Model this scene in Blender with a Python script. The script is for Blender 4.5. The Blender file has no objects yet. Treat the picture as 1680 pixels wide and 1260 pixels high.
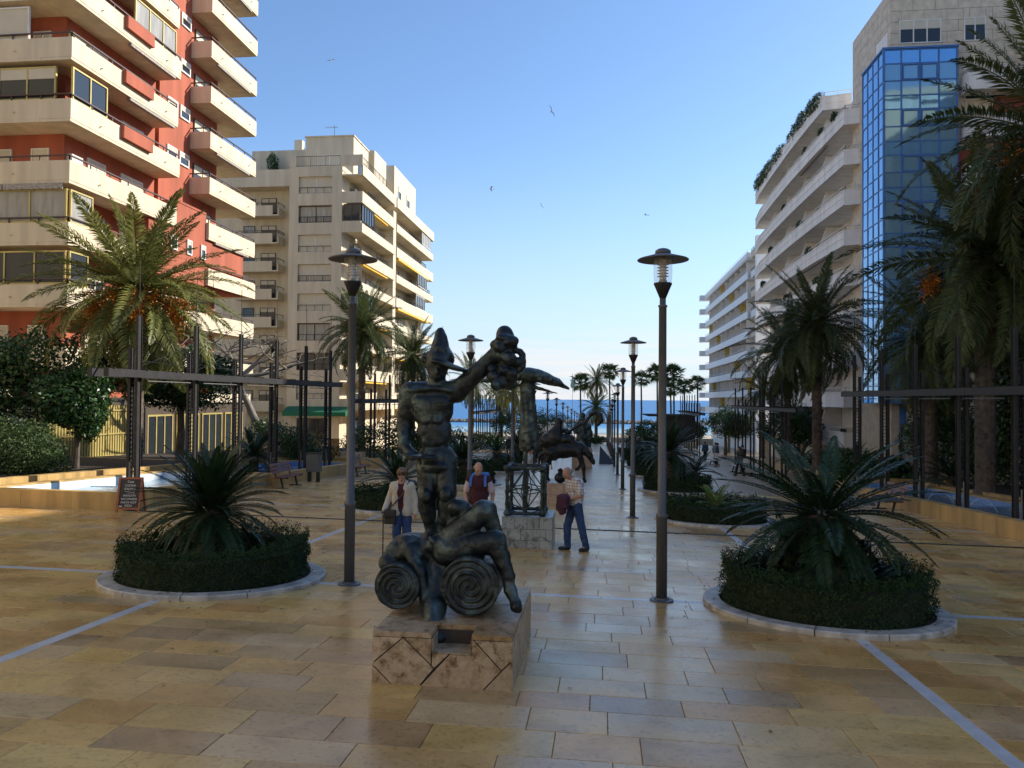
import bpy, math, random
import numpy as np
from mathutils import Vector, Matrix

random.seed(7)
rng = np.random.default_rng(7)
scene = bpy.context.scene
COL = scene.collection
R = math.radians

# ------------------------------------------------------------------ camera
cam_data = bpy.data.cameras.new("camera")
cam = bpy.data.objects.new("camera", cam_data)
COL.objects.link(cam)
FPX = 1270.0
YAW, PITCH, ROLL = math.atan(148 / FPX), math.atan(24.6 / FPX), 0.008
fwd = Vector((-math.sin(YAW) * math.cos(PITCH), math.cos(YAW) * math.cos(PITCH), math.sin(PITCH)))
r0 = Vector((math.cos(YAW), math.sin(YAW), 0))
u0 = r0.cross(fwd)
rv = r0 * math.cos(ROLL) + u0 * math.sin(ROLL)
uv = -r0 * math.sin(ROLL) + u0 * math.cos(ROLL)
cam.matrix_world = Matrix(((rv.x, uv.x, -fwd.x, 0), (rv.y, uv.y, -fwd.y, 0), (rv.z, uv.z, -fwd.z, 10), (0, 0, 0, 1)))
cam_data.sensor_width = 36
cam_data.lens = FPX / 1680 * 36
cam_data.clip_start, cam_data.clip_end = 0.1, 60000
scene.camera = cam

# ------------------------------------------------------------------ light
SUN_EL, SUN_AZ = R(30), R(60)          # azimuth measured from +Y (towards the sea) to +X
world = bpy.data.worlds.new("World")
scene.world = world
world.use_nodes = True
wn, wl = world.node_tree.nodes, world.node_tree.links
bg = wn["Background"]
sky = wn.new("ShaderNodeTexSky")
sky.sky_type = 'NISHITA'
sky.sun_disc = False
sky.sun_elevation = SUN_EL
sky.sun_rotation = SUN_AZ
sky.air_density, sky.dust_density, sky.ozone_density = 1.0, 0.4, 4.8
tc = wn.new("ShaderNodeTexCoord")
# thin streaks of cloud low over the sea
mp = wn.new("ShaderNodeMapping"); mp.inputs['Scale'].default_value = (3.0, 3.0, 38.0)
wl.new(tc.outputs['Generated'], mp.inputs['Vector'])
nz = wn.new("ShaderNodeTexNoise"); nz.inputs['Scale'].default_value = 2.2; nz.inputs['Detail'].default_value = 5
wl.new(mp.outputs['Vector'], nz.inputs['Vector'])
cr = wn.new("ShaderNodeValToRGB"); cr.color_ramp.elements[0].position = .42; cr.color_ramp.elements[1].position = .66
wl.new(nz.outputs['Fac'], cr.inputs['Fac'])
sp = wn.new("ShaderNodeSeparateXYZ"); wl.new(tc.outputs['Generated'], sp.inputs['Vector'])
band = wn.new("ShaderNodeMapRange"); band.interpolation_type = 'SMOOTHSTEP'
band.inputs['From Min'].default_value = 0.11; band.inputs['From Max'].default_value = 0.03
wl.new(sp.outputs['Z'], band.inputs['Value'])
mul = wn.new("ShaderNodeMath"); mul.operation = 'MULTIPLY'
wl.new(cr.outputs['Color'], mul.inputs[0]); wl.new(band.outputs['Result'], mul.inputs[1])
mul2 = wn.new("ShaderNodeMath"); mul2.operation = 'MULTIPLY'; mul2.inputs[1].default_value = .7
wl.new(mul.outputs[0], mul2.inputs[0])
mx = wn.new("ShaderNodeMix"); mx.data_type = 'RGBA'
wl.new(mul2.outputs[0], mx.inputs['Factor']); wl.new(sky.outputs['Color'], mx.inputs[6])
mx.inputs[7].default_value = (4.6, 4.3, 4.2, 1)
# pale sea haze whitening the sky towards the horizon, the same all round
hz = wn.new("ShaderNodeMapRange"); hz.interpolation_type = 'SMOOTHERSTEP'
hz.inputs['From Min'].default_value = 0.37; hz.inputs['From Max'].default_value = -0.10
hz.inputs['To Max'].default_value = .9
wl.new(sp.outputs['Z'], hz.inputs['Value'])
mh = wn.new("ShaderNodeMix"); mh.data_type = 'RGBA'
wl.new(hz.outputs['Result'], mh.inputs['Factor']); wl.new(sky.outputs['Color'], mh.inputs[6])
mh.inputs[7].default_value = (3.05, 3.65, 4.35, 1)
wl.new(mh.outputs[2], mx.inputs[6])
wl.new(mx.outputs[2], bg.inputs['Color'])
bg.inputs['Strength'].default_value = 0.087

sun_d = bpy.data.lights.new("sun", 'SUN')
sun_d.energy, sun_d.angle, sun_d.color = 2.9, R(0.53), (1.0, 0.93, 0.81)
sun = bpy.data.objects.new("sun", sun_d)
COL.objects.link(sun)
to_sun = Vector((math.sin(SUN_AZ) * math.cos(SUN_EL), math.cos(SUN_AZ) * math.cos(SUN_EL), math.sin(SUN_EL)))
sun.rotation_euler = to_sun.to_track_quat('Z', 'Y').to_euler()
sun.location = (0, 0, 80)

scene.view_settings.view_transform = 'Standard'
scene.view_settings.look = 'None'
scene.view_settings.exposure = 1.33
scene.view_settings.gamma = 1.0
scene.view_settings.use_curve_mapping = False
scene.render.engine = 'CYCLES'
scene.cycles.max_bounces = 6
scene.cycles.caustics_reflective = False
scene.cycles.caustics_refractive = False


# ------------------------------------------------------------------ helpers
def ground(x, y):
    return 7.6 - 0.04 * max(y, -10) - 0.01444 * min(max(x, -30), 25)


WORLD = {}


def origin(o):
    return WORLD.get(o.name, Vector((0, 0, 0)))


def thing(name, label, cat, loc, group=None, rotz=0):
    o = bpy.data.objects.new(name, None)
    COL.objects.link(o)
    o.location = loc
    o.rotation_euler = (0, 0, rotz)
    o.empty_display_size = .2
    WORLD[o.name] = Vector(loc)
    o["label"], o["category"] = label, cat
    if group:
        o["group"] = group
    return o


def tag(o, label, cat, group=None):
    o["label"], o["category"] = label, cat
    if group:
        o["group"] = group
    return o


def structure(o, label=None):
    o["kind"] = "structure"
    if label:
        o["label"] = label
    return o


def link(name, mesh, parent=None, loc=(0, 0, 0), rot=(0, 0, 0), scale=(1, 1, 1)):
    """Link a mesh; loc is in the parent's frame."""
    o = bpy.data.objects.new(name, mesh)
    COL.objects.link(o)
    if parent is not None:
        o.parent = parent
    o.location, o.rotation_euler, o.scale = loc, rot, scale
    WORLD[o.name] = (origin(parent) if parent is not None else Vector((0, 0, 0))) + Vector(loc)
    return o


class MB:
    def __init__(s):
        s.v, s.f = [], []

    def add(s, vs, fs):
        n = len(s.v)
        s.v += [tuple(p) for p in vs]
        s.f += [tuple(i + n for i in f) for f in fs]
        return s

    def box(s, lo, hi):
        (a, b, c), (d, e, f) = lo, hi
        return s.add([(a, b, c), (d, b, c), (d, e, c), (a, e, c), (a, b, f), (d, b, f), (d, e, f), (a, e, f)],
                     [(0, 3, 2, 1), (4, 5, 6, 7), (0, 1, 5, 4), (1, 2, 6, 5), (2, 3, 7, 6), (3, 0, 4, 7)])

    def bar(s, p, q, w, h=None):
        """rectangular bar from p to q, w across, h the other way"""
        h = h or w
        p, q = Vector(p), Vector(q)
        d = (q - p).normalized()
        up = Vector((0, 0, 1)) if abs(d.z) < .95 else Vector((0, 1, 0))
        a = d.cross(up).normalized() * (w / 2)
        b = a.cross(d).normalized() * (h / 2)
        vs = [p - a - b, p + a - b, p + a + b, p - a + b, q - a - b, q + a - b, q + a + b, q - a + b]
        return s.add(vs, [(0, 1, 2, 3), (7, 6, 5, 4), (0, 4, 5, 1), (1, 5, 6, 2), (2, 6, 7, 3), (3, 7, 4, 0)])

    def tube(s, pts, rad, n=8, cap=True):
        pts = [Vector(p) for p in pts]
        if not hasattr(rad, '__len__'):
            rad = [rad] * len(pts)
        vs, fs = [], []
        prev = None
        for i, p in enumerate(pts):
            d = (pts[min(i + 1, len(pts) - 1)] - pts[max(i - 1, 0)]).normalized()
            if prev is None:
                up = Vector((0, 0, 1)) if abs(d.z) < .9 else Vector((1, 0, 0))
                a = d.cross(up).normalized()
            else:
                a = (prev - d * prev.dot(d)).normalized()
            prev = a
            b = d.cross(a)
            for k in range(n):
                t = 2 * math.pi * k / n
                vs.append(p + (a * math.cos(t) + b * math.sin(t)) * rad[i])
        for i in range(len(pts) - 1):
            for k in range(n):
                k2 = (k + 1) % n
                fs.append((i * n + k, i * n + k2, (i + 1) * n + k2, (i + 1) * n + k))
        if cap:
            fs.append(tuple(range(n - 1, -1, -1)))
            fs.append(tuple(range((len(pts) - 1) * n, len(pts) * n)))
        return s.add(vs, fs)

    def lathe(s, prof, n=24, c=(0, 0, 0)):
        """prof: (r, z) from bottom to top; open ends are closed when r > 0"""
        vs, fs = [], []
        for r, z in prof:
            for k in range(n):
                t = 2 * math.pi * k / n
                vs.append((c[0] + r * math.cos(t), c[1] + r * math.sin(t), c[2] + z))
        for i in range(len(prof) - 1):
            for k in range(n):
                k2 = (k + 1) % n
                fs.append((i * n + k, i * n + k2, (i + 1) * n + k2, (i + 1) * n + k))
        fs.append(tuple(range(n - 1, -1, -1)))
        fs.append(tuple(range((len(prof) - 1) * n, len(prof) * n)))
        return s.add(vs, fs)

    def prism(s, poly, f0, f1):
        """poly: list of 2-D points (counter-clockwise); f0/f1 map a 2-D point to the two end faces"""
        n = len(poly)
        vs = [f0(p) for p in poly] + [f1(p) for p in poly]
        fs = [tuple(range(n - 1, -1, -1)), tuple(range(n, 2 * n))]
        fs += [(i, (i + 1) % n, n + (i + 1) % n, n + i) for i in range(n)]
        return s.add(vs, fs)

    def mesh(s, name, mat, off=(0, 0, 0), smooth=False):
        me = bpy.data.meshes.new(name)
        ox, oy, oz = off
        me.from_pydata([(x - ox, y - oy, z - oz) for x, y, z in s.v], [], s.f)
        if mat is not None:
            me.materials.append(mat)
        if smooth:
            me.polygons.foreach_set('use_smooth', [True] * len(me.polygons))
        me.update()
        return me

    def build(s, name, mat, parent=None, smooth=False, kind=None):
        """verts are world coordinates; the parents carry no rotation"""
        me = s.mesh(name, mat, origin(parent) if parent is not None else (0, 0, 0), smooth)
        o = link(name, me, parent)
        if kind:
            o["kind"] = kind
        return o


UNIT = {}


def bx(name, mat, parent, lo, hi):
    """a box piece: unit cube shared per material, placed in world coordinates"""
    if mat.name not in UNIT:
        UNIT[mat.name] = MB().box((-.5, -.5, -.5), (.5, .5, .5)).mesh("box_" + mat.name, mat)
    c = Vector([(a + b) / 2 for a, b in zip(lo, hi)])
    off = origin(parent) if parent is not None else Vector((0, 0, 0))
    return link(name, UNIT[mat.name], parent, c - off, (0, 0, 0), [abs(b - a) for a, b in zip(lo, hi)])


def copy_tree(o, loc=None, rotz=None, label=None, parent=None):
    c = o.copy()
    COL.objects.link(c)
    c.parent = parent
    if loc is not None:
        c.location = loc
        WORLD[c.name] = Vector(loc)
    if rotz is not None:
        c.rotation_euler = (0, 0, rotz)
    if label:
        c["label"] = label
    for ch in list(o.children):
        copy_tree(ch, parent=c)
    return c


# ------------------------------------------------------------------ materials
def nt(name):
    m = bpy.data.materials.new(name)
    m.use_nodes = True
    n, l = m.node_tree.nodes, m.node_tree.links
    return m, n, l, n['Principled BSDF']


def pos_noise(n, l, scale, detail=4, vec=None):
    t = n.new('ShaderNodeTexNoise')
    t.inputs['Scale'].default_value = scale
    t.inputs['Detail'].default_value = detail
    if vec is None:
        g = n.new('ShaderNodeNewGeometry')
        vec = g.outputs['Position']
    l.new(vec, t.inputs['Vector'])
    return t


def ramp(n, l, fac, stops):
    r = n.new('ShaderNodeValToRGB')
    e = r.color_ramp.elements
    while len(e) < len(stops):
        e.new(.5)
    for i, (p, c) in enumerate(stops):
        e[i].position = p
        e[i].color = (*c, 1)
    l.new(fac, r.inputs['Fac'])
    return r


def sc(c, k):
    return tuple(min(1, x * k) for x in c)


def M(name, col, rough=.6, metal=0., var=.12, vs=1.5, bump=0., bs=40, spec=.5, streak=False):
    m, n, l, p = nt(name)
    g = n.new('ShaderNodeNewGeometry')
    vec = g.outputs['Position']
    if streak:
        mp_ = n.new('ShaderNodeMapping')
        mp_.inputs['Scale'].default_value = (1, 1, .12)
        l.new(vec, mp_.inputs['Vector'])
        vec = mp_.outputs['Vector']
    t = pos_noise(n, l, vs, 6, vec)
    r = ramp(n, l, t.outputs['Fac'], [(.3, sc(col, 1 - var)), (.7, sc(col, 1 + var))])
    l.new(r.outputs['Color'], p.inputs['Base Color'])
    p.inputs['Roughness'].default_value = rough
    p.inputs['Metallic'].default_value = metal
    p.inputs['Specular IOR Level'].default_value = spec
    if bump:
        t2 = pos_noise(n, l, bs, 3)
        b = n.new('ShaderNodeBump')
        b.inputs['Strength'].default_value = bump
        b.inputs['Distance'].default_value = .02
        l.new(t2.outputs['Fac'], b.inputs['Height'])
        l.new(b.outputs['Normal'], p.inputs['Normal'])
    return m


def leafmat(name, a, b, c, rough=.5, trans=.25):
    """foliage: each leaf (mesh island) takes its own green"""
    m, n, l, p = nt(name)
    g = n.new('ShaderNodeNewGeometry')
    oi = n.new('ShaderNodeObjectInfo')
    ad = n.new('ShaderNodeMath'); ad.operation = 'ADD'
    l.new(g.outputs['Random Per Island'], ad.inputs[0]); l.new(oi.outputs['Random'], ad.inputs[1])
    fr = n.new('ShaderNodeMath'); fr.operation = 'FRACT'
    l.new(ad.outputs[0], fr.inputs[0])
    r = ramp(n, l, fr.outputs[0], [(0, a), (.55, b), (1, c)])
    l.new(r.outputs['Color'], p.inputs['Base Color'])
    p.inputs['Roughness'].default_value = rough
    p.inputs['Specular IOR Level'].default_value = .28
    if trans:
        tr = n.new('ShaderNodeBsdfTranslucent')
        l.new(r.outputs['Color'], tr.inputs['Color'])
        ms = n.new('ShaderNodeMixShader'); ms.inputs['Fac'].default_value = trans
        l.new(p.outputs[0], ms.inputs[1]); l.new(tr.outputs[0], ms.inputs[2])
        l.new(ms.outputs[0], n['Material Output'].inputs['Surface'])
    return m


def glassmat(name, col, rough=.05, metal=0., spec=.6):
    m, n, l, p = nt(name)
    p.inputs['Base Color'].default_value = (*col, 1)
    p.inputs['Roughness'].default_value = rough
    p.inputs['Metallic'].default_value = metal
    p.inputs['Specular IOR Level'].default_value = spec
    t = pos_noise(n, l, .7, 2)
    b = n.new('ShaderNodeBump'); b.inputs['Strength'].default_value = .03; b.inputs['Distance'].default_value = .2
    l.new(t.outputs['Fac'], b.inputs['Height']); l.new(b.outputs['Normal'], p.inputs['Normal'])
    return m


def slabmat(name, stops, rough=.24, joint=None):
    m, n, l, p = nt(name)
    g = n.new('ShaderNodeNewGeometry')
    oi = n.new('ShaderNodeObjectInfo')
    ad = n.new('ShaderNodeMath'); ad.operation = 'ADD'
    l.new(g.outputs['Random Per Island'], ad.inputs[0]); l.new(oi.outputs['Random'], ad.inputs[1])
    fr = n.new('ShaderNodeMath'); fr.operation = 'FRACT'; l.new(ad.outputs[0], fr.inputs[0])
    base = ramp(n, l, fr.outputs[0], stops)
    base.color_ramp.interpolation = 'LINEAR'
    # veins: distorted noise, offset per slab
    mp_ = n.new('ShaderNodeMapping'); mp_.inputs['Scale'].default_value = (.8, 1.15, 1)
    cmb = n.new('ShaderNodeCombineXYZ')
    mm = n.new('ShaderNodeMath'); mm.operation = 'MULTIPLY'; mm.inputs[1].default_value = 37
    l.new(fr.outputs[0], mm.inputs[0]); l.new(mm.outputs[0], cmb.inputs[2]); l.new(mm.outputs[0], cmb.inputs[0])
    va = n.new('ShaderNodeVectorMath'); va.operation = 'ADD'
    l.new(g.outputs['Position'], va.inputs[0]); l.new(cmb.outputs[0], va.inputs[1])
    l.new(va.outputs[0], mp_.inputs['Vector'])
    t = n.new('ShaderNodeTexNoise'); t.inputs['Scale'].default_value = 1.5; t.inputs['Detail'].default_value = 9
    t.inputs['Roughness'].default_value = .6; t.inputs['Distortion'].default_value = .7
    l.new(mp_.outputs['Vector'], t.inputs['Vector'])
    vein = ramp(n, l, t.outputs['Fac'], [(.28, (.70, .66, .62)), (.44, (.92, .90, .87)), (.55, (1.06, 1.03, .98)), (.72, (.90, .85, .76))])
    mxx = n.new('ShaderNodeMix'); mxx.data_type = 'RGBA'; mxx.blend_type = 'MULTIPLY'; mxx.inputs['Factor'].default_value = 1
    l.new(base.outputs['Color'], mxx.inputs[6]); l.new(vein.outputs['Color'], mxx.inputs[7])
    # fine specks and soiling
    t3 = pos_noise(n, l, 22, 6)
    spk = ramp(n, l, t3.outputs['Fac'], [(.33, (.62, .6, .58)), (.46, (1, 1, 1))])
    mx3 = n.new('ShaderNodeMix'); mx3.data_type = 'RGBA'; mx3.blend_type = 'MULTIPLY'; mx3.inputs['Factor'].default_value = .7
    l.new(mxx.outputs[2], mx3.inputs[6]); l.new(spk.outputs['Color'], mx3.inputs[7])
    # dried spots of gum and old soiling scattered over the stone
    vo = n.new('ShaderNodeTexVoronoi'); vo.inputs['Scale'].default_value = 1.7
    l.new(g.outputs['Position'], vo.inputs['Vector'])
    gs = ramp(n, l, vo.outputs['Distance'], [(.022, (.45, .42, .40)), (.034, (1, 1, 1))])
    t6 = pos_noise(n, l, .55, 6)
    so = ramp(n, l, t6.outputs['Fac'], [(.36, (.74, .72, .70)), (.52, (1, 1, 1))])
    m4 = n.new('ShaderNodeMix'); m4.data_type = 'RGBA'; m4.blend_type = 'MULTIPLY'; m4.inputs['Factor'].default_value = 1
    l.new(mx3.outputs[2], m4.inputs[6]); l.new(gs.outputs['Color'], m4.inputs[7])
    m5 = n.new('ShaderNodeMix'); m5.data_type = 'RGBA'; m5.blend_type = 'MULTIPLY'; m5.inputs['Factor'].default_value = .8
    l.new(m4.outputs[2], m5.inputs[6]); l.new(so.outputs['Color'], m5.inputs[7])
    l.new(m5.outputs[2], p.inputs['Base Color'])
    t2 = pos_noise(n, l, 1.1, 5)
    rr = n.new('ShaderNodeMapRange'); rr.inputs['From Min'].default_value = .35; rr.inputs['From Max'].default_value = .65
    rr.inputs['To Min'].default_value = rough - .07; rr.inputs['To Max'].default_value = rough + .13
    l.new(t2.outputs['Fac'], rr.inputs['Value']); l.new(rr.outputs['Result'], p.inputs['Roughness'])
    t4 = pos_noise(n, l, 9, 5)
    b = n.new('ShaderNodeBump'); b.inputs['Strength'].default_value = .05; b.inputs['Distance'].default_value = .01
    l.new(t4.outputs['Fac'], b.inputs['Height']); l.new(b.outputs['Normal'], p.inputs['Normal'])
    return m


SAND = [(p_, tuple(q * .78 + m_ * .22 for q, m_ in zip((min(.66, c_[0] * 1.74), min(.48, c_[1] * 1.54), c_[2] * 1.18), (.58, .38, .155)))) for p_, c_ in [(0, (.30, .17, .065)), (.18, (.40, .25, .10)), (.36, (.46, .31, .15)), (.5, (.38, .25, .12)), (.62, (.44, .27, .10)),
        (.74, (.26, .18, .115)), (.84, (.50, .38, .22)), (.93, (.20, .145, .10)), (1, (.42, .29, .15))]]
m_slab = slabmat("sandstone_paving", SAND, .26)
m_grout = M("grout", (.22, .16, .09), .8, var=.3, vs=6)
m_marble = M("white_marble_strip", (.50, .50, .50), .3, var=.12, vs=5)
m_kerb = M("pale_kerb_stone", (.42, .39, .34), .5, var=.42, vs=5, bump=.2)
m_yellow = M("yellow_sandstone", (.46, .30, .11), .5, var=.32, vs=3, bump=.1, bs=25, streak=True)
m_coping = M("stone_coping", (.42, .36, .26), .5, var=.25, vs=4, bump=.1)
m_red = M("red_render", (.38, .10, .052), .85, var=.20, vs=1.1, streak=True)
m_cream = M("cream_render", (.66, .55, .39), .8, var=.14, vs=1.6, streak=True)
m_cream2 = M("pale_cream_render", (.61, .53, .39), .8, var=.14, vs=1.4, streak=True)
m_beige = M("beige_stone", (.60, .50, .37), .6, var=.16, vs=2.5, bump=.1)
m_white = M("white_render", (.80, .77, .72), .7, var=.13, vs=1.5, streak=True)
m_whiteblue = M("white_paint_panel", (.74, .76, .78), .5, var=.05)
m_rail = M("brown_handrail", (.08, .045, .04), .5)
m_dark = M("dark_steel", (.024, .023, .024), .6, metal=.0, var=.25, vs=4, spec=.3)
m_rod = M("galvanised_rod", (.18, .18, .18), .4, metal=.7)
m_lamp = M("grey_lamp_paint", (.085, .088, .095), .42, var=.12, vs=6)
m_yframe = M("yellow_anodised_frame", (.50, .40, .14), .4, metal=.3)
m_wframe = M("white_frame", (.70, .68, .62), .5)
m_bframe = M("bronze_frame", (.07, .05, .035), .5)
m_shutter = M("roller_shutter", (.60, .53, .40), .6, var=.05)
m_glass = glassmat("dark_window_glass", (.025, .03, .035))
m_curtain = M("curtained_glass", (.34, .32, .28), .25, var=.25, vs=5, streak=True)
m_blue = glassmat("blue_mirror_glass", (.22, .46, .74), .04, .75)
m_blue2 = glassmat("grey_reflection_glass", (.24, .42, .54), .06, .6)  # front panes tinted greyer to paint in their duller reflection
m_blueframe = M("blue_metal_frame", (.07, .17, .40), .4, metal=.2)
m_yawn = M("yellow_awning_cloth", (.75, .45, .04), .8)
m_stripe = M("striped_awning_cloth", (.35, .31, .27), .8, var=.4, vs=12)
m_green = M("green_awning_cloth", (.01, .14, .07), .8)
m_terra = M("brick_red_wall", (.26, .06, .04), .8)
m_soil = M("dark_soil", (.04, .028, .02), .95, var=.4, vs=8, bump=.5)
m_wood = M("red_brown_wood", (.16, .055, .035), .5, var=.3, vs=8, streak=True)
m_pool = M("pale_pool_tile", (.62, .70, .78), .3, var=.08, vs=3)
m_bluepool = M("blue_pool_tile", (.14, .28, .55), .3, var=.15, vs=6)
# ------------------------------------------------------------------ ground, paving, sea
def sheet(name, xs, ys, f, mat):
    mb = MB()
    nx, ny = len(xs), len(ys)
    vs = [(x, y, f(x, y)) for y in ys for x in xs]
    fs = [(j * nx + i, j * nx + i + 1, (j + 1) * nx + i + 1, (j + 1) * nx + i) for j in range(ny - 1) for i in range(nx - 1)]
    return structure(mb.add(vs, fs).build(name, mat))


def farpave():
    m, n, l, p = nt("distant_paving")
    g = n.new('ShaderNodeNewGeometry')
    br = n.new('ShaderNodeTexBrick')
    br.inputs['Scale'].default_value = 1.0
    br.inputs['Brick Width'].default_value = .85
    br.inputs['Row Height'].default_value = .47
    br.inputs['Mortar Size'].default_value = .006
    br.inputs['Color1'].default_value = (.45, .31, .16, 1)
    br.inputs['Color2'].default_value = (.33, .22, .12, 1)
    br.inputs['Mortar'].default_value = (.16, .12, .08, 1)
    l.new(g.outputs['Position'], br.inputs['Vector'])
    l.new(br.outputs['Color'], p.inputs['Base Color'])
    p.inputs['Roughness'].default_value = .28
    return m


plaza = sheet("plaza_ground", [-700, -60, -30, 25, 60, 700], [-90, -10, 168.4], lambda x, y: ground(x, y) - .014, farpave())
plaza["label"] = "pale sandstone plaza sloping down to the sea"
m_sand = M("beach_sand", (.42, .35, .25), .9, var=.12, vs=.3)
sheet("beach", [-700, 0, 700], [168.4, 172, 262], lambda x, y: {168.4: .55, 172: .4, 262: -.4}[y], m_sand)
mb = MB().box((-700, 168.0, -1), (700, 168.4, 1.9))
structure(mb.build("sea_wall", m_coping))

m, n, l, p = nt("sea_water")
p.inputs['Roughness'].default_value = .45
p.inputs['Specular IOR Level'].default_value = .22
t = pos_noise(n, l, .10, 8)
b = n.new('ShaderNodeBump'); b.inputs['Strength'].default_value = .6; b.inputs['Distance'].default_value = 2.0
l.new(t.outputs['Fac'], b.inputs['Height']); l.new(b.outputs['Normal'], p.inputs['Normal'])
g = n.new('ShaderNodeNewGeometry'); s2 = n.new('ShaderNodeSeparateXYZ'); l.new(g.outputs['Position'], s2.inputs[0])
mr = n.new('ShaderNodeMapRange'); mr.inputs['From Min'].default_value = 255; mr.inputs['From Max'].default_value = 360
l.new(s2.outputs['Y'], mr.inputs['Value'])
rr = ramp(n, l, mr.outputs['Result'], [(0, (.30, .42, .46)), (.3, (.08, .24, .42)), (1, (.045, .165, .35))])
l.new(rr.outputs['Color'], p.inputs['Base Color'])
sheet("sea", [-30000, -600, 600, 30000], [230, 700, 45000], lambda x, y: 0.0, m)

# breakwater of rocks in front of the beach
m_rock = M("breakwater_rock", (.26, .20, .15), .9, var=.4, vs=.6, bump=.4, bs=3)
bw = thing("breakwater", "low brown rock breakwater lying in the sea beyond the lamps", "breakwater", (10, 325, 0))
ico = None


def rock_mesh(k):
    r = random.Random(k)
    mb = MB()
    rings = [(.0, -.6), (.75, -.5), (1.0, 0), (.7, .55), (.0, .75)]
    n_ = 7
    vs = []
    for rr_, z in rings:
        for i in range(n_):
            a = 2 * math.pi * i / n_ + .3 * z
            q = rr_ * r.uniform(.75, 1.15)
            vs.append((q * math.cos(a), q * math.sin(a), z * r.uniform(.8, 1.15)))
    fs = [(j * n_ + i, j * n_ + (i + 1) % n_, (j + 1) * n_ + (i + 1) % n_, (j + 1) * n_ + i) for j in range(4) for i in range(n_)]
    return mb.add(vs, fs)


rocks = [rock_mesh(k).mesh("rock", m_rock) for k in range(4)]
for i in range(120):
    x = -75 + i * 1.3
    for row in range(2):
        s = random.uniform(.9, 1.6)
        link("rock", rocks[(i + row) % 4], bw, (x - 10 + random.uniform(-.4, .4), row * 1.6 + random.uniform(-.4, .4), .35 + row * .25),
             (random.uniform(-.3, .3), random.uniform(-.3, .3), random.uniform(0, 6)), (s, s, s * .9))

# paving slabs -------------------------------------------------------------
def slab_verts(x0, x1, y0, y1, gap=.0022, lift=0.0):
    x0 += gap; x1 -= gap; y0 += gap; y1 -= gap
    b_ = .004
    top = [(x0 + b_, y0 + b_), (x1 - b_, y0 + b_), (x1 - b_, y1 - b_), (x0 + b_, y1 - b_)]
    bot = [(x0, y0), (x1, y0), (x1, y1), (x0, y1)]
    vs = [(x, y, ground(x, y) - .013) for x, y in bot] + [(x, y, ground(x, y) - .005 + lift) for x, y in bot] + [(x, y, ground(x, y) + lift) for x, y in top]
    fs = [(0, 1, 5, 4), (1, 2, 6, 5), (2, 3, 7, 6), (3, 0, 4, 7), (4, 5, 9, 8), (5, 6, 10, 9), (6, 7, 11, 10), (7, 4, 8, 11), (8, 9, 10, 11)]
    return vs, fs


bedding = sheet("paving_bed", [-30, 25], [-4, 32.5], lambda x, y: ground(x, y) - .009, m_grout)
PX0, PX1 = -5.85, 3.08             # lines of planters; marble strips run along them
SW = .075
xsegs = [(-26.0, PX0 - SW), (PX0 + SW, PX1 - SW), (PX1 + SW, 16.0)]
ysegs = [(-3.5, .70 - SW), (.70 + SW, 11.3 - SW), (11.3 + SW, 21.9 - SW), (21.9 + SW, 32.4)]
slabs = []
rs = random.Random(11)
for (y0, y1) in ysegs:
    y = y0
    while y < y1 - .05:
        d = rs.uniform(.40, .54)
        ye = y + d if y + d < y1 - .22 else y1
        for (x0, x1) in xsegs:
            x = x0
            first = True
            while x < x1 - .02:
                w = rs.uniform(.62, 1.08) * (rs.uniform(.4, .9) if first else 1)
                first = False
                xe = x + w if x + w < x1 - .3 else x1
                slabs.append((x, xe, y, ye))
                x = xe
        y = ye
vis, rest = [], []
f2, r2 = Vector((fwd.x, fwd.y)).normalized(), Vector((r0.x, r0.y))
for s in slabs:
    cx, cy = (s[0] + s[1]) / 2, (s[2] + s[3]) / 2
    dd = cx * f2.x + cy * f2.y
    ll = cx * r2.x + cy * r2.y
    hid = any(math.hypot(cx - px, cy - 11.3) < 1.3 for px in (PX0, PX1)) or (-2.1 < cx < -.85 and 7.2 < cy < 9)
    if dd > 4.4 and abs(ll) < dd * .68 + .3 and not hid:
        vis.append((dd, s))
    else:
        rest.append(s)
vis.sort()
near = [s for _, s in vis[:300]]
rest += [s for _, s in vis[300:]]
pv = thing("paving", "honey and grey sandstone paving slabs laid in rows", "paving", (0, 0, 7.6))
del pv["category"]
pv["kind"] = "structure"
for s in near:
    mb = MB().add(*slab_verts(*s, lift=rs.uniform(-.0012, .0012)))
    mb.build("paving_slab", m_slab, pv)
mb = MB()
for s in rest:
    mb.add(*slab_verts(*s, lift=rs.uniform(-.001, .001)))
mb.build("paving_slab_field", m_slab, pv, kind="stuff")

# marble strips, in lengths
ms = thing("marble_strip", "narrow pale marble strips set into the paving", "strip", (0, 0, 7.6))
del ms["category"]
ms["kind"] = "structure"
for px in (PX0, PX1):
    y = -3.0
    while y < 140:
        ln = .9 if y < 32.4 else 6
        lift = 0 if y < 32.4 else -.006
        MB().add(*slab_verts(px - SW, px + SW, y, y + ln, .002, lift)).build("strip_stone", m_marble, ms)
        y += ln
for k in range(-1, 4):
    yc = 11.3 + 10.6 * (k - 0) if k >= 0 else .70
    x = -24.0
    while x < 15:
        skip = any(abs(x + .6 - px) < .7 for px in (PX0, PX1))
        if not skip and yc < 33:
            a_, b_ = x, x + 1.2
            MB().add(*slab_verts(a_, b_, yc - SW, yc + SW, .002, 0 if yc < 32 else -.006)).build("strip_stone", m_marble, ms)
        x += 1.2
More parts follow.
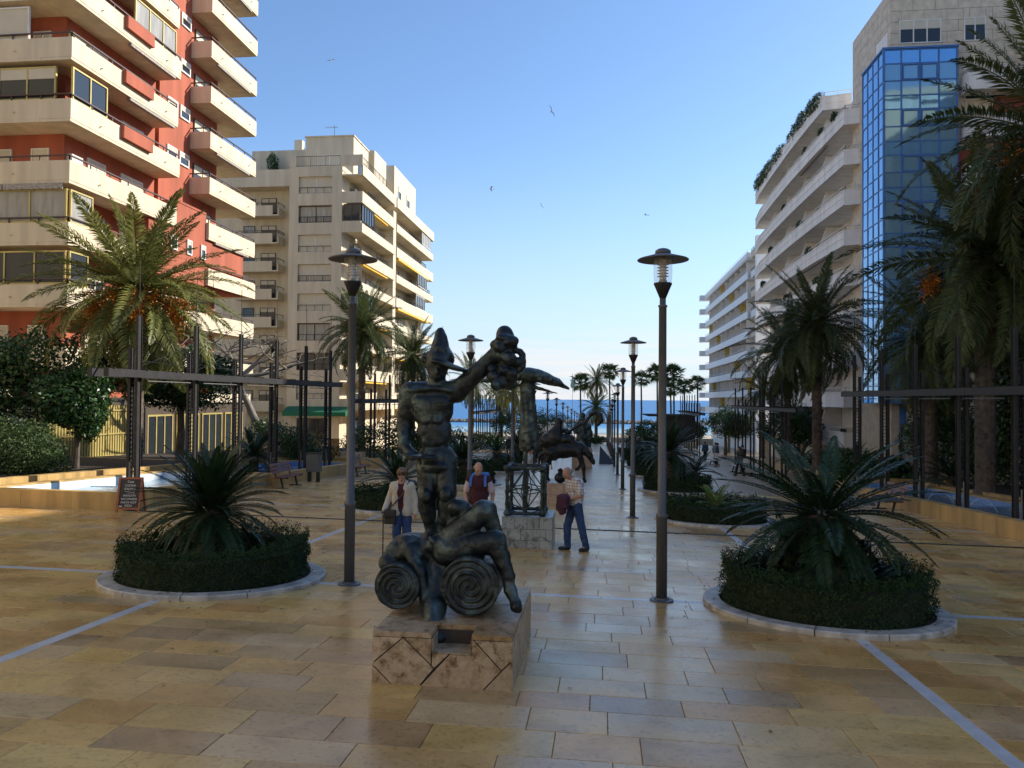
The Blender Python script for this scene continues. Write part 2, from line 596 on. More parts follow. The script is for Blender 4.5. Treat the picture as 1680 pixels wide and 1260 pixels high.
# slotted drain across the plaza
dr = thing("drain_channel", "dark slotted drain channel running across the plaza", "drain", (0, 18.9, 6.9))
mb, mb2 = MB(), MB()
x = -13
while x < 10.2:
    z0, z1 = ground(x, 18.9), ground(x + .6, 18.9)
    for dy in (-.06, .06):
        mb.bar((x, 18.9 + dy, z0 + .001), (x + .6, 18.9 + dy, z1 + .001), .03, .012)
    for k in range(6):
        xx = x + k * .1
        mb.bar((xx + .05, 18.84, ground(xx, 18.9) + .0005), (xx + .05, 18.96, ground(xx, 18.9) + .0005), .035, .010)
    mb2.bar((x, 18.9, z0 + .0005), (x + .6, 18.9, z1 + .0005), .12, .002)
    x += .6
mb.build("grating", m_dark, dr)
mb2.build("channel", M("black_gap", (.006, .006, .006), .9), dr)
# ------------------------------------------------------------------ windows
WCACHE = {}


def win(parent, p, face, w, h, n=2, frame=None, glass=None, shutter=0.0, fr=.07, sill=False, name="window", rail=None):
    """a window on a wall; p = bottom centre on the wall face; face = 'N' (-Y), 'E' (-X... facing left) or 'W' (+X)"""
    frame, glass = frame or m_wframe, glass or m_glass
    key = (round(w, 2), round(h, 2), n, frame.name, round(fr, 2))
    if key not in WCACHE:
        mb = MB()
        d0, d1 = -.09, .02
        mb.box((-w / 2, d0, 0), (w / 2, d1, fr)); mb.box((-w / 2, d0, h - fr), (w / 2, d1, h))
        for i in range(n + 1):
            x = -w / 2 + fr / 2 + i * (w - fr) / n
            mb.box((x - fr / 2, d0 - .003, fr * .9), (x + fr / 2, d1, h - fr * .9))
        WCACHE[key] = mb.mesh("window_frame", frame)
    rot = {'N': 0, 'W': math.pi / 2, 'E': -math.pi / 2}[face]
    wo = link(name, WCACHE[key], parent, Vector(p) - origin(parent), (0, 0, rot))

    def sub(nm, mat, lo, hi):
        if mat.name not in UNIT:
            UNIT[mat.name] = MB().box((-.5, -.5, -.5), (.5, .5, .5)).mesh("box_" + mat.name, mat)
        c = [(a + b) / 2 for a, b in zip(lo, hi)]
        return link(nm, UNIT[mat.name], wo, c, (0, 0, 0), [b - a for a, b in zip(lo, hi)])
    sub("pane", glass, (-w / 2 + .01, -.045, .01), (w / 2 - .01, .01, h - .01))
    if shutter:
        sub("shutter", m_shutter, (-w / 2 + fr, -.07, h - fr - (h - 2 * fr) * shutter), (w / 2 - fr, -.046, h - fr))
    if sill:
        sub("sill", frame, (-w / 2 - .08, -.16, -.07), (w / 2 + .08, .01, 0))
    return wo


def railing(parent, pts, h, mat, posts=1.2, bars=0, th=.04, name="handrail"):
    """rail along a polyline of base points"""
    mb = MB()
    for a, b in zip(pts[:-1], pts[1:]):
        a, b = Vector(a), Vector(b)
        L = (b - a).length
        up = Vector((0, 0, h))
        mb.bar(a + up, b + up, th * 1.6, th)
        k = max(1, round(L / posts))
        for i in range(k + 1):
            q = a.lerp(b, i / k)
            mb.bar(q, q + up, th * .8)
        if bars:
            kk = max(1, round(L / bars))
            for i in range(kk):
                q = a.lerp(b, (i + .5) / kk)
                mb.bar(q + Vector((0, 0, .05)), q + up, th * .45)
            mb.bar(a + Vector((0, 0, .08)), b + Vector((0, 0, .08)), th)
    return mb.build(name, mat, parent)


# ------------------------------------------------------------------ red apartment block (near left)
rb = thing("apartment_building", "tall terracotta red apartment block with cream wrap-round balconies", "apartment block", (-36, 46, 6))
bx("wall", m_red, rb, (-50, 36.7, 5), (-27.6, 52.4, 43))
bx("wall", m_red, rb, (-27.6, 44.85, 5), (-27.4, 48.45, 43))
bx("rear_bounce_facing", m_cream, rb, (-50, 52.41, 5), (-27.62, 52.5, 43))  # unseen cream facing added to keep red bounce off the next block
bx("roof", m_cream, rb, (-50.2, 34.9, 43), (-26, 55.4, 43.5))
TOPS = [12.4 + 3.05 * k for k in range(11)]
for i, T in enumerate(TOPS):
    lvl = i
    # wrap-round balcony of the near corner
    y1 = 44.8 - (.25 if i % 2 else 0) if T > 20 else 41.8
    mb = MB()
    mb.box((-50, 34.95, T - 1.12), (-27.62, 36.68, T - .98))
    mb.box((-27.6, 34.953, T - 1.123), (-26.0, y1, T - .983))
    mb.box((-50, 34.95, T - .975), (-26.12, 35.1, T))
    mb.box((-26.118, 34.947, T - .978), (-25.98, y1 + .01, T + .004))
    mb.box((-27.58, y1 - .12, T - .976), (-26.122, y1, T - .002))
    bal = mb.build("balcony", m_cream, rb)
    railing(bal, [(-49.9, 35.03, T), (-26.05, 35.03, T), (-26.05, y1 - .05, T)], .26, m_rail, 1.6, th=.06)
    for yy in (37.2, 43.2):
        MB().tube([(-25.98, yy, T - .62), (-25.86, yy, T - .64)], .035, 8).build("drain_spout", m_cream, bal)
    MB().tube([(-29.0, 34.95, T - .62), (-29.0, 34.83, T - .64)], .035, 8).build("drain_spout", m_cream, bal)
    if i in (4, 5, 6, 3):
        if i != 3:
            bx("flower_box", m_red, bal, (-25.974, 38.9 + .1 * (i - 4), T - .62), (-25.76, 41.6, T + .06))
    # recess windows
    win(rb, (-27.6, 42.4, T - .9), 'W', 2.1, 2.15, 2, m_wframe, m_glass, (.35, .9, .6, .8, .5)[i % 5])
    win(rb, (-27.6, 39.2, T - .9), 'W', 1.5, 2.15, 2, m_wframe, m_glass, (.7, .2, .9)[i % 3])
    win(rb, (-28.9, 36.7, T - .9), 'N', 1.0, 2.1, 1, m_wframe, m_shutter)
    win(rb, (-31.4, 36.7, T - .9), 'N', 1.8, 2.1, 2, m_wframe, m_glass, .4)
    # small bathroom windows in the link wall
    if T > 22:
        for yy in (46.25, 47.7):
            win(rb, (-27.4, yy, T + .5), 'W', 1.15, .85, 1, m_wframe, m_glass, .35, fr=.1)
    # far stack
    if T > 17:
        mb = MB()
        mb.box((-29.5, 48.5, T - 1.12), (-26.0, 55.3, T - .98))
        mb.box((-26.12, 48.497, T - .979), (-25.98, 55.303, T))
        mb.box((-27.58, 48.494, T - .977), (-26.122, 48.62, T - .002))
        mb.box((-29.5, 55.18, T - .977), (-26.122, 55.306, T - .002))
        b2 = mb.build("balcony", m_cream, rb)
        railing(b2, [(-27.5, 48.56, T), (-26.05, 48.56, T), (-26.05, 55.25, T)], .26, m_rail, 1.5, th=.06)
        for yy in (49.9, 54.1):
            MB().tube([(-25.98, yy, T - .6), (-25.86, yy, T - .62)], .035, 8).build("drain_spout", m_cream, b2)
        win(rb, (-27.6, 50.4, T - .9), 'W', 2.4, 2.1, 2, m_bframe, m_glass, .3)
        if i % 2:
            bx("awning_roll", m_stripe, b2, (-26.2, 49.5, T - 1.26), (-26.02, 54.4, T - 1.13))
    if i in (6, 5):
        bx("awning_roll", m_stripe, bal, (-26.25, 39.8, T - 1.28), (-26.02, 44.3, T - 1.13))


def glazing(parent, T, xs=None, ys=None, frame=None, glass=None, shut=0., h=1.66, n=3, z0=.28):
    if xs:
        win(parent, ((xs[0] + xs[1]) / 2, 35.16, T + z0 - .26), 'N', xs[1] - xs[0], h, n, frame, glass, shut, fr=.08, name="balcony_glazing")
    if ys:
        win(parent, (-26.16, (ys[0] + ys[1]) / 2, T + z0 - .26), 'W', ys[1] - ys[0], h, max(1, round((ys[1] - ys[0]) / 1.2)), frame, glass, 0, fr=.08, name="balcony_glazing")


glazing(rb, TOPS[4], (-36, -26.9), (35.2, 37.9), m_yframe, m_glass, .35, n=6)
glazing(rb, TOPS[2], (-36, -26.2), (35.2, 36.9), m_yframe, m_curtain, 0, n=5)
glazing(rb, TOPS[1], (-36, -26.2), (35.2, 36.6), m_yframe, m_glass, 0, n=6)
glazing(rb, TOPS[6], (-36, -27.1), None, m_wframe, m_shutter, 0, n=5)
glazing(rb, TOPS[6], None, (40.2, 44.4), m_yframe, m_curtain)
glazing(rb, TOPS[5], (-36, -28.4), None, m_wframe, m_shutter, 0, n=4)
win(rb, (-27.6, 36.4 + 1.2, TOPS[5] - .9), 'W', 1.6, 2.1, 2, m_yframe, m_curtain)
for x0, x1 in ((-32.6, -29.6), (-29.5, -26.3)):
    mb = MB()
    k = 0
    x = x0
    while x < x1 - .05:
        mb.prism([(x, 0), (x + .16, 0), (x + .16, .28 + (.04 if k % 2 else 0)), (x, .28)], lambda q: (q[0], 34.93, TOPS[3] - 1.0 - q[1] - .12), lambda q: (q[0], 34.90, TOPS[3] - 1.0 - q[1] - .12))
        x += .16; k += 1
    mb.build("awning_valance", m_stripe, rb)
# lower projecting red block
mb = MB()
mb.box((-27.39, 44.93, 17.3), (-26.2, 48.49, 22.05))
mb.box((-27.59, 42.0, 17.3), (-26.203, 44.92, 20.4))
mb.box((-30, 48.5, 17.3), (-26.2, 53.9, 20.38))
mb.build("wall", m_red, rb)
mb = MB().box((-27.35, 44.95, 22.051), (-26.16, 48.46, 22.18))
mb.build("parapet_cap", m_red, rb)
for T in (15.45, 12.4):
    mb = MB().box((-30, 42.05, T - 1.12), (-26.0, 55.3, T - .98)).box((-26.12, 42.047, T - .979), (-25.98, 55.303, T)).box((-30, 55.18, T - .978), (-26.122, 55.3, T - .002)).box((-27.58, 42.053, T - .978), (-26.122, 42.17, T - .002))
    bl = mb.build("balcony", m_cream2, rb)
    railing(bl, [(-26.05, 42.1, T), (-26.05, 55.2, T)], .26, m_rail, 1.6, th=.06)
    for yy in (43.5, 46.3, 50.0):
        win(rb, (-27.4 if 44.85 < yy < 48.45 else -27.6, yy, T - .95), 'W', 2.0, 2.1, 2, m_wframe, m_glass, (yy * 7 % 5) / 6)
bx("shop_front", m_bframe, rb, (-27.3, 42.06, 5), (-26.3, 55.0, 9.6))
bx("fascia", m_cream2, rb, (-27.32, 42.04, 9.61), (-26.1, 55.2, 10.2))
for k in range(4):
    win(rb, (-26.3, 43.6 + k * 3.1, 5.9), 'W', 2.7, 3.0, 3, m_yframe, m_glass, 0, fr=.1, name="shop_window")
for yy, ww in ((43.0, .6), (44.6, .75), (46.4, .6), (48.1, .6)):
    win(rb, (-26.2, yy, 19.0), 'W', ww, .95, 1, m_wframe, m_glass, .3, fr=.09)
bx("balcony_panel", m_cream, rb, (-26.199, 49.2, 17.35), (-25.95, 55.4, 18.42))
# ground floor shop fronts
for k in range(4):
    yy = 31.6 + k * 2.9
    f = win(rb, (-26.0 if yy < 42 else -26.2, yy, ground(-26, yy) + .1), 'W', 2.7, 3.0, 3, m_bframe, m_glass, 0, fr=.12, name="shop_window")
bx("wall", m_bframe, rb, (-27.6, 30, 5), (-26.03, 36.69, 9.9))
bx("wall", m_bframe, rb, (-27.58, 36.71, 5), (-26.03, 41.98, 9.9))
bx("canopy", m_cream, rb, (-50, 29.8, 9.92), (-25.6, 36.65, 10.25))

# ------------------------------------------------------------------ cream apartment block (mid left)
cb = thing("apartment_building", "cream apartment block with stepped penthouses and yellow awnings, behind the red block", "apartment block", (-34, 90, 5))
bx("wall", m_cream2, cb, (-46, 80.2, 3), (-25.7, 108, 33.5))
bx("wall", m_cream2, cb, (-31.6, 75.6, 3), (-26.1, 80.19, 33.45))
mb = MB()
TC = [30.75 - 2.98 * k for k in range(8)]
# front tower: piers and spandrels framing the window column
mb.box((-31.64, 75, 3), (-30.66, 75.59, 33.3)); mb.box((-27.16, 75, 3), (-26.12, 75.59, 33.3))
for k, T in enumerate(TC):
    mb.box((-30.66, 75.003, T - 1.33), (-27.16, 75.59, T - .12))
mb.box((-31.66, 74.99, 32.35), (-26.1, 75.592, 33.35))
mb.build("facade", m_cream2, cb)
for k, T in enumerate(TC):
    z = T - .12
    w_ = win(cb, (-28.91, 75.35, z), 'N', 3.46, 1.75, 2, m_bframe if k in (1, 5, 6) else m_wframe, m_curtain if k in (1, 5) else m_glass, 0 if k in (1, 5, 6) else .98, fr=.08)
    railing(w_, [(-30.6, 75.12, z), (-27.2, 75.12, z)], .62, m_dark, .9, .16 if k in (1, 3) else 0, th=.04)
    # joints in the render
    # corner balcony + long side balconies
    segs = [(75.0, 87.4, -24.0), (88.6, 108.2, -24.1)]
    for si, (y0, y1, xx) in enumerate(segs):
        mb = MB()
        mb.box((-25.69, y0, T - 1.15), (xx, y1, T - 1.0))
        mb.box((xx - .12, y0 - .003, T - .998), (xx + .02, y1, T - (.25 if (k + si) % 2 else 0)))
        if si == 0:
            mb.box((-26.1, y0 - .006, T - 1.153), (xx - .122, y0 + .12, T - .01))
        mb.box((-25.69, y1 - .1, T - .997), (xx - .123, y1 - .003, T - .02))
        bl = mb.build("balcony", m_cream2, cb)
        a, b_ = (y0 + 2 + (k * 1.7) % 4, y0 + 6.5 + (k * 1.7) % 4) if si == 0 else (y0 + 6 + (k * 2.3) % 6, y0 + 13 + (k * 2.3) % 6)
        railing(bl, [(xx - .05, a, T - (.25 if (k + si) % 2 else 0)), (xx - .05, b_, T - (.25 if (k + si) % 2 else 0))], .5, m_dark, 1.2, .25)
        if (k + si) % 2 == 0:
            bx("awning_roll", m_yawn, bl, (-24.5, y0 + 1, T - 1.36), (-24.12, y1 - 2.5, T - 1.16))
    if k in (1, 4):
        win(cb, (-24.15, 77.3, T + .02), 'W', 4.2, 1.7, 5, m_dark, m_glass, 0, name="balcony_glazing")
        win(cb, (-25.1, 75.12, T + .02), 'N', 1.7, 1.7, 2, m_bframe, m_glass, 0, name="balcony_glazing")
    if k in (2, 3, 0):
        win(cb, (-24.2, 104 - k, T + .02), 'W', 5, 1.7, 5, m_wframe, m_glass if k else m_curtain, 0, name="balcony_glazing")
    for yy, ww in ((78.5, 2.2), (83, 2.6), (91.5, 2.0), (96.5, 2.6), (103, 2.4)):
        win(cb, (-25.7, yy, T - .98), 'W', ww, 2.1, 2, m_bframe, m_glass, .25 if (k + int(yy)) % 3 else .85)
    # wall pier between the two balcony runs
    bx("wall", m_cream2, cb, (-25.69, 87.42, T - 1.9), (-24.2, 88.58, T + 1.05))
    # left wing balconies
    TL = T - .3
    mb = MB()
    mb.box((-39.2, 78.6, TL - 1.12), (-34.3, 80.19, TL - .98)); mb.box((-39.2, 78.597, TL - .978), (-35.0, 78.72, TL))
    mb.box((-34.42, 78.6, TL - .977), (-34.297, 80.18, TL - .3))
    bl = mb.build("balcony", m_cream2, cb)
    railing(bl, [(-39.1, 78.66, TL), (-34.36, 78.66, TL), (-34.36, 80.15, TL)], .28, m_bframe, 1.2, .25 if k == 1 else 0, th=.05)
    win(cb, (-36.1, 80.2, TL - .95), 'N', 1.7, 2.1, 2, m_bframe, m_glass, .2)
    win(cb, (-38.3, 80.2, TL - .95), 'N', 1.3, 2.1, 1, m_bframe, m_curtain if k % 2 else m_glass)
    win(cb, (-32.7, 80.2, TL - .4), 'N', .8, 1.5, 1, m_bframe, m_glass)
    win(cb, (-42, 80.2, TL - .4), 'N', 1.6, 1.5, 2, m_wframe, m_glass, .6)
# top terrace parapet, railing and penthouses
mb = MB()
mb.box((-31.66, 74.98, 33.36), (-31.0, 75.14, 34.45)); mb.box((-26.3, 74.98, 33.36), (-24.0, 75.14, 34.45))
mb.box((-24.16, 75.142, 32.4), (-24.0, 87.5, 33.5)); mb.box((-24.16, 88.4, 32.4), (-24.0, 108.2, 33.6))
mb.box((-46, 78.4, 32.4), (-31.67, 80.18, 34.2))
mb.box((-26.1, 75.01, 32.36), (-24.162, 80, 32.5))
mb.box((-25.69, 80.01, 32.36), (-24.162, 108.1, 32.5))
mb.build("roof_parapet", m_cream2, cb)
railing(cb, [(-30.98, 75.06, 33.36), (-26.32, 75.06, 33.36)], 1.05, m_bframe, 1.5, .2, name="roof_railing")
railing(cb, [(-24.08, 75.2, 33.5), (-24.08, 84, 33.5)], .75, m_bframe, 1.5, .25, name="roof_railing")
bx("penthouse", m_cream2, cb, (-31.7, 79.3, 33.5), (-26.4, 84.5, 37.8))
bx("penthouse", m_cream2, cb, (-38.5, 81, 33.51), (-31.72, 90, 37.1))
bx("penthouse", m_cream2, cb, (-34, 85.2, 33.52), (-25.9, 90.0, 38.2))
bx("penthouse", m_cream2, cb, (-35, 92.6, 33.5), (-25.6, 103.5, 38.7))
for zz in (37.82,):
    bx("roof_cap", m_cream2, cb, (-31.8, 79.2, 37.802), (-26.3, 84.6, 37.95))
win(cb, (-25.6, 95, 34.7), 'W', 1.4, 1.9, 1, m_wframe, m_glass, .3)
win(cb, (-25.6, 99.3, 34.7), 'W', 1.4, 1.9, 1, m_wframe, m_glass, .3)
win(cb, (-29, 79.3, 33.9), 'N', 2.6, 2.0, 2, m_wframe, m_glass, .7)
win(cb, (-26.4, 82.2, 33.9), 'W', 2.6, 2.0, 2, m_bframe, m_glass, 0)
mb = MB()
mb.tube([(-29.5, 82, 37.9), (-29.5, 82, 40.0)], .03, 6)
for k in range(5):
    mb.bar((-30.4 + .3 * k, 81.8 - .2, 39.8), (-30.4 + .3 * k, 82.2, 39.8), .03)
mb.bar((-30.5, 82, 39.8), (-29.1, 82, 39.8), .03)
mb.build("aerial", m_rod, cb)
for k, (xx, yy, hh) in enumerate(((-34.5, 83, .9), (-33.2, 84, .6), (-28, 84, .7))):
    bx("chimney", m_cream2, cb, (xx, yy, 37.0), (xx + .9, yy + .7, 38.0 + hh))
# ground floor shop with green awning
bx("shop_front", m_wframe, cb, (-30.6, 74.9, 5.2), (-27.2, 74.99, 8.4))
MB().prism([(75.0, 9.1), (73.6, 8.55), (73.6, 8.15), (75.0, 8.6)][::-1], lambda q: (-31.5, q[0], q[1]), lambda q: (-25, q[0], q[1])).build("awning", m_green, cb)
win(cb, (-28.9, 74.9, 5.3), 'N', 3.2, 2.6, 3, m_bframe, m_glass, name="shop_window")
win(cb, (-25.7, 79, 5.3), 'W', 3.2, 2.6, 3, m_bframe, m_glass, name="shop_window")

# ------------------------------------------------------------------ beige stone block with the blue glass tower (right)
gb = thing("office_building", "beige stone block with a blue mirror-glass corner tower", "office block", (24, 54, 5))
bx("wall", m_beige, gb, (18.7, 52.9, 4), (62, 60.6, 37.2))
bx("wall", m_beige, gb, (22.6, 52.7, 4), (62, 52.89, 19.9))
# stone cladding panels above and beside the tower
def clad(x0, x1, z0, z1, face, holes=()):
    rows = int(round((z1 - z0) / .74))
    for r_ in range(rows):
        za, zb = z0 + (z1 - z0) * r_ / rows, z0 + (z1 - z0) * (r_ + 1) / rows
        x = x0 - (.7 if r_ % 2 else 0)
        while x < x1 - .01:
            a, b_ = max(x, x0), min(x + 1.4, x1)
            x += 1.4
            if b_ - a < .1:
                continue
            if any(a < h[1] and b_ > h[0] and za < h[3] and zb > h[2] for h in holes):
                # cut to the hole horizontally
                for h in holes:
                    if a < h[1] and b_ > h[0] and za < h[3] and zb > h[2]:
                        if a < h[0] - .1: piece(face, a, h[0], za, zb)
                        if b_ > h[1] + .1: piece(face, h[1], b_, za, zb)
                        if za < h[2] - .1: piece(face, max(a, h[0]), min(b_, h[1]), za, h[2])
                        if zb > h[3] + .1: piece(face, max(a, h[0]), min(b_, h[1]), h[3], zb)
                continue
            piece(face, a, b_, za, zb)


def piece(face, a, b_, za, zb):
    g_ = .012
    d = random.uniform(.0, .006)
    if face == 'N':
        bx("stone_panel", m_beige, gb, (a + g_, 52.855 - d, za + g_), (b_ - g_, 52.9, zb - g_))
    else:
        bx("stone_panel", m_beige, gb, (18.655 - d, a + g_, za + g_), (18.7, b_ - g_, zb - g_))


WH = [(19.2, 21.8, 33.45, 35.0), (23.2, 24.55, 33.45, 35.0), (23.2, 25.9, 29.6, 31.9)]
clad(18.66, 29.4, 28.3, 37.1, 'N', WH)
clad(52.86, 60.55, 28.3, 37.1, 'E', [(53.4, 55.6, 32.9, 34.6)])
win(gb, (20.5, 52.9, 33.45), 'N', 2.6, 1.55, 3, m_wframe, m_glass, .38)
win(gb, (23.87, 52.9, 33.45), 'N', 1.35, 1.55, 2, m_wframe, m_glass, .3)
win(gb, (24.5, 52.9, 29.6), 'N', 2.6, 2.3, 2, m_wframe, m_glass, .2)
bx("window_recess", m_white, gb, (18.66, 53.42, 32.92), (18.72, 55.58, 34.58))
for zt in (30.95, 27.95, 24.95):
    mb = MB().box((22.9, 51.5, zt - 1.15), (29, 52.69, zt - 1.0)).box((22.9, 51.497, zt - .998), (29, 51.6, zt)).box((22.897, 51.61, zt - .997), (23.0, 52.69, zt - .003))
    bl = mb.build("balcony", m_white, gb)
    railing(bl, [(22.95, 52.6, zt), (22.95, 51.55, zt), (29, 51.55, zt)], .25, m_wframe, 1.5)
    win(gb, (25.2, 52.9, zt - .98 - (0 if zt < 30 else 10)), 'N', 3.2, 2.1, 3, m_wframe, m_curtain)
bx("red_wall", m_terra, gb, (25.0, 52.6, 20), (34, 52.85, 29.7))
bx("red_wall", m_terra, gb, (22.6, 52.62, 20), (24.9, 52.84, 26.3))
# tower: every pane is a piece
TW0, TW1, TY0, TY1, TZ1 = 18.0, 22.5, 52.2, 56.3, 32.8
zs = [TZ1]
k = 0
while zs[-1] > 10.9:
    zs.append(zs[-1] - (.9, 1.12, .96)[k % 3]); k += 1
TZ0 = zs[-1]
bx("tower_core", m_blueframe, gb, (TW0 + .08, TY0 + .08, TZ0), (TW1, TY1, TZ1 - .02))
xs = [18.0, 19.1, 20.25, 21.4, 22.5]
ys = [52.2, 53.22, 54.25, 55.28, 56.3]
mb = MB()
for x in xs:
    mb.box((x - .045, TY0 - .02, TZ0), (x + .045, TY0 + .08, TZ1))
for y in ys:
    mb.box((TW0 - .02, y - .045, TZ0), (TW0 + .078, y + .045, TZ1 - .003))
for z in zs:
    mb.box((TW0 - .018, TY0 - .015, z - .035), (TW1, TY0 + .075, z + .035))
    mb.box((TW0 - .015, TY0 + .08, z - .034), (TW0 + .075, TY1, z + .034))
mb.build("mullion_grid", m_blueframe, gb)
bx("tower_cornice", m_blueframe, gb, (TW0 - .08, TY0 - .08, TZ1 + .04), (TW1 + .1, TY1 + .05, TZ1 + .16))
bx("tower_corner", m_blueframe, gb, (TW0 - .06, TY0 - .06, TZ0), (TW0 + .07, TY0 + .07, TZ1 + .038))
for i in range(len(zs) - 1):
    for j in range(4):
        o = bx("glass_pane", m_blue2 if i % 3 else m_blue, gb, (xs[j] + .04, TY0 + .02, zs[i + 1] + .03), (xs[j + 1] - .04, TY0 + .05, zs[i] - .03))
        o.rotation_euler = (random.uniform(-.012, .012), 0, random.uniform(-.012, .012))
        o = bx("glass_pane", m_blue, gb, (TW0 + .02, ys[j] + .04, zs[i + 1] + .03), (TW0 + .05, ys[j + 1] - .04, zs[i] - .03))
        o.rotation_euler = (0, random.uniform(-.012, .012), random.uniform(-.012, .012))
        if i % 3 == 1 and j in (1, 2):
            w_ = xs[j + 1] - xs[j] - .1
            MB().box((xs[j] + .06, TY0 - .045, zs[i + 1] + .04), (xs[j] + .14, TY0 + .015, zs[i] - .04)).box((xs[j + 1] - .14, TY0 - .045, zs[i + 1] + .04), (xs[j + 1] - .06, TY0 + .015, zs[i] - .04)) \
                .box((xs[j] + .14, TY0 - .044, zs[i + 1] + .04), (xs[j + 1] - .14, TY0 + .014, zs[i + 1] + .12)).box((xs[j] + .14, TY0 - .044, zs[i] - .12), (xs[j + 1] - .14, TY0 + .014, zs[i] - .04)).build("casement", m_blueframe, gb)
MB().lathe([(.55, 0), (.55, TZ0 - 5.0)], 20, (19.4, 53.4, 5.0)).build("column", M("blue_column_paint", (.06, .16, .36), .5), gb, True)
for k in range(6):
    yy = 54 + k
for k, xx in enumerate((20.5, 24.5, 29)):
    win(gb, (xx, 52.7, 5.6), 'N', 2.6, 3.0, 3, m_bframe, m_glass if k else m_curtain, name="shop_window")

# ------------------------------------------------------------------ white balconied block behind the tower
wb = thing("apartment_building", "long white apartment block with curved balconies, behind the glass tower", "apartment block", (28, 76, 5))
bx("wall", m_white, wb, (19.6, 60.8, 3), (48, 94, 33.2))
TR = [34.6 - 2.98 * k for k in range(10)]
FULL = [(19.58, 58.7), (17.6, 59.2), (17.4, 66), (17.32, 74), (17.4, 82), (17.6, 90), (18.0, 94.4), (19.58, 94.6)]
TOP = [(19.58, 63.8), (17.5, 64.3), (17.4, 68), (17.32, 74), (17.4, 82), (17.6, 90), (18.0, 94.4), (19.58, 94.6)]


def offset_poly(pl, d):
    out = []
    for i, p_ in enumerate(pl):
        a, b_ = Vector(pl[max(i - 1, 0)]), Vector(pl[min(i + 1, len(pl) - 1)])
        t_ = (b_ - a).normalized()
        out.append((p_[0] + t_.y * d, p_[1] - t_.x * d))
    return out


m_fin = M("white_fin", (.80, .77, .72), .7)
for i, T in enumerate(TR):
    pl = TOP if i == 0 else FULL
    inner = offset_poly(pl, .14)
    mb = MB()
    mb.prism(pl[::-1], lambda q: (q[0], q[1], T - 1.15), lambda q: (q[0], q[1], T - .97))
    for k in range(len(pl) - 1):
        quad = [pl[k], pl[k + 1], inner[k + 1], inner[k]]
        mb.prism(quad[::-1], lambda q: (q[0], q[1], T - .972), lambda q: (q[0], q[1], T - .12))
    bl = mb.build("balcony", m_white, wb)
    cp = offset_poly(pl, -.05); ci = offset_poly(pl, .19)
    mb = MB()
    for k in range(len(pl) - 1):
        mb.prism([cp[k], cp[k + 1], ci[k + 1], ci[k]][::-1], lambda q: (q[0], q[1], T - .12), lambda q: (q[0], q[1], T - .04))
    lip_o, lip_i = offset_poly(pl, -.035), offset_poly(pl, .05)
    for k in range(len(pl) - 1):
        mb.prism([lip_o[k], lip_o[k + 1], lip_i[k + 1], lip_i[k]][::-1], lambda q: (q[0], q[1], T - .62), lambda q: (q[0], q[1], T - .56))
        mb.prism([lip_o[k], lip_o[k + 1], lip_i[k + 1], lip_i[k]][::-1], lambda q: (q[0], q[1], T - 1.19), lambda q: (q[0], q[1], T - 1.09))
    mb.build("coping", m_white, bl)
    railing(bl, [(x, y, T - .04) for x, y in offset_poly(pl, .07)[3:-1]], .16, m_wframe, 2.0, th=.035)
    railing(bl, [(x, y, T - .04) for x, y in inner[:4]], .32, m_wframe, 1.3, th=.045)
    if i:
        # slanted fins dividing the balconies, and soffit steps
        for yy in (66.5, 73, 79.5, 86):
            MB().prism([(17.5, T - .97), (19.58, T - .97), (19.58, T + 1.8), (18.4, T + 1.8)], lambda q: (q[0], yy, q[1]), lambda q: (q[0], yy + .18, q[1])).build("fin", m_fin, wb)
            win(wb, (19.6, yy + 3.2, T - .95), 'E', 2.6, 2.1, 2, m_bframe, m_glass, .4 if int(yy + i) % 2 else 0)
        if i % 3 == 1:
            bx("awning_roll", m_stripe, bl, (17.5, 64, T - 1.3), (17.8, 72, T - 1.16))
bx("roof_edge", m_white, wb, (19.4, 62.3, 33.22), (48, 94.1, 33.6))
win(wb, (19.6, 66, 5.2), 'E', 3, 2.6, 3, m_bframe, m_glass, name="shop_window")
win(wb, (19.6, 72, 5.0), 'E', 3, 2.6, 3, m_bframe, M("warm_brown_door", (.25, .12, .05), .5), name="shop_window")
for yy in (62, 69, 76, 83, 90):
    bx("pillar", m_beige, wb, (18.3, yy, 3), (18.9, yy + .6, TR[-1] - 1.16))
# shallow beige base wall
bx("wall", m_beige, wb, (19.3, 60.81, 3), (19.59, 64.2, 8.0))

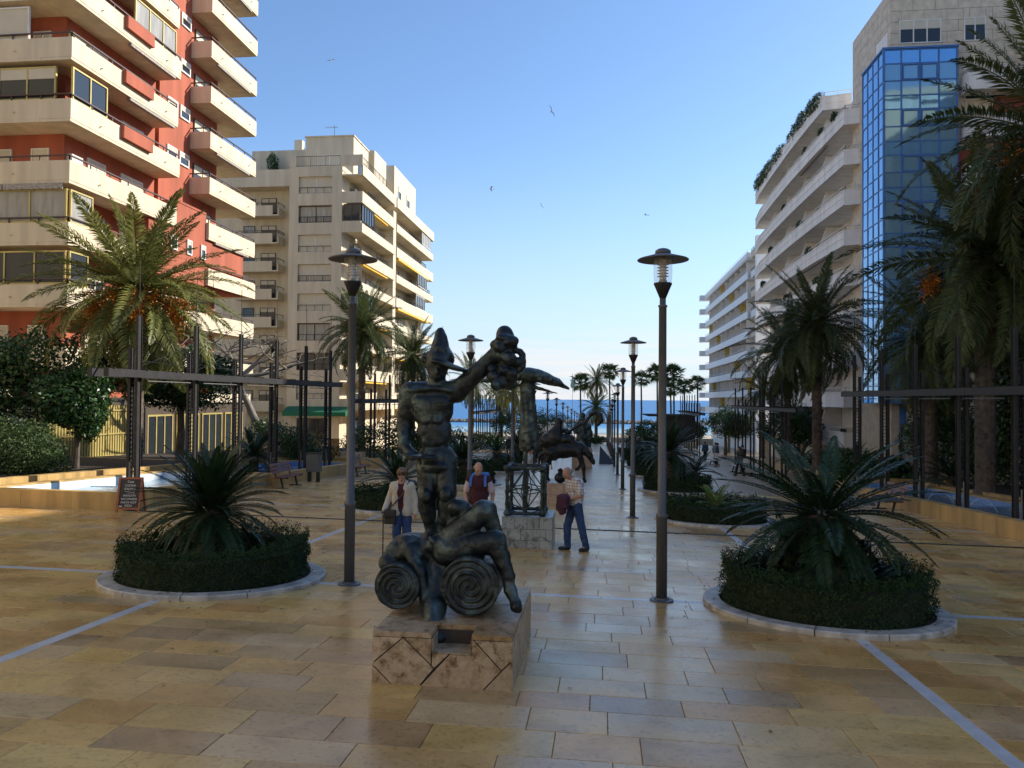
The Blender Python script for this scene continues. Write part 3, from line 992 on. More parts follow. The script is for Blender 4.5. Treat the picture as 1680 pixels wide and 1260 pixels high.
# ------------------------------------------------------------------ far white hotel-like block
fb = thing("apartment_building", "distant white apartment block with long blue-white balcony bands by the sea", "apartment block", (30, 140, 2))
bx("wall", m_white, fb, (23.4, 112, 0), (44, 171, 31.7))
bx("end_wall", m_whiteblue, fb, (21.3, 111, 0), (44, 111.95, 33.2))
m_yel = M("yellow_wall", (.62, .45, .10), .8)
m_och = M("ochre_screen", (.33, .17, .06), .8)
for k in range(11):
    T = 32.7 - 3.0 * k
    if T < 3:
        break
    mb = MB().box((21.9, 121, T - 1.1), (23.38, 170, T - .95)).box((21.9, 121, T - .948), (22.02, 170.0, T)).box((22.03, 169.9, T - .947), (23.38, 170.02, T - .002))
    bl = mb.build("balcony", m_whiteblue, fb)
    railing(bl, [(21.95, 121.2, T), (21.95, 169.8, T)], .28, m_whiteblue, 3.0, th=.05)
    mb = MB().box((22.3, 112, T - 1.1), (23.38, 120.5, T - .95)).box((22.3, 112.0, T - .948), (22.4, 120.5, T - .1))
    railing(mb.build("balcony", m_whiteblue if k % 2 else m_cream, fb), [(22.35, 112.2, T - .1), (22.35, 120.4, T - .1)], .4, m_dark, 2, .4)
    mb = MB().box((20.9, 170.2, T - 1.1), (23.3, 172, T - .95)).box((20.9, 170.2, T - .948), (21.0, 172, T)).box((21.0, 170.203, T - .947), (23.3, 170.3, T - .003))
    mb.build("balcony", m_whiteblue, fb)
    for j in range(9 if k else 0):
        yy = 123 + j * 5.2
        bx("partition", m_yel if (j * 5 + k * 3) % 7 == 0 else m_white, fb, (22.1, yy, T - .94), (23.39, yy + .15, T + 1.85))
        win(fb, (23.4, yy + 2.6, T - .94), 'E', 4.7, 2.3, 3, m_bframe, m_och if (j * 2 + k) % 3 == 0 else m_glass)
bx("roof_edge", m_whiteblue, fb, (21.8, 120.8, 31.8), (44, 171.2, 32.6))

# ------------------------------------------------------------------ unseen blocks: the right pair shades the plaza, the others bounce warm light
lb = thing("apartment_building", "cream apartment block on the left, nearer than the red one and out of the picture", "apartment block", (-38, 0, 7))  # added out of view to bounce sunlight onto the shaded plaza
bx("wall", m_cream2, lb, (-52, -60, 5), (-27, 24, 34))
bx("roof", m_cream2, lb, (-52.2, -60.2, 34), (-26.8, 24.2, 34.5))
for k in range(8):
    for j in range(9):
        win(lb, (-27, -52 + j * 9, 9.5 + 3 * k), 'W', 2.4, 1.8, 2, m_wframe, m_glass, .4)
nb = thing("apartment_building", "cream apartment block across the street behind the viewpoint, out of the picture", "apartment block", (0, -60, 8))  # sunlit facade behind the camera, added for its warm bounce
bx("wall", m_cream2, nb, (-26.5, -75, 6), (60, -58, 32))
for k in range(7):
    for j in range(10):
        win(nb, (-22 + j * 8.5, -58, 9.5 + 3 * k), 'N', 2.4, 1.8, 2, m_wframe, m_glass, .4).rotation_euler = (0, 0, math.pi)
ob = thing("apartment_building", "plain cream apartment block on the right, beside the plaza and out of the picture", "apartment block", (34, 20, 7))
bx("wall", m_cream2, ob, (24, 7, 5), (50, 35.5, 36))
bx("roof", m_cream2, ob, (23.8, 6.8, 36), (50.2, 35.7, 36.6))
for k in range(8):
    for j in range(4):
        win(ob, (24, 10 + j * 6.5, 11 + 3 * k), 'E', 2.4, 1.8, 2, m_wframe, m_glass, .4)
ob2 = thing("apartment_building", "low cream block in the gap beside the glass tower, out of the picture", "apartment block", (36, 44, 7))  # added out of view, its height set to keep sun off the plaza
bx("wall", m_cream2, ob2, (29.8, 35.8, 5), (52, 52.4, 35.6))
bx("roof", m_cream2, ob2, (29.7, 35.75, 35.6), (52.1, 52.45, 36))
for k in range(4):
    for j in range(3):
        win(ob2, (29.8, 38.5 + j * 5, 10 + 3.3 * k), 'E', 2.4, 1.8, 2, m_wframe, m_glass, .4)

# lived-in details: air-conditioning units, chairs and pot plants on the sunlit balconies
m_ac = M("air_conditioner_casing", (.62, .61, .57), .5, var=.1)
rz_ = random.Random(21)
for T in TOPS[2:10]:
    if rz_.random() < .75:
        y = rz_.uniform(36.5, 38.2)
        a = bx("air_conditioner", m_ac, rb, (-27.59, y, T + .35), (-27.28, y + .85, T + .95))
    y = rz_.uniform(50.6, 53.5)
    bx("air_conditioner", m_ac, rb, (-27.45, y, T - .95), (-27.1, y + .8, T - .35))
for k, T in enumerate(TC):
    if k % 2:
        bx("air_conditioner", m_ac, cb, (-33.6, 79.8, T - 1.2), (-32.8, 80.19, T - .6))
    bx("air_conditioner", m_ac, cb, (-25.65, 85.2 + k % 3, T - .95), (-25.2, 86.1 + k % 3, T - .2))
# ------------------------------------------------------------------ foliage builders
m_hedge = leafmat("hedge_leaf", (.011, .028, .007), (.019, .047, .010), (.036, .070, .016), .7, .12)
m_hedgecore = M("hedge_dark_core", (.012, .018, .008), .95, var=.4, vs=9)
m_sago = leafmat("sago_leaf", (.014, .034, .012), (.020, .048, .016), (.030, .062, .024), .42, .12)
m_sagoy = leafmat("young_sago_leaf", (.10, .17, .03), (.16, .22, .04), (.22, .25, .05), .45, .2)
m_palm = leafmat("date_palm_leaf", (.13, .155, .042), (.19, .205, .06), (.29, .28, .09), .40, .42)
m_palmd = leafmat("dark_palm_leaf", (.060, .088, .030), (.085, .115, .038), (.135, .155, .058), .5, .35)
m_fan = leafmat("fan_palm_leaf", (.06, .10, .03), (.09, .14, .04), (.13, .17, .06), .5, .4)
m_stalk = M("palm_stalk", (.20, .16, .05), .6)
m_fruit = leafmat("orange_dates", (.42, .11, .015), (.50, .18, .02), (.55, .26, .03), .5, .1)
m_dead = leafmat("dry_frond", (.22, .15, .07), (.28, .2, .10), (.18, .12, .06), .8, .2)
m_trunk = M("palm_trunk", (.105, .080, .058), .95, var=.45, vs=5, bump=.6, bs=14)
m_bark = M("tree_bark", (.10, .08, .06), .9, var=.4, vs=4, bump=.5, bs=18)
m_bark2 = M("grey_bare_bark", (.20, .18, .15), .9, var=.3, vs=3, bump=.4)
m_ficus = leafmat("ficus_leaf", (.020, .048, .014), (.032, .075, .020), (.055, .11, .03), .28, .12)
m_bush = leafmat("bush_leaf", (.03, .06, .016), (.05, .09, .025), (.09, .12, .04), .5, .2)


def leaf_mesh(name, pts, nrm, size, mat, r, aspect=.5, jit=.7, core=None):
    """one mesh of leaf-sized diamonds at pts, facing roughly nrm (numpy arrays)"""
    k = len(pts)
    d = nrm + r.normal(0, jit, (k, 3))
    d /= np.linalg.norm(d, axis=1)[:, None] + 1e-9
    a = np.cross(d, r.normal(0, 1, (k, 3)))
    a /= np.linalg.norm(a, axis=1)[:, None] + 1e-9
    b = np.cross(d, a)
    s = (size * r.uniform(.65, 1.35, k))[:, None]
    v = np.empty((k, 4, 3))
    v[:, 0] = pts - a * s * .5
    v[:, 1] = pts + b * s * aspect * .5 + d * s * .08
    v[:, 2] = pts + a * s * .5
    v[:, 3] = pts - b * s * aspect * .5 + d * s * .08
    return np_mesh(name, v.reshape(-1, 3), np.arange(k * 4).reshape(k, 4), mat)


def np_mesh(name, v, quads, mat, smooth=False):
    me = bpy.data.meshes.new(name)
    nf, w_ = quads.shape
    me.vertices.add(len(v)); me.vertices.foreach_set('co', np.asarray(v, np.float32).ravel())
    me.loops.add(nf * w_); me.loops.foreach_set('vertex_index', quads.astype(np.int32).ravel())
    me.polygons.add(nf); me.polygons.foreach_set('loop_start', np.arange(0, nf * w_, w_, dtype=np.int32))
    if smooth:
        me.polygons.foreach_set('use_smooth', np.ones(nf, dtype=bool))
    me.update(calc_edges=True)
    if mat:
        me.materials.append(mat)
    return me


def ring_points(k, ri, ro, h, r):
    """points on the outer faces of a hedge ring, and their normals"""
    A = np.array([2 * np.pi * ro * h, np.pi * (ro * ro - ri * ri), 2 * np.pi * ri * h * .6])
    n_ = (k * A / A.sum()).astype(int)
    out, nr = [], []
    t = r.uniform(0, 2 * np.pi, n_[0]); z = r.uniform(0, h, n_[0]); q = ro + r.normal(-.02, .03, n_[0]) + .035 * np.sin(t * 9 + 2 * np.sin(t * 4)) + .025 * np.sin(z * 20 + t * 5)
    out.append(np.c_[q * np.cos(t), q * np.sin(t), z]); nr.append(np.c_[np.cos(t), np.sin(t), .2 * np.ones_like(t)])
    t = r.uniform(0, 2 * np.pi, n_[1]); q = np.sqrt(r.uniform(ri * ri, ro * ro, n_[1])); z = h + r.normal(0, .03, n_[1]) + .035 * np.sin(t * 5 + 1) + .03 * np.sin(t * 13) + .03 * np.sin(t * 31 + q * 20)
    out.append(np.c_[q * np.cos(t), q * np.sin(t), z]); nr.append(np.c_[.3 * np.cos(t), .3 * np.sin(t), np.ones_like(t)])
    t = r.uniform(0, 2 * np.pi, n_[2]); z = r.uniform(h * .2, h, n_[2]); q = ri + r.normal(.02, .03, n_[2])
    out.append(np.c_[q * np.cos(t), q * np.sin(t), z]); nr.append(np.c_[-np.cos(t), -np.sin(t), .2 * np.ones_like(t)])
    # stray shoots along the top edge
    m_ = k // 45
    t = r.uniform(0, 2 * np.pi, m_); base = np.c_[ro * .95 * np.cos(t), ro * .95 * np.sin(t), np.full(m_, h)]
    sh = []
    for i in range(6):
        sh.append(base + np.c_[np.cos(t) * .015 * i, np.sin(t) * .015 * i, np.full(m_, .022) * i * r.uniform(.4, 1.7, m_)] + r.normal(0, .008, (m_, 3)))
    sh = np.concatenate(sh)
    out.append(sh); nr.append(r.normal(0, 1, sh.shape))
    return np.concatenate(out), np.concatenate(nr)


def kerb_mesh(ro, ri, h, n_):
    a0, a1 = .004, 2 * math.pi / n_ - .004
    st = 5
    mb = MB()
    pr = [(ri, 0), (ro, 0), (ro, h - .015), (ro - .02, h), (ri, h)]
    vs = []
    for i in range(st + 1):
        a = a0 + (a1 - a0) * i / st
        vs += [(q * math.cos(a), q * math.sin(a), z) for q, z in pr]
    m_ = len(pr)
    fs = [(i * m_ + j, i * m_ + (j + 1) % m_, (i + 1) * m_ + (j + 1) % m_, (i + 1) * m_ + j) for i in range(st) for j in range(m_)]
    fs += [tuple(range(m_ - 1, -1, -1)), tuple(range(st * m_, st * m_ + m_))]
    return mb.add(vs, fs).mesh("kerb_stone", m_kerb)


KERB = kerb_mesh(1.63, 1.40, .075, 12)


def slope_rot():
    return (math.atan(-.04), math.atan(.01444), 0)


def planter(x, y, label):
    t = thing("round_planter", label, "planter", (x, y, ground(x, y) - .005), "round planters along the plaza")
    t.rotation_euler = slope_rot()
    for k in range(12):
        link("kerb_stone", KERB, t, (0, 0, 0), (0, 0, k * math.pi / 6 + .2))
    mb = MB().lathe([(1.405, 0), (1.405, .05), (.4, .09), (0.02, .1)], 24)
    link("soil", mb.mesh("soil", m_soil), t)
    return t


HEDGE = {}


def hedge(x, y, label, h, k, leaf, seed, ri=.92, ro=1.36):
    key = (round(h, 2), k, seed)
    if key not in HEDGE:
        r = np.random.default_rng(seed)
        p_, n_ = ring_points(k, ri, ro, h, r)
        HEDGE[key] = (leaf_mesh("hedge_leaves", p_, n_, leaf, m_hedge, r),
                      MB().lathe([(ri + .06, 0.02), (ro - .07, 0.02), (ro - .06, h - .06), (ri + .06, h - .06), (ri + .055, .03)], 32).mesh("hedge_dark_core", m_hedgecore))
    t = thing("hedge", label, "hedge", (x, y, ground(x, y) + .06), "clipped ring hedges in the planters")
    o = link("leaves", HEDGE[key][0], t); o["kind"] = "stuff"
    link("dark_core", HEDGE[key][1], t)  # solid dark core added to block the gaps between the leaves
    return t


def frond_mesh(name, L, n_, leaf_len, droop, width, mat, curl=.0, vee=.6, tipw=.15, base=.12, seed=0, rachis=.02, jit=.12, fwd_=.55):
    """a feather leaf along +X from the origin, arching down by droop (radians over its length)"""
    r = np.random.default_rng(seed)
    N = 14
    ang = np.linspace(0, 1, N) ** 1.3 * -droop
    step = L / (N - 1)
    px, pz = [0.0], [0.0]
    for i in range(N - 1):
        px.append(px[-1] + math.cos(ang[i]) * step); pz.append(pz[-1] + math.sin(ang[i]) * step)
    px, pz = np.array(px), np.array(pz)
    py = curl * L * np.linspace(0, 1, N) ** 2
    verts, quads = [], []
    # rachis as a flat triangular strip
    for i in range(N):
        w_ = rachis * (1 - .85 * i / (N - 1))
        verts += [(px[i], py[i] - w_, pz[i]), (px[i], py[i] + w_, pz[i]), (px[i], py[i], pz[i] - w_ * 1.3)]
    for i in range(N - 1):
        a, b = i * 3, (i + 1) * 3
        quads += [(a, b, b + 1, a + 1), (a + 1, b + 1, b + 2, a + 2), (a + 2, b + 2, b, a)]
    us = np.linspace(base, .995, n_)
    for side in (-1, 1):
        for u in us + r.uniform(-.006, .006, n_):
            u = min(max(u, base), .999)
            f = u * (N - 1); i = min(int(f), N - 2); f -= i
            p = np.array([px[i] + (px[i + 1] - px[i]) * f, py[i] + (py[i + 1] - py[i]) * f, pz[i] + (pz[i + 1] - pz[i]) * f])
            tx = np.array([math.cos(ang[i]), 0, math.sin(ang[i])]); up = np.array([-tx[2], 0, tx[0]])
            prof = (math.sin(math.pi * min(1, (u - base) / (1 - base) * .86 + .14)) ** .55) * (1 - .35 * u) if tipw < .5 else 1
            ll = leaf_len * max(tipw, prof) * r.uniform(.85, 1.1)
            fw = fwd_ + .5 * u + r.normal(0, jit)
            d = tx * fw + np.array([0, side, 0]) * 1.0 + up * (vee + r.normal(0, jit))
            d /= np.linalg.norm(d)
            w_ = np.cross(d, up); w_ /= np.linalg.norm(w_) + 1e-9
            w_ = w_ * width * .5
            dn = np.array([0, 0, -1.0])
            k0 = len(verts)
            mid = p + d * ll * .5 + dn * ll * .03
            tip = p + d * ll + dn * ll * .34
            verts += [tuple(p), tuple(mid + w_), tuple(tip), tuple(mid - w_)]
            quads.append((k0, k0 + 1, k0 + 2, k0 + 3))
    return np_mesh(name, np.array(verts), np.array(quads), mat)


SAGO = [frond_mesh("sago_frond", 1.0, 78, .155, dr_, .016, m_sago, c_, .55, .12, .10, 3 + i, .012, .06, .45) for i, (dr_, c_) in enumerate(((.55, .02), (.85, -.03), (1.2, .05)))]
SAGOY = [frond_mesh("young_frond", 1.0, 26, .22, .9, .03, m_sagoy, 0, .5, .12, .1, 9, .015, .08, .5)]


def crown(parent, meshes, n_, length, z, el0, el1, seed, name="frond", power=1.0, twist=.3, rad=.05):
    """fronds round the top of a stem: elevations run from el0 (innermost) to el1 (outermost)"""
    r = random.Random(seed)
    for i in range(n_):
        f = (i + .5) / n_
        az = i * 2.39996 + r.uniform(-.25, .25)
        el = el0 + (el1 - el0) * f ** power + r.uniform(-.09, .09)
        mi = min(len(meshes) - 1, int(f * len(meshes) + r.uniform(-.35, .35)))
        mi = max(0, mi)
        s = length * r.uniform(.86, 1.1) * (1 - .18 * abs(f - .5))
        o = link(name, meshes[mi], parent, (rad * math.cos(az), rad * math.sin(az), z - f * .04 * length))
        o.rotation_mode = 'XYZ'
        o.rotation_euler = (r.uniform(-twist, twist), -el, az)
        o.scale = (s, s, s)


def sago(x, y, label, trunk_h, n_, L, el0, el1, seed, trunk_r=.2, meshes=None, group="sago palms in the ring hedges", pw=1.0):
    t = thing("sago_palm", label, "sago palm", (x, y, ground(x, y) + .05), group)
    if trunk_h > .05:
        prof = [(trunk_r * 1.1, 0)]
        k = max(4, int(trunk_h / .07))
        for i in range(k):
            prof += [(trunk_r * (1 + .10 * (i % 2)), trunk_h * (i + .3) / k), (trunk_r * (.86 + .1 * (i % 2)), trunk_h * (i + .9) / k)]
        prof += [(trunk_r * .6, trunk_h + .05), (.03, trunk_h + .12)]
        link("trunk", MB().lathe(prof, 14).mesh("trunk", m_trunk), t)
    crown(t, meshes or SAGO, n_, L, trunk_h + .05, el0, el1, seed, power=pw)
    return t


ROW = ["nearest", "second", "third", "fourth", "fifth", "sixth", "seventh", "eighth", "ninth", "tenth", "eleventh", "twelfth", "thirteenth"]
for k in range(8):
    y = 11.3 + 10.58 * k
    for px, side in ((PX0, "left"), (PX1, "right")):
        planter(px, y, f"{ROW[k]} round planter with a pale stone kerb in the {side} row of the plaza")
        big = k == 0
        kk = 26000 if k == 0 else (9000 if k < 3 else 3500)
        hedge(px, y, f"{ROW[k]} clipped dark green ring hedge in the {side} row of planters", .47 if px < 0 else .50, kk, .034 if k == 0 else (.055 if k < 3 else .09), (5 if px < 0 else 8) if k == 0 else 6).rotation_euler = (0, 0, k * 1.3)
# the sago palms, each different
sago(PX0 - .1, 11.3, "dense upright sago palm in the nearest left planter", .92, 96, 1.2, R(84), R(-45), 21, .25, pw=1.25)
rp = sago(PX1, 11.3, "broad spreading sago palm in the nearest right planter", 1.22, 60, 1.62, R(60), R(-40), 22, .24, pw=.9)
# low suckers round the foot of the right-hand sago
for i in range(7):
    a = i * .9 + .3
    su = thing("sago_offshoot", "low dark sago offshoot at the foot of the broad sago palm", "plant", (PX1 + .5 * math.cos(a), 11.3 + .5 * math.sin(a), ground(PX1, 11.3) + .05), "offshoots under the broad sago palm")
    crown(su, SAGO, 14, .8, .35 + .15 * (i % 3), R(80), R(5), 40 + i)
    link("stem", MB().lathe([(.1, 0), (.1, .3 + .15 * (i % 3)), (.03, .42 + .15 * (i % 3))], 8).mesh("stem", m_trunk), su)
sago(PX0, 21.88, "low sago palm in the second left planter, left of the woman with the cane", .75, 40, 1.35, R(75), R(-30), 23)
sago(PX1 + .05, 21.88, "small yellow-green young sago in the second right planter", .35, 18, .8, R(80), R(5), 24, .12, SAGOY)
sago(PX0, 32.46, "wide sago palm in the third left planter, behind the man in the maroon vest", .9, 44, 1.55, R(75), R(-30), 25)
sago(PX1 - .3, 32.46, "tall bushy sago palm in the third right planter", 1.5, 60, 1.6, R(82), R(-45), 26, .3)
sago(PX1 + .75, 32.9, "leaning sago palm beside the tall bushy one in the third right planter", .7, 26, 1.35, R(60), R(-25), 27)
for k in range(3, 8):
    y = 11.3 + 10.58 * k
    for px, side in ((PX0, "left"), (PX1, "right")):
        sago(px, y, f"sago palm in the {ROW[k]} planter of the {side} row", .9 + .25 * ((k + (px > 0)) % 3), 30, 1.4, R(78), R(-30), 30 + k)

# ------------------------------------------------------------------ date palms
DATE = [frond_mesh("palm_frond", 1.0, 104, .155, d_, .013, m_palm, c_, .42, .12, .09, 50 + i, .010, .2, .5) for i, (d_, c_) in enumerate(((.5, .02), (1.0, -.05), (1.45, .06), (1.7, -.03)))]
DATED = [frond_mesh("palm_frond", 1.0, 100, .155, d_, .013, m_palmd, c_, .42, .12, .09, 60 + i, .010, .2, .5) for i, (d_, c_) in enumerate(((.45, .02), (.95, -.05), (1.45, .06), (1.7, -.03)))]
DEADF = [frond_mesh("dry_frond", 1.0, 30, .14, 1.3, .010, m_dead, 0, .2, .12, .1, 70, .010, .15, .5)]


def palm_trunk(parent, h, r_, lean=(0, 0)):
    mb = MB()
    n_ = max(10, int(h / .16))
    pts, rad = [], []
    for i in range(n_ + 1):
        f = i / n_
        pts.append((lean[0] * f * f, lean[1] * f * f, -.25 + (h + .25) * f))
        rad.append(r_ * (1.25 if f < .04 else 1) * (1 + .06 * (i % 2)) * (1 + .25 * max(0, f - .82) / .18))
    mb.tube(pts, rad, 14)
    # old leaf bases
    rr_ = random.Random(int(h * 100))
    for i in range(int(h * 16)):
        f = rr_.uniform(.05, 1)
        a = i * 2.4
        c = Vector((lean[0] * f * f + math.cos(a) * r_ * .98, lean[1] * f * f + math.sin(a) * r_ * .98, h * f))
        mb.bar(c, c + Vector((math.cos(a) * .05, math.sin(a) * .05, .09)), .10, .03)
    link("trunk", mb.mesh("trunk", m_trunk), parent)


def date_palm(x, y, zc, label, L, n_, seed, meshes=DATED, r_=.2, el1=-52, fruit=0, lean=(0, 0), dead=0, z0=None, pw=.85):
    zb = (ground(x, y) if z0 is None else z0)
    t = thing("date_palm", label, "palm tree", (x - lean[0], y - lean[1], zb))
    h = zc - zb
    palm_trunk(t, h, r_, lean)
    cr_ = bpy.data.objects.new("crown", None); COL.objects.link(cr_); cr_.parent = t; cr_.location = (lean[0], lean[1], h)
    WORLD[cr_.name] = Vector((x, y, zc))
    crown(cr_, meshes, n_, L, .1, R(84), R(el1), seed, twist=.5, rad=.1, power=pw)
    if dead:
        crown(cr_, DEADF, dead, L * .62, -.2, R(-50), R(-82), seed + 1, name="dry_frond", rad=.12)
    if fruit:
        rr_ = random.Random(seed)
        for i in range(fruit):
            a = i * 2.4 + .4
            mb = MB()
            e = rr_.uniform(.7, 1.1)
            p0 = Vector((0, 0, .1)); p1 = Vector((math.cos(a) * e * .7, math.sin(a) * e * .7, .45)); p2 = Vector((math.cos(a) * e * 1.7, math.sin(a) * e * 1.7, -.1 - .5 * e))
            mb.tube([p0, p1, p2], [.03, .025, .02], 5)
            st = mb.mesh("fruit_stalk", m_stalk)
            fs_ = link("fruit_cluster", st, cr_)
            k = 650
            q = np.random.default_rng(seed + i)
            c = np.array(p2) + np.array([0, 0, -.15])
            pts = c + q.normal(0, 1, (k, 3)) * np.array([.2, .2, .3])
            fr_ = link("dates", leaf_mesh("dates", pts, q.normal(0, 1, (k, 3)), .085, m_fruit, q, .8), fs_)
            fr_["kind"] = "stuff"
    return t


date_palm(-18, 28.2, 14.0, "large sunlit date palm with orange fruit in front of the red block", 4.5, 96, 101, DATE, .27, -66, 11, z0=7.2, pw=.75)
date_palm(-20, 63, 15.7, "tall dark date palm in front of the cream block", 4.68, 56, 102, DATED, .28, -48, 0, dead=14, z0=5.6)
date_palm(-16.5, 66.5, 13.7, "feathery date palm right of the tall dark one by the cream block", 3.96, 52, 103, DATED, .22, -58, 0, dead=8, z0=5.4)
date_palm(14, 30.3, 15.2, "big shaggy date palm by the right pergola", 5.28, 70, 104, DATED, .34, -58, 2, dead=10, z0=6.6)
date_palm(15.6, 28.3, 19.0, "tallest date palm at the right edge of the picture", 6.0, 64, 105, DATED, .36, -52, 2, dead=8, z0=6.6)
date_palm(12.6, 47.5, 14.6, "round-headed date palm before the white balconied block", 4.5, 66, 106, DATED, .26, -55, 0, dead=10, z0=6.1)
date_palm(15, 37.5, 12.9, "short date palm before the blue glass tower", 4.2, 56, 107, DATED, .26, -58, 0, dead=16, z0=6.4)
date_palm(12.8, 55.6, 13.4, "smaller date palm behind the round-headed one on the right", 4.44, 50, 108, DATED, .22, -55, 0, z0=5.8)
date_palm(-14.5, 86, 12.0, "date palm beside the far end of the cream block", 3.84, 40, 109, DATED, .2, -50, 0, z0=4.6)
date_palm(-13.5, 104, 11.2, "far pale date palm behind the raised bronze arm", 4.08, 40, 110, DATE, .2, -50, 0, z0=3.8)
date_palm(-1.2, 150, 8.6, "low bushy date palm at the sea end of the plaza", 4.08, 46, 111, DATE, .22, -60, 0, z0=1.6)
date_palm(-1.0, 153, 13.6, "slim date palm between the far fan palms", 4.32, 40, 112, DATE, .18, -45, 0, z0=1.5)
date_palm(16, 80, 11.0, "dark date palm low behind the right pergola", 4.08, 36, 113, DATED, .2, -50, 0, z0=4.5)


def fan_leaf(seed):
    r = random.Random(seed)
    mb = MB()
    mb.bar((0, 0, 0), (.55, 0, .02), .03)
    vs, fs = [], []
    n_ = 16
    for i in range(n_):
        a0 = -1.9 + 3.8 * i / n_; a1 = a0 + 3.8 / n_ * .8; am = (a0 + a1) / 2
        rr_ = .55 * r.uniform(.85, 1.1)
        k = len(vs)
        vs += [(.5, 0, 0), (.5 + .33 * math.cos(a0), .33 * math.sin(a0), .03), (.5 + rr_ * math.cos(am), rr_ * math.sin(am), -.10 * r.uniform(.5, 2)), (.5 + .33 * math.cos(a1), .33 * math.sin(a1), .0)]
        fs.append((k, k + 1, k + 2, k + 3))
    mb.add(vs, fs)
    return mb.mesh("fan_frond", m_fan)


FAN = [fan_leaf(k) for k in range(3)]


def fan_palm(x, y, zc, label, s, n_, seed, r_=.17):
    zb = ground(x, y)
    t = thing("fan_palm", label, "palm tree", (x, y, zb), "fan palms on the seafront")
    h = zc - zb
    mb = MB().tube([(0, 0, -.2), (.1, 0, h * .5), (0, 0, h)], [r_ * 1.3, r_, r_ * .85], 10)
    link("trunk", mb.mesh("trunk", m_trunk), t)
    cr_ = bpy.data.objects.new("crown", None); COL.objects.link(cr_); cr_.parent = t; cr_.location = (0, 0, h)
    crown(cr_, FAN, n_, s, 0, R(80), R(-55), seed, twist=.4)


for i, (x, y, zc, s, n_, d) in enumerate(((-4.2, 150, 13.3, 2.3, 34, "round-headed fan palm left of the slim date palm"), (1.4, 152, 15.4, 2.2, 30, "tall fan palm behind the right row of lamps"),
                                          (7.4, 150, 14.0, 2.1, 28, "slender fan palm alone against the sea right of the lamps"), (10.4, 150, 15.0, 2.5, 36, "dark fan palm left of the nearest right lamp post"),
                                          (13.6, 151, 14.9, 2.5, 36, "dark fan palm right of the nearest right lamp post"), (12.6, 146, 12.0, 1.9, 30, "lower fan palm under the dark pair"),
                                          (15.3, 148, 12.4, 2.0, 30, "low fan palm left of the distant white block"), (18.2, 152, 13.2, 2.0, 26, "thin fan palm next to the distant white block"))):
    fan_palm(x, y, zc, d, s, n_, 200 + i)

# ------------------------------------------------------------------ broadleaf trees and bushes
def blob_points(k, blobs, r):
    """leaf positions near the surfaces of several overlapping blobs (c, radii)"""
    w_ = np.array([b[1][0] * b[1][2] for b in blobs]); n_ = (k * w_ / w_.sum()).astype(int)
    P, N = [], []
    for (c, rad), m_ in zip(blobs, n_):
        d = r.normal(0, 1, (m_, 3)); d /= np.linalg.norm(d, axis=1)[:, None]
        q = np.clip(r.normal(.93, .12, m_), .35, 1.15)[:, None]
        P.append(np.array(c) + d * np.array(rad) * q); N.append(d)
    return np.concatenate(P), np.concatenate(N)


def tree(name, x, y, label, blobs, k, leaf, mat, seed, trunk_r=.14, z0=None, trunk_top=None, cat="tree", limbs=5):
    zb = ground(x, y) if z0 is None else z0
    t = thing(name, label, cat, (x, y, zb))
    r = np.random.default_rng(seed)
    sub = []
    rr_ = random.Random(seed)
    for c, rad in blobs:      # break every blob into clumps
        sub.append((c, tuple(q * .82 for q in rad)))
        for i in range(9):
            d = Vector((rr_.gauss(0, 1), rr_.gauss(0, 1), rr_.gauss(0, .9))).normalized()
            sub.append((tuple(c[j] + d[j] * rad[j] * .72 for j in range(3)), tuple(q * rr_.uniform(.28, .45) for q in rad)))
    p_, n_ = blob_points(k, sub, r)
    ok = p_[:, 2] > .05
    o = link("crown", leaf_mesh("crown", p_[ok], n_[ok], leaf, mat, r, .5, .8), t)
    if trunk_r:
        mb = MB()
        tt = trunk_top or blobs[0][0][2] * .75
        mb.tube([(0, 0, -.2), (.05, .02, tt * .5), (0, 0, tt)], [trunk_r * 1.3, trunk_r, trunk_r * .8], 9)
        for i in range(limbs):
            c, rad = blobs[i % len(blobs)]
            a = i * 2.4
            mb.tube([(0, 0, tt * .9), (c[0] * .5 + math.cos(a) * .2, c[1] * .5 + math.sin(a) * .2, (tt + c[2]) / 2), (c[0] + math.cos(a) * rad[0] * .6, c[1] + math.sin(a) * rad[1] * .6, c[2] + rad[2] * .3)], [trunk_r * .6, trunk_r * .35, .02], 6)
        link("trunk", mb.mesh("trunk", m_bark), t)
    return t


BED = 7.25       # height of the raised bed on the left near the first basin
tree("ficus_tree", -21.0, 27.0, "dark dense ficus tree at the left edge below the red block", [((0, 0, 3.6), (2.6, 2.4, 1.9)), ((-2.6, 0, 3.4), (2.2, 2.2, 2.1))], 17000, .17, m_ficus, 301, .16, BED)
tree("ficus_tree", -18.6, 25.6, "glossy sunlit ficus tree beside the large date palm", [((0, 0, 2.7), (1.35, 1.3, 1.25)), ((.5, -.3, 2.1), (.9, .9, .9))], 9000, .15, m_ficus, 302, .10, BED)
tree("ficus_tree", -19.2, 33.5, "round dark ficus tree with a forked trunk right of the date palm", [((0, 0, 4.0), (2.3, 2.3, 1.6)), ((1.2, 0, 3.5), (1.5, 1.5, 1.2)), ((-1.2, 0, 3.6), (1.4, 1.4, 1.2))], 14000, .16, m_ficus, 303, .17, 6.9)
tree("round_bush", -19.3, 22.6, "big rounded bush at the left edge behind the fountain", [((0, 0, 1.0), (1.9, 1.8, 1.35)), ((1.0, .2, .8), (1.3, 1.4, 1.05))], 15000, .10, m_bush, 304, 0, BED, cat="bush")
tree("round_bush", -17.6, 40, "dark bush between the left pergola posts", [((0, 0, 1.1), (2.2, 2, 1.5)), ((1.6, 1, .9), (1.6, 1.5, 1.1))], 9000, .14, m_ficus, 305, 0, cat="bush")
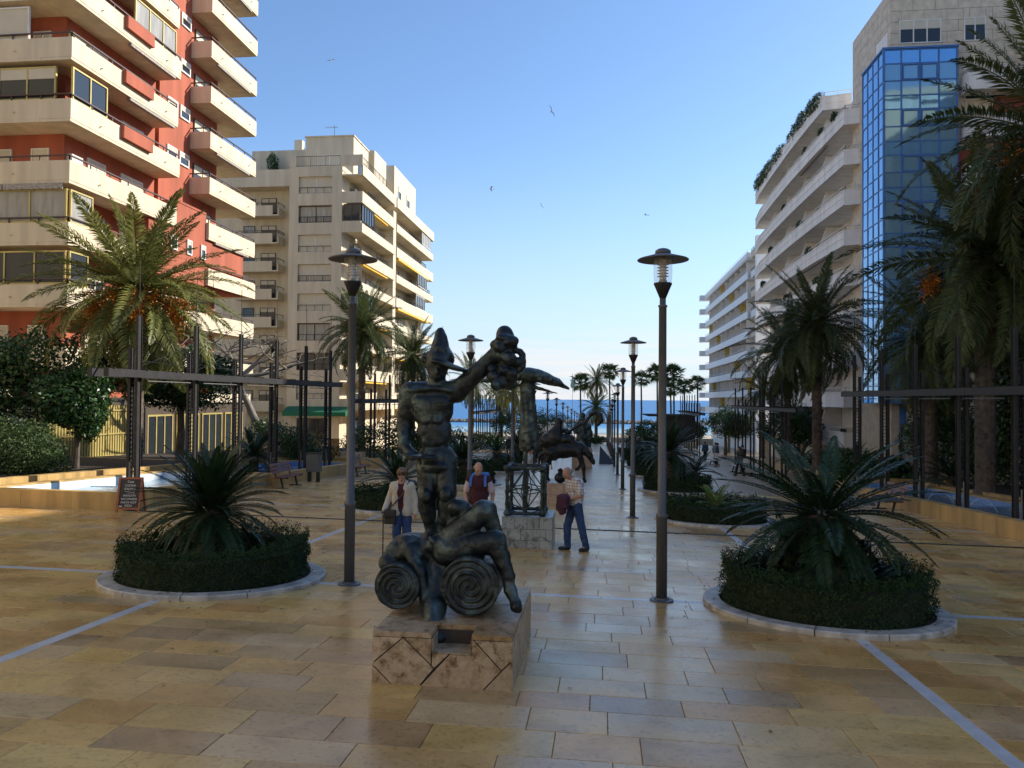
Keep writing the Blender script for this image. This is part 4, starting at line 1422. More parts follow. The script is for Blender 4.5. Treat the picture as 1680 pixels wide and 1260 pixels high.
tree("round_bush", -14.8, 52, "dark bush below the tall dark date palm", [((0, 0, 1.2), (3.2, 2.5, 1.7)), ((2.4, 2, 1.0), (2, 2, 1.3))], 9000, .17, m_ficus, 306, 0, cat="bush")
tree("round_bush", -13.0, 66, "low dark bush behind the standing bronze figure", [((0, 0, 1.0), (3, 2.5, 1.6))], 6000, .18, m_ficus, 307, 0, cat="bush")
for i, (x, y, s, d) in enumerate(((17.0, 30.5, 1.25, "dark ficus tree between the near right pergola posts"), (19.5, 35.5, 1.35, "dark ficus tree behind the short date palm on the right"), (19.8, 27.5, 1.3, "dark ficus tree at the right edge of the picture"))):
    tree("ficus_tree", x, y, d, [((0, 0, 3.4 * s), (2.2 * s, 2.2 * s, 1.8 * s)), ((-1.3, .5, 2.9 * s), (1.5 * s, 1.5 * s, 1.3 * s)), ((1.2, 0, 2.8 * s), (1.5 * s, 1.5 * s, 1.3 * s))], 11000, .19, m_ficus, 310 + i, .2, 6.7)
for i, (x, y, s, d) in enumerate(((14.5, 64, 1.0, "dark rounded tree behind the second right pergola"), (17, 70, 1.15, "dark tree before the white block's ground floor"), (14.2, 92, 1.1, "dark spreading tree over the far right pergola"), (16.5, 104, 1.3, "far dark tree below the distant white block"), (12.5, 118, 1.0, "far dark tree at the end of the right pergola"))):
    tree("ficus_tree", x, y, d, [((0, 0, 3.2 * s), (2.3 * s, 2.3 * s, 1.6 * s)), ((1.4, 0, 2.8 * s), (1.6 * s, 1.6 * s, 1.3 * s))], 5000, .24, m_ficus, 320 + i, .17)
for i, (x, y, s, d) in enumerate(((-10.2, 96, 1.15, "far dark tree left of the lamps, in front of the sea"), (-8.6, 126, 1.35, "farthest dark tree on the left, against the sea"), (7.6, 134, 1.0, "far dark tree right of the lamps, against the sea"))):
    tree("ficus_tree", x, y, d, [((0, 0, 3.0 * s), (2.3 * s, 2.2 * s, 1.5 * s)), ((1.6 * s, 0, 2.5 * s), (1.7 * s, 1.6 * s, 1.3 * s)), ((-1.7 * s, 0, 2.4 * s), (1.7 * s, 1.6 * s, 1.3 * s))], 5000, .24, m_ficus, 360 + i, .17)
date_palm(-9.5, 84, 10.6, "young date palm beside the far white kiosk's path", 3.0, 40, 114, DATE, .18, -52, 0, z0=4.4)
for i, (x, y, s, d) in enumerate(((-13, 84, 1.0, "far dark bush left of the plaza behind the second bronze"), (-11, 112, 1.2, "far dark bush at the sea end on the left"), (5.5, 128, 1.4, "far dark bush right of the lamp row by the sea"), (-2, 140, 1.0, "far low bush at the end of the plaza"), (13.5, 41.5, .9, "low dark bush under the round-headed date palm"), (14.5, 50, .9, "low dark bush behind the right basin"))):
    tree("round_bush", x, y, d, [((0, 0, .8 * s), (2.2 * s, 1.8 * s, 1.2 * s)), ((1.6 * s, .3, .6 * s), (1.5 * s, 1.4 * s, .9 * s))], 4500, .2, m_ficus, 330 + i, 0, cat="bush")

for i, (x, y, s, d) in enumerate(((15.6, 23.8, 1.25, "dense dark bush behind the near end of the right basin"), (17.4, 33.5, 1.5, "dense dark bush between the two right palm trunks"), (17.2, 40.5, 1.3, "dense dark bush below the blue glass tower"))):
    tree("round_bush", x, y, d, [((0, 0, 1.2 * s), (1.7 * s, 1.9 * s, 1.5 * s)), ((.4, 1.6 * s, 1.0 * s), (1.5 * s, 1.4 * s, 1.2 * s)), ((0, -.4, 2.2 * s), (1.2 * s, 1.2 * s, 1.0 * s))], 9000, .17, m_ficus, 340 + i, 0, 6.5, cat="bush")

# cycads at the foot of the right-hand date palms
for i, (x, y, d) in enumerate(((12.8, 52, "cycad behind the right basin, left of the round-headed palm trunk"), (13.4, 43.5, "cycad behind the right basin, right of the round-headed palm trunk"), (14.2, 33.5, "cycad in the bed under the short date palm"))):
    sago(x, y, d, .8, 30, 1.7, R(75), R(-20), 80 + i, .22, group="cycads in the right-hand bed")
for i, (x, y, d) in enumerate(((-16.8, 36, "cycad in the left bed behind the basin, below the bare tree"), (-15.4, 33.0, "cycad in the left bed between pergola posts"))):
    sago(x, y, d, .7, 30, 1.6, R(75), R(-20), 90 + i, .22, group="cycads in the left-hand bed")

# bare plane tree on the left
bt = thing("bare_tree", "leafless grey plane tree behind the left pergola", "tree", (-18.2, 42, ground(-18.2, 42)))
mb = MB()
rr_ = random.Random(5)


def limb(p, d, L, rad, depth):
    pts = [p]; dd = Vector(d).normalized()
    for i in range(4):
        dd = (dd + Vector((rr_.gauss(0, .16), rr_.gauss(0, .16), rr_.gauss(.02, .12)))).normalized()
        pts.append(pts[-1] + dd * L / 4)
    mb.tube(pts, [rad * (1 - .16 * i) for i in range(5)], 7 if depth < 2 else 4)
    if depth < 4:
        for i in range(3 if depth else 6):
            q = pts[rr_.choice((2, 3, 4))] if depth else pts[4]
            a = i * 2.1 + rr_.uniform(0, 1)
            nd = dd * (.5 if depth else .35) + Vector((math.cos(a), math.sin(a), rr_.uniform(-.15, .6)))
            limb(q, nd, L * (.62 if depth else .5), rad * .5, depth + 1)


limb(Vector((0, 0, -.2)), (.02, 0, 1), 5.6, .34, 0)
trk = link("trunk", mb.mesh("trunk", m_bark2, smooth=True), bt)

# plants on the white balconies
m_pot = leafmat("balcony_leaf", (.02, .045, .015), (.03, .07, .02), (.06, .10, .03), .5, .1)


def balcony_plant(x, y, z, sx, sy, sz, label, k=260, group="plants on the white balconies"):
    r = np.random.default_rng(int(y * 10 + z))
    p_, n_ = blob_points(k, [((0, -sy * .4, 0), (sx, sy * .5, sz)), ((0, sy * .4, sz * .15), (sx, sy * .5, sz * .9)), ((0, 0, sz * .25), (sx, sy * .5, sz))], r)
    o = link("balcony_plant", leaf_mesh("balcony_plant", p_, n_, .15, m_pot, r), None, (x, y, z))
    tag(o, label, "plant", group)
    o["kind"] = "thing"


for y0, y1, d in ((65.5, 75.5, "long dark hedge on the white block's roof edge nearest the glass tower"), (78, 91.5, "long dark hedge on the far half of the white block's roof edge")):
    r = np.random.default_rng(int(y0))
    q_ = random.Random(int(y0))
    bl_ = []
    y = y0
    while y < y1:
        bl_.append(((q_.uniform(-.12, .12), y - y0, q_.uniform(-.1, .25)), (.42, q_.uniform(.5, .9), q_.uniform(.45, .75))))
        y += q_.uniform(.45, .75)
    p_, n_ = blob_points(6500, bl_, r)
    t = thing("roof_hedge", d, "hedge", (17.55, y0, 34.72))
    o = link("leaves", leaf_mesh("hedge_leaves", p_, n_, .15, m_pot, r), t)
    o["kind"] = "stuff"
    link("trough", MB().box((-.22, 0, -.16), (.25, y1 - y0, .1)).mesh("trough", m_white), t)
for i, (y, k, d) in enumerate(((61.5, 1, "green pot plant on the upper balcony near the tower"), (65, 1, "green shrub on the upper balcony, farther along"), (70, 1, "small shrub midway on the upper balcony"), (78, 2, "shrub on the third balcony down, far half"), (84, 3, "trailing plant on the fourth balcony down"), (72, 3, "green bush on the fourth balcony down, middle"), (69, 4, "wide green bush on the fifth balcony down"), (63, 5, "reddish-leaved bush on the sixth balcony down"), (66.5, 5, "leafy bush on the sixth balcony down, next to the reddish one"), (77, 5, "bush on the sixth balcony down, far half"), (80, 6, "bush on the seventh balcony down"), (88, 4, "plant near the far end of the fifth balcony down"))):
    balcony_plant(17.6, y, 34.6 - 2.98 * k + .18, .25, .7, .38, d, 420)
o = tree("potted_conifer", -35.7, 80.0, "small cone-shaped conifer on the cream block's roof terrace", [((0, 0, 1.0), (.75, .75, 1.1)), ((0, 0, 1.9), (.4, .4, .6))], 1500, .16, m_ficus, 350, 0, 34.2, cat="conifer")

# dry leaves blown about the planters
rl = np.random.default_rng(77)
P_ = []
for px in (PX0, PX1):
    a = rl.uniform(0, 2 * np.pi, 70); q = 1.45 + np.abs(rl.normal(0, .5, 70))
    P_.append(np.c_[px + q * np.cos(a), 11.3 + q * np.sin(a)])
P_.append(np.c_[rl.uniform(-9, 6, 60), rl.uniform(5.5, 17, 60)])
P_ = np.concatenate(P_)
Z_ = np.array([ground(x, y) + (.078 if min(math.hypot(x - PX0, y - 11.3), math.hypot(x - PX1, y - 11.3)) < 1.63 else .006) for x, y in P_])
o = link("fallen_leaves", leaf_mesh("fallen_leaves", np.c_[P_, Z_], np.tile((0, 0, 1.0), (len(P_), 1)), .055, m_dead, rl, .5, .12))
o["kind"] = "stuff"
o["label"] = "dry fallen leaves scattered on the paving round the near planters"
# ------------------------------------------------------------------ street lamps
m_lglass, n, l, p = nt("clear_lamp_glass")
p.inputs['Base Color'].default_value = (.85, .9, .95, 1)
p.inputs['Roughness'].default_value = .03
p.inputs['Alpha'].default_value = .22
p.inputs['Specular IOR Level'].default_value = .8
m_lamphat = M("lamp_hat_paint", (.10, .085, .075), .4, var=.1)
m_lampcore = M("lamp_reflector_metal", (.38, .35, .31), .35, metal=.6)

LP = []
lp = thing("street_lamp", "nearest lamp post of the left row, tall grey pole with a flat round hat", "street lamp", (-3.75, 11.3, 0), "disc-topped street lamps in two rows")
lp.location = (-3.75, 11.3, ground(-3.75, 11.3)); WORLD[lp.name] = lp.location.copy()
link("base_plate", MB().lathe([(.17, 0), (.17, .02), (.105, .03), (.10, .05)], 24).mesh("base_plate", m_lamp), lp)
link("pole", MB().lathe([(.078, .02), (.078, 1.18), (.084, 1.185), (.084, 1.235), (.062, 1.25), (.058, 2.6), (.055, 4.2), (.066, 4.205), (.066, 4.23), (.045, 4.24), (.045, 4.33)], 20).mesh("pole", m_lamp, smooth=True), lp)
link("cup", MB().lathe([(.045, 4.33), (.115, 4.50), (.13, 4.53), (.13, 4.55)], 24).mesh("cup", m_dark, smooth=True), lp)
link("glass_cylinder", MB().lathe([(.127, 4.55), (.136, 4.68), (.133, 4.90)], 24).mesh("glass_cylinder", m_lglass, smooth=True), lp)
core = MB().lathe([(.07, 4.55), (.05, 4.60), (.045, 4.64)], 16)
for k in range(5):
    z = 4.64 + k * .042
    core.lathe([(.05, z), (.082, z + .006), (.082, z + .010), (.05, z + .018), (.048, z + .042)], 16)
core.lathe([(.055, 4.85), (.06, 4.93)], 16)
link("louvre_stack", core.mesh("louvre_stack", m_lampcore), lp)
link("hat", MB().lathe([(.10, 4.935), (.35, 4.880), (.365, 4.878), (.368, 4.888), (.35, 4.90), (.13, 4.965), (.115, 4.97)], 40).mesh("hat", m_lamphat, smooth=True), lp)
link("cap", MB().lathe([(.115, 4.965), (.11, 5.02), (.07, 5.045), (.01, 5.06)], 24).mesh("cap", m_lamp, smooth=True), lp)
for k in range(13):
    y = 11.3 + 10.58 * k
    for side, x in (("left", -3.75), ("right", .86)):
        if k == 0 and side == "left":
            continue
        copy_tree(lp, (x, y, ground(x, y)), k * .7, f"{ROW[k]} lamp post of the {side} row, tall grey pole with a flat round hat")

# ------------------------------------------------------------------ pergolas (steel posts, one long beam, rods and cables)
def pergola(x, ys, zbeam, ztop, label, ext0=1.0, ext1=1.0, inward=1, fine=True):
    t = thing("pergola", label, "pergola", (x, ys[0], ground(x, ys[0])))
    for y in ys:
        g_ = ground(x, y) - .3
        mb = MB()
        for dx in (-.11, .11):
            mb.box((x + dx - .04, y - .10, g_), (x + dx + .04, y - .085, ztop - .9 if dx * inward < 0 else ztop))
            mb.box((x + dx - .04, y + .085, g_), (x + dx + .04, y + .10, ztop - .9 if dx * inward < 0 else ztop))
            mb.box((x + dx - .012, y - .0845, g_), (x + dx + .012, y + .0845, ztop - .905 if dx * inward < 0 else ztop - .005))
        po = mb.build("post", m_dark, t)
        if fine:
            mb = MB()
            z = g_ + 1.2
            while z < zbeam - .2:
                mb.box((x - .07, y - .07, z), (x + .07, y + .07, z + .02))
                z += .13
            mb.build("rung_stack", m_dark, po)
            MB().tube([(x - .02, y - .13, g_), (x - .02, y - .13, g_ + 1.5)], .022, 6).build("light_tube", m_rod, po)
        MB().tube([(x + .11 * inward, y, ztop), (x + .11 * inward, y, ztop + 1.6)], .010, 5).build("mast", m_dark, po)
    ya, yb = ys[0] - ext0, ys[-1] + ext1
    mb = MB()
    mb.box((x - .30, ya, zbeam - .15), (x - .16, yb, zbeam + .06)); mb.box((x + .16, ya, zbeam - .15), (x + .30, yb, zbeam + .06))
    mb.build("beam", m_dark, t)
    mb = MB()
    y = ya + .2
    w_ = .34 if fine else .8
    while y < yb:
        bx("cross_bar", m_dark, t, (x - w_, y, zbeam + .062), (x + w_, y + .05, zbeam + .09))
        y += 1.5
    mb = MB()
    for y in ys[:-1]:
        mb.tube([(x + .2 * inward, y + .3, zbeam - .24), (x + .2 * inward, y + 2.6, zbeam - .24)], .02, 6)
        mb.bar((x + .2 * inward, y + 1.4, zbeam - .12), (x + .2 * inward, y + 1.55, zbeam - .28), .02)
    mb.build("tie_rods", m_rod, t)
    mb = MB()
    for a, b in zip(ys[:-1], ys[1:]):
        for z0, z1 in ((ztop - .95, zbeam + .15), (ztop - .55, ztop - .95), (zbeam + .15, ztop - .5), (zbeam + .35, zbeam + .3)):
            pts = []
            for i in range(5):
                f = i / 4
                pts.append((x + .11 * inward, a + (b - a) * f, z0 + (z1 - z0) * f - .03 * math.sin(math.pi * f)))
            mb.tube(pts, .0055, 4)
    mb.build("cables", m_dark, t)
    return t


pergola(-13.0, [20.3 + 3.08 * i for i in range(6)], 10.66, 12.25, "long dark steel pergola over the left fountain basins", 1.6, 1.2, 1)
pergola(10.6, [18.0 + 3.17 * i for i in range(6)], 10.36, 11.95, "long dark steel pergola over the right fountain basin", 3.0, 1.2, -1)
pergola(-13.0, [43 + 3.1 * i for i in range(8)], 9.85, 11.4, "dark steel pergola on the left, beyond the basins", 3, 1, 1, False)
pergola(10.6, [47 + 3.2 * i for i in range(6)], 9.55, 11.0, "dark steel pergola on the right, behind the walking woman", 4, 1, -1, False)
pergola(-12.6, [78 + 2.6 * i for i in range(8)], 8.6, 10.4, "far dark steel pergola seen left of the winged bronze", 1, 1, 1, False)
pergola(10.2, [84 + 2.6 * i for i in range(8)], 8.6, 10.6, "far dark steel pergola on the right, its posts against the sea", 3, 1, -1, False)
# flat-roofed kiosk before the sea on the right
ks = thing("kiosk", "low dark kiosk with a flat overhanging roof before the sea", "kiosk", (9, 112, ground(9, 112)))
mb = MB().prism([(5.3, 8.05), (6.5, 7.72), (13, 7.72), (13, 8.05)], lambda q: (q[0], 110, q[1]), lambda q: (q[0], 114, q[1])); mb.build("roof", m_dark, ks)
bx("wall", m_dark, ks, (8.2, 110.6, 3), (13, 113.6, 7.71))
bx("counter", m_coping, ks, (8.0, 110.3, 3), (13.2, 110.58, 4.2))
# white kiosk with a name board far left
kw = thing("kiosk", "far white kiosk with a sign board seen behind the pergola posts", "kiosk", (-9.5, 118, ground(-9.5, 118)))
bx("wall", m_whiteblue, kw, (-11.8, 118, 2), (-7.6, 121, 6.0))
bx("sign_board", m_whiteblue, kw, (-8.4, 117.7, 5.9), (-5.6, 117.8, 6.5))
bx("lettering", m_dark, kw, (-7.6, 117.68, 6.1), (-5.9, 117.698, 6.3))
bx("roof", m_white, kw, (-12, 117.85, 6.01), (-5.5, 121.1, 6.12))
bx("post", m_white, kw, (-5.8, 118, 2), (-5.65, 118.15, 6.0))

# ------------------------------------------------------------------ fountain basins
m_water, n, l, p = nt("basin_water")
p.inputs['Base Color'].default_value = (.16, .26, .33, 1); p.inputs['Roughness'].default_value = .06
t_ = pos_noise(n, l, 6, 3); b_ = n.new('ShaderNodeBump'); b_.inputs['Strength'].default_value = .25; b_.inputs['Distance'].default_value = .05
l.new(t_.outputs['Fac'], b_.inputs['Height']); l.new(b_.outputs['Normal'], p.inputs['Normal'])


def wall_run(parent, a, b, h0, th, mat, name, step=1.5, top=None):
    """stone blocks along a line on the sloping ground; top = fixed level or None to follow the ground"""
    a, b = Vector(a), Vector(b)
    L = (b - a).length
    n_ = max(1, round(L / step))
    d = (b - a).normalized(); nrm = Vector((-d.y, d.x)) * th / 2
    for i in range(n_):
        p0, p1 = a.lerp(b, i / n_) + d * .003, a.lerp(b, (i + 1) / n_) - d * .003
        vs = []
        for q, s in ((p0, -1), (p1, -1), (p1, 1), (p0, 1)):
            w_ = q + nrm * s
            vs.append((w_.x, w_.y, ground(w_.x, w_.y) - .2))
        vs += [(x, y, (ground(x, y) + h0) if top is None else top) for x, y, _ in vs]
        MB().add(vs, [(0, 3, 2, 1), (4, 5, 6, 7), (0, 1, 5, 4), (1, 2, 6, 5), (2, 3, 7, 6), (3, 0, 4, 7)]).build(name, mat, parent)


def basin(x0, x1, y0, y1, label, h=.46, th=.34, lining=None, wl=.22, backtop=None, endtop=None, jets=0):
    t = thing("fountain_basin", label, "fountain basin", (x0, y0, ground(x0, y0)))
    wall_run(t, (x0 + th / 2, y0 + th), (x0 + th / 2, y1), h, th, m_yellow, "wall_stone")
    wall_run(t, (x1 - th / 2, y0 + th), (x1 - th / 2, y1), h, th, m_yellow, "wall_stone")
    wall_run(t, (x0, y0 + th / 2), (x1, y0 + th / 2), h, th, m_yellow, "wall_stone")
    wall_run(t, (x0 + th, y1 - th / 2), (x1 - th, y1 - th / 2), h, th, m_yellow, "wall_stone")
    fl = lambda x, y, d: (x, y, ground(x, y) + d)
    mb = MB()
    X0, X1, Y0, Y1 = x0 + th, x1 - th, y0 + th, y1 - th
    vs = [fl(X0, Y0, .06), fl(X1, Y0, .06), fl(X1, Y1, .06), fl(X0, Y1, .06)]
    mb.add(vs, [(0, 1, 2, 3)])
    mb.build("basin_floor", lining, t)
    mb = MB()
    e = .012
    for (ax, ay, bx_, by) in ((X0, Y0, X1, Y0), (X1, Y0, X1, Y1), (X1, Y1, X0, Y1), (X0, Y1, X0, Y0)):
        cx, cy = (X0 + X1) / 2, (Y0 + Y1) / 2
        sx = lambda v, c: v + (e if v < c else -e)
        q = [(sx(ax, cx), sx(ay, cy)), (sx(bx_, cx), sx(by, cy))]
        mb.add([fl(*q[0], .05), fl(*q[1], .05), fl(*q[1], h - .05), fl(*q[0], h - .05)], [(0, 1, 2, 3)])
    mb.build("tile_lining", lining, t)
    # water held level in stepped pools
    nseg = max(1, int((Y1 - Y0) / 4))
    for i in range(nseg):
        a, b = Y0 + (Y1 - Y0) * i / nseg, Y0 + (Y1 - Y0) * (i + 1) / nseg
        zz = ground((X0 + X1) / 2, b) + wl
        bx("water", m_water, t, (X0 + .02, a + .02, zz - .02), (X1 - .02, b - .06, zz))
        bx("weir", lining, t, (X0 + .02, b - .055, zz - .2), (X1 - .02, b - .005, zz + .02))
    rj = random.Random(int(y0))
    for i in range(jets):
        yy = Y0 + .6 + i * (Y1 - Y0 - 1) / max(1, jets - 1)
        pts = [(X0 + .2 + .9 * f, yy, ground(X0, yy) + wl + 1.6 * f * (1 - f) + .0) for f in [k / 8 for k in range(9)]]
        MB().tube(pts, .009, 5).build("water_jet", m_jet, t)
    return t


m_jet, n, l, p = nt("water_jet")
p.inputs['Base Color'].default_value = (.75, .8, .85, 1); p.inputs['Roughness'].default_value = .1; p.inputs['Alpha'].default_value = .6
basin(-16.6, -12.25, 18.75, 27.6, "nearest left fountain basin with pale tiles and a yellow stone wall", lining=m_pool)
basin(-16.4, -12.25, 28.0, 38.5, "second left fountain basin, lined with blue tiles", lining=m_bluepool)
basin(10.15, 13.6, 12.0, 36.5, "long right fountain basin with thin water jets", h=.46, lining=m_bluepool, jets=9, wl=.30)
# nozzles in the near basin
# raised flower beds behind the basins
def bed(x0, x1, y0, y1, h, label, mat=m_yellow):
    t = thing("flower_bed", label, "flower bed", ((x0 + x1) / 2, y0, ground(x0, y0)))
    wall_run(t, (x1 if x1 < 0 else x0, y0), (x1 if x1 < 0 else x0, y1), h, .3, mat, "wall_stone", 1.4)
    wall_run(t, (x0 + .16, y0), (x1 - .16, y0), h, .3, mat, "wall_stone", 1.4)
    vs = [(x, y, ground(x, y) + h - .06) for x, y in ((x0, y0), (x1, y0), (x1, y1), (x0, y1))]
    MB().add(vs, [(0, 1, 2, 3)]).build("soil", m_soil, t)
    return t


bed(-24.5, -16.9, 18.6, 33, .62, "raised bed with dark soil behind the nearest left basin")
bed(-24.5, -16.7, 33.4, 60, .55, "raised bed behind the blue-tiled left basin")
bed(13.9, 19.0, 12, 37, .55, "raised bed behind the long right basin", m_yellow)
bed(12.6, 17.5, 40, 58, .45, "raised bed on the right below the round-headed palm")
# low planter walls and orange post farther left
t = thing("garden_wall", "low stepped yellow stone walls beyond the blue basin", "wall", (-15, 43, ground(-15, 43)))
wall_run(t, (-17, 43), (-12.4, 43), .5, .5, m_yellow, "wall_stone"); wall_run(t, (-17, 46), (-14.4, 46), .7, .5, m_coping, "wall_stone"); wall_run(t, (-12.4, 48), (-12.4, 62), .4, .5, m_coping, "wall_stone")
t = bx("stone_pillar", M("orange_stone", (.42, .20, .06), .6), None, (-15.9, 44.2, ground(-16, 44) - .1), (-15.5, 44.6, ground(-16, 44) + 1.5))
tag(t, "short orange stone pillar in front of the green-awninged shop", "pillar")
t = bx("planter_wall", m_coping, None, (8.6, 86, 2.5), (9.8, 100, ground(9, 90) + .55))
tag(t, "low pale planter wall behind the far benches", "wall")

# slatted yellow screen behind the forked ficus
sc_ = thing("slatted_screen", "yellow slatted metal screen behind the forked ficus trunk", "screen", (-24.9, 36, ground(-25, 36)))
for k in range(34):
    yy = 32.5 + k * .2
    bx("slat", m_yframe, sc_, (-24.95, yy, ground(-25, yy) - .1), (-24.90, yy + .12, ground(-25, 36) + 3.0))
for zz in (.4, 1.5, 2.7):
    bx("rail", m_yframe, sc_, (-24.89, 32.4, ground(-25, 36) + zz), (-24.84, 39.4, ground(-25, 36) + zz + .07))

# ------------------------------------------------------------------ benches, bin, chalkboard
def bench(x, y, rot, label, mat=m_wood, group="slatted benches facing the plaza"):
    t = thing("bench", label, "bench", (x, y, ground(x, y)), group, rot)
    for k in range(4):
        link("seat_slat", MB().box((-.9, -.22 + k * .115, .42), (.9, -.12 + k * .115, .455)).mesh("seat_slat", mat), t)
    for k in range(3):
        link("back_slat", MB().prism([(.24 + .05 * k, .56 + .13 * k), (.27 + .05 * k, .55 + .13 * k), (.30 + .05 * k, .65 + .13 * k), (.27 + .05 * k, .66 + .13 * k)], lambda q: (-.9, q[0], q[1]), lambda q: (.9, q[0], q[1])).mesh("back_slat", mat), t)
    for sx in (-.65, .65):
        mb = MB()
        mb.bar((sx, -.05, 0), (sx, .05, .42), .06); mb.bar((sx, -.24, .40), (sx, .26, .40), .05, .04)
        mb.bar((sx, .22, .40), (sx, .40, .92), .05, .04); mb.bar((sx, -.22, .02), (sx, .24, .02), .08, .04)
        link("leg", mb.mesh("leg", m_dark), t)
    return t


bench(-11.5, 27.6, math.pi / 2, "red-brown slatted bench by the left basin, partly behind the nearest left sago")
bench(-11.3, 35.6, math.pi / 2, "red-brown slatted bench by the far end of the blue basin")
bench(9.3, 26.8, -math.pi / 2, "red-brown slatted bench by the right basin, behind the broad sago palm")
m_pwood = M("pale_bench_wood", (.42, .36, .30), .5)
for i, (y, d) in enumerate(((49.8, "pale slatted bench right behind the walking woman"), (60, "pale slatted bench second along the right wall"), (74, "pale slatted bench farthest along the right wall"))):
    bench(8.4, y, -math.pi / 2 + .2, d, m_pwood)
bn = thing("litter_bin", "grey square litter bin on two short legs by the blue basin", "litter bin", (-11.7, 30.6, ground(-11.7, 30.6)))
mb = MB().box((-.26, -.2, .42), (.26, .2, 1.15)); link("box", mb.mesh("box", m_lamp), bn)
for sx in (-.18, .18):
    link("leg", MB().box((sx - .06, -.08, 0), (sx + .06, .08, .42)).mesh("leg", m_dark), bn)
link("rim", MB().box((-.28, -.22, 1.151), (.28, .22, 1.19)).mesh("rim", m_dark), bn)

m_board = M("chalkboard", (.025, .022, .022), .6)
m_bframe_o = M("orange_wood_frame", (.30, .075, .025), .5, var=.25, vs=14)
m_chalk = M("chalk", (.70, .70, .68), .9)
ab = thing("chalkboard", "orange-framed A-board with a chalked pizza menu by the near basin corner", "menu board", (-11.95, 18.45, ground(-11.95, 18.45)), rotz=.12)
tilt = .2


def bp(u, v, d=0.0):      # board plane: u across, v up the slope, d out of the face
    return (u, v * math.sin(tilt) - d * math.cos(tilt), v * math.cos(tilt) + d * math.sin(tilt))


def bquad(mb, u0, u1, v0, v1, d0, d1, sh=0):
    mb.prism([(u0 + sh * v0, v0), (u1 + sh * v0, v0), (u1 + sh * v1, v1), (u0 + sh * v1, v1)], lambda q: bp(q[0], q[1], d0), lambda q: bp(q[0], q[1], d1))


mb = MB(); bquad(mb, -.26, .26, .1, .86, -.01, 0); link("board", mb.mesh("board", m_board), ab)
mb = MB()
bquad(mb, -.31, -.255, 0, .9, -.02, .014); bquad(mb, .255, .31, 0, .9, -.02, .014)
bquad(mb, -.2549, .2549, .85, .9, -.018, .013); bquad(mb, -.2549, .2549, .08, .13, -.018, .013)
link("frame", mb.mesh("frame", m_bframe_o), ab)
for u in (-.28, .28):
    link("rear_leg", MB().bar((u, .36, 0), (u, .19, .84), .04).mesh("rear_leg", m_bframe_o), ab)
TXT = [("Casa", .76, .085), ("CUCINA", .665, .075), ("ITALIANA", .58, .07), ("PIZZAS", .495, .075), ("INSALATA", .41, .07), ("RED SANGRIA", .325, .065), ("PASTA HOT", .235, .075), ("PIZZA", .155, .07)]
for s, v, h in TXT:
    cu = bpy.data.curves.new("chalk_line", 'FONT')
    cu.body = s; cu.size = h; cu.align_x = 'CENTER'; cu.extrude = .0008
    cu.materials.append(m_chalk)
    tmp = bpy.data.objects.new("chalk_line", cu)
    COL.objects.link(tmp)
    bpy.context.view_layer.update()
    me = bpy.data.meshes.new_from_object(tmp.evaluated_get(bpy.context.evaluated_depsgraph_get()))
    bpy.data.objects.remove(tmp)
    o = bpy.data.objects.new("chalk_line", me)
    COL.objects.link(o); o.parent = ab
    o.location = bp(0, v, .0025)
    o.rotation_euler = (math.pi / 2 - tilt, 0, 0)
mb = MB(); bquad(mb, -.24, -.16, .15, .175, .002, .004); link("small_note", mb.mesh("small_note", m_chalk), ab)

# cream plastic barrier under the right-hand trees
br = thing("barrier", "cream plastic barrier with vertical slots under the trees on the right", "barrier", (15.6, 29.5, ground(15.6, 29.5) + .5))
mb = MB()
mb.box((-.55, -.03, .15), (.55, .03, .3)); mb.box((-.5, -.03, .95), (.5, .03, 1.1))
for k in range(6):
    mb.box((-.5 + k * .18, -.028, .29), (-.42 + k * .18, .028, .96))
mb.box((-.5, -.2, 0), (-.35, .2, .16)); mb.box((.35, -.2, 0), (.5, .2, .16))
link("panel", mb.mesh("panel", M("cream_plastic", (.55, .48, .38), .5)), br)

# closed pale-green parasol far away, by the fan palms
ps = thing("parasol", "closed pale green parasol on a tall pole near the fan palms", "parasol", (-4.55, 120, ground(-4.55, 120)))
hh = 13.2 - ground(-4.55, 120)
link("pole", MB().tube([(0, 0, 0), (0, 0, hh + .9)], .03, 6).mesh("pole", m_rod), ps)
link("canopy", MB().lathe([(.02, hh - 1.45), (.25, hh - 1.4), (.36, hh - 1.0), (.16, hh - .2), (.03, hh + .6)], 8).mesh("canopy", M("pale_green_cloth", (.30, .42, .36), .8)), ps)

# dark stone pyramid far along the axis
py_ = thing("stone_pyramid", "dark triangular stone wedge beside the far plinth", "sculpture base", (.6, 60, ground(.6, 60)))
MB().add([(-.2, 57, ground(0, 57)), (.95, 57, ground(.95, 57)), (.95, 61, ground(.95, 61)), (-.2, 61, ground(0, 61)), (-.15, 59.5, ground(0, 60) + 1.25), (-.15, 60.5, ground(0, 60) + 1.25)],
         [(0, 3, 2, 1), (0, 1, 4), (1, 2, 5, 4), (2, 3, 5), (3, 0, 4, 5)]).build("block", m_dark, py_)

# ------------------------------------------------------------------ gulls
m_gull = M("white_feathers", (.75, .75, .75), .7)
m_gullw = M("grey_feathers", (.12, .14, .17), .7)


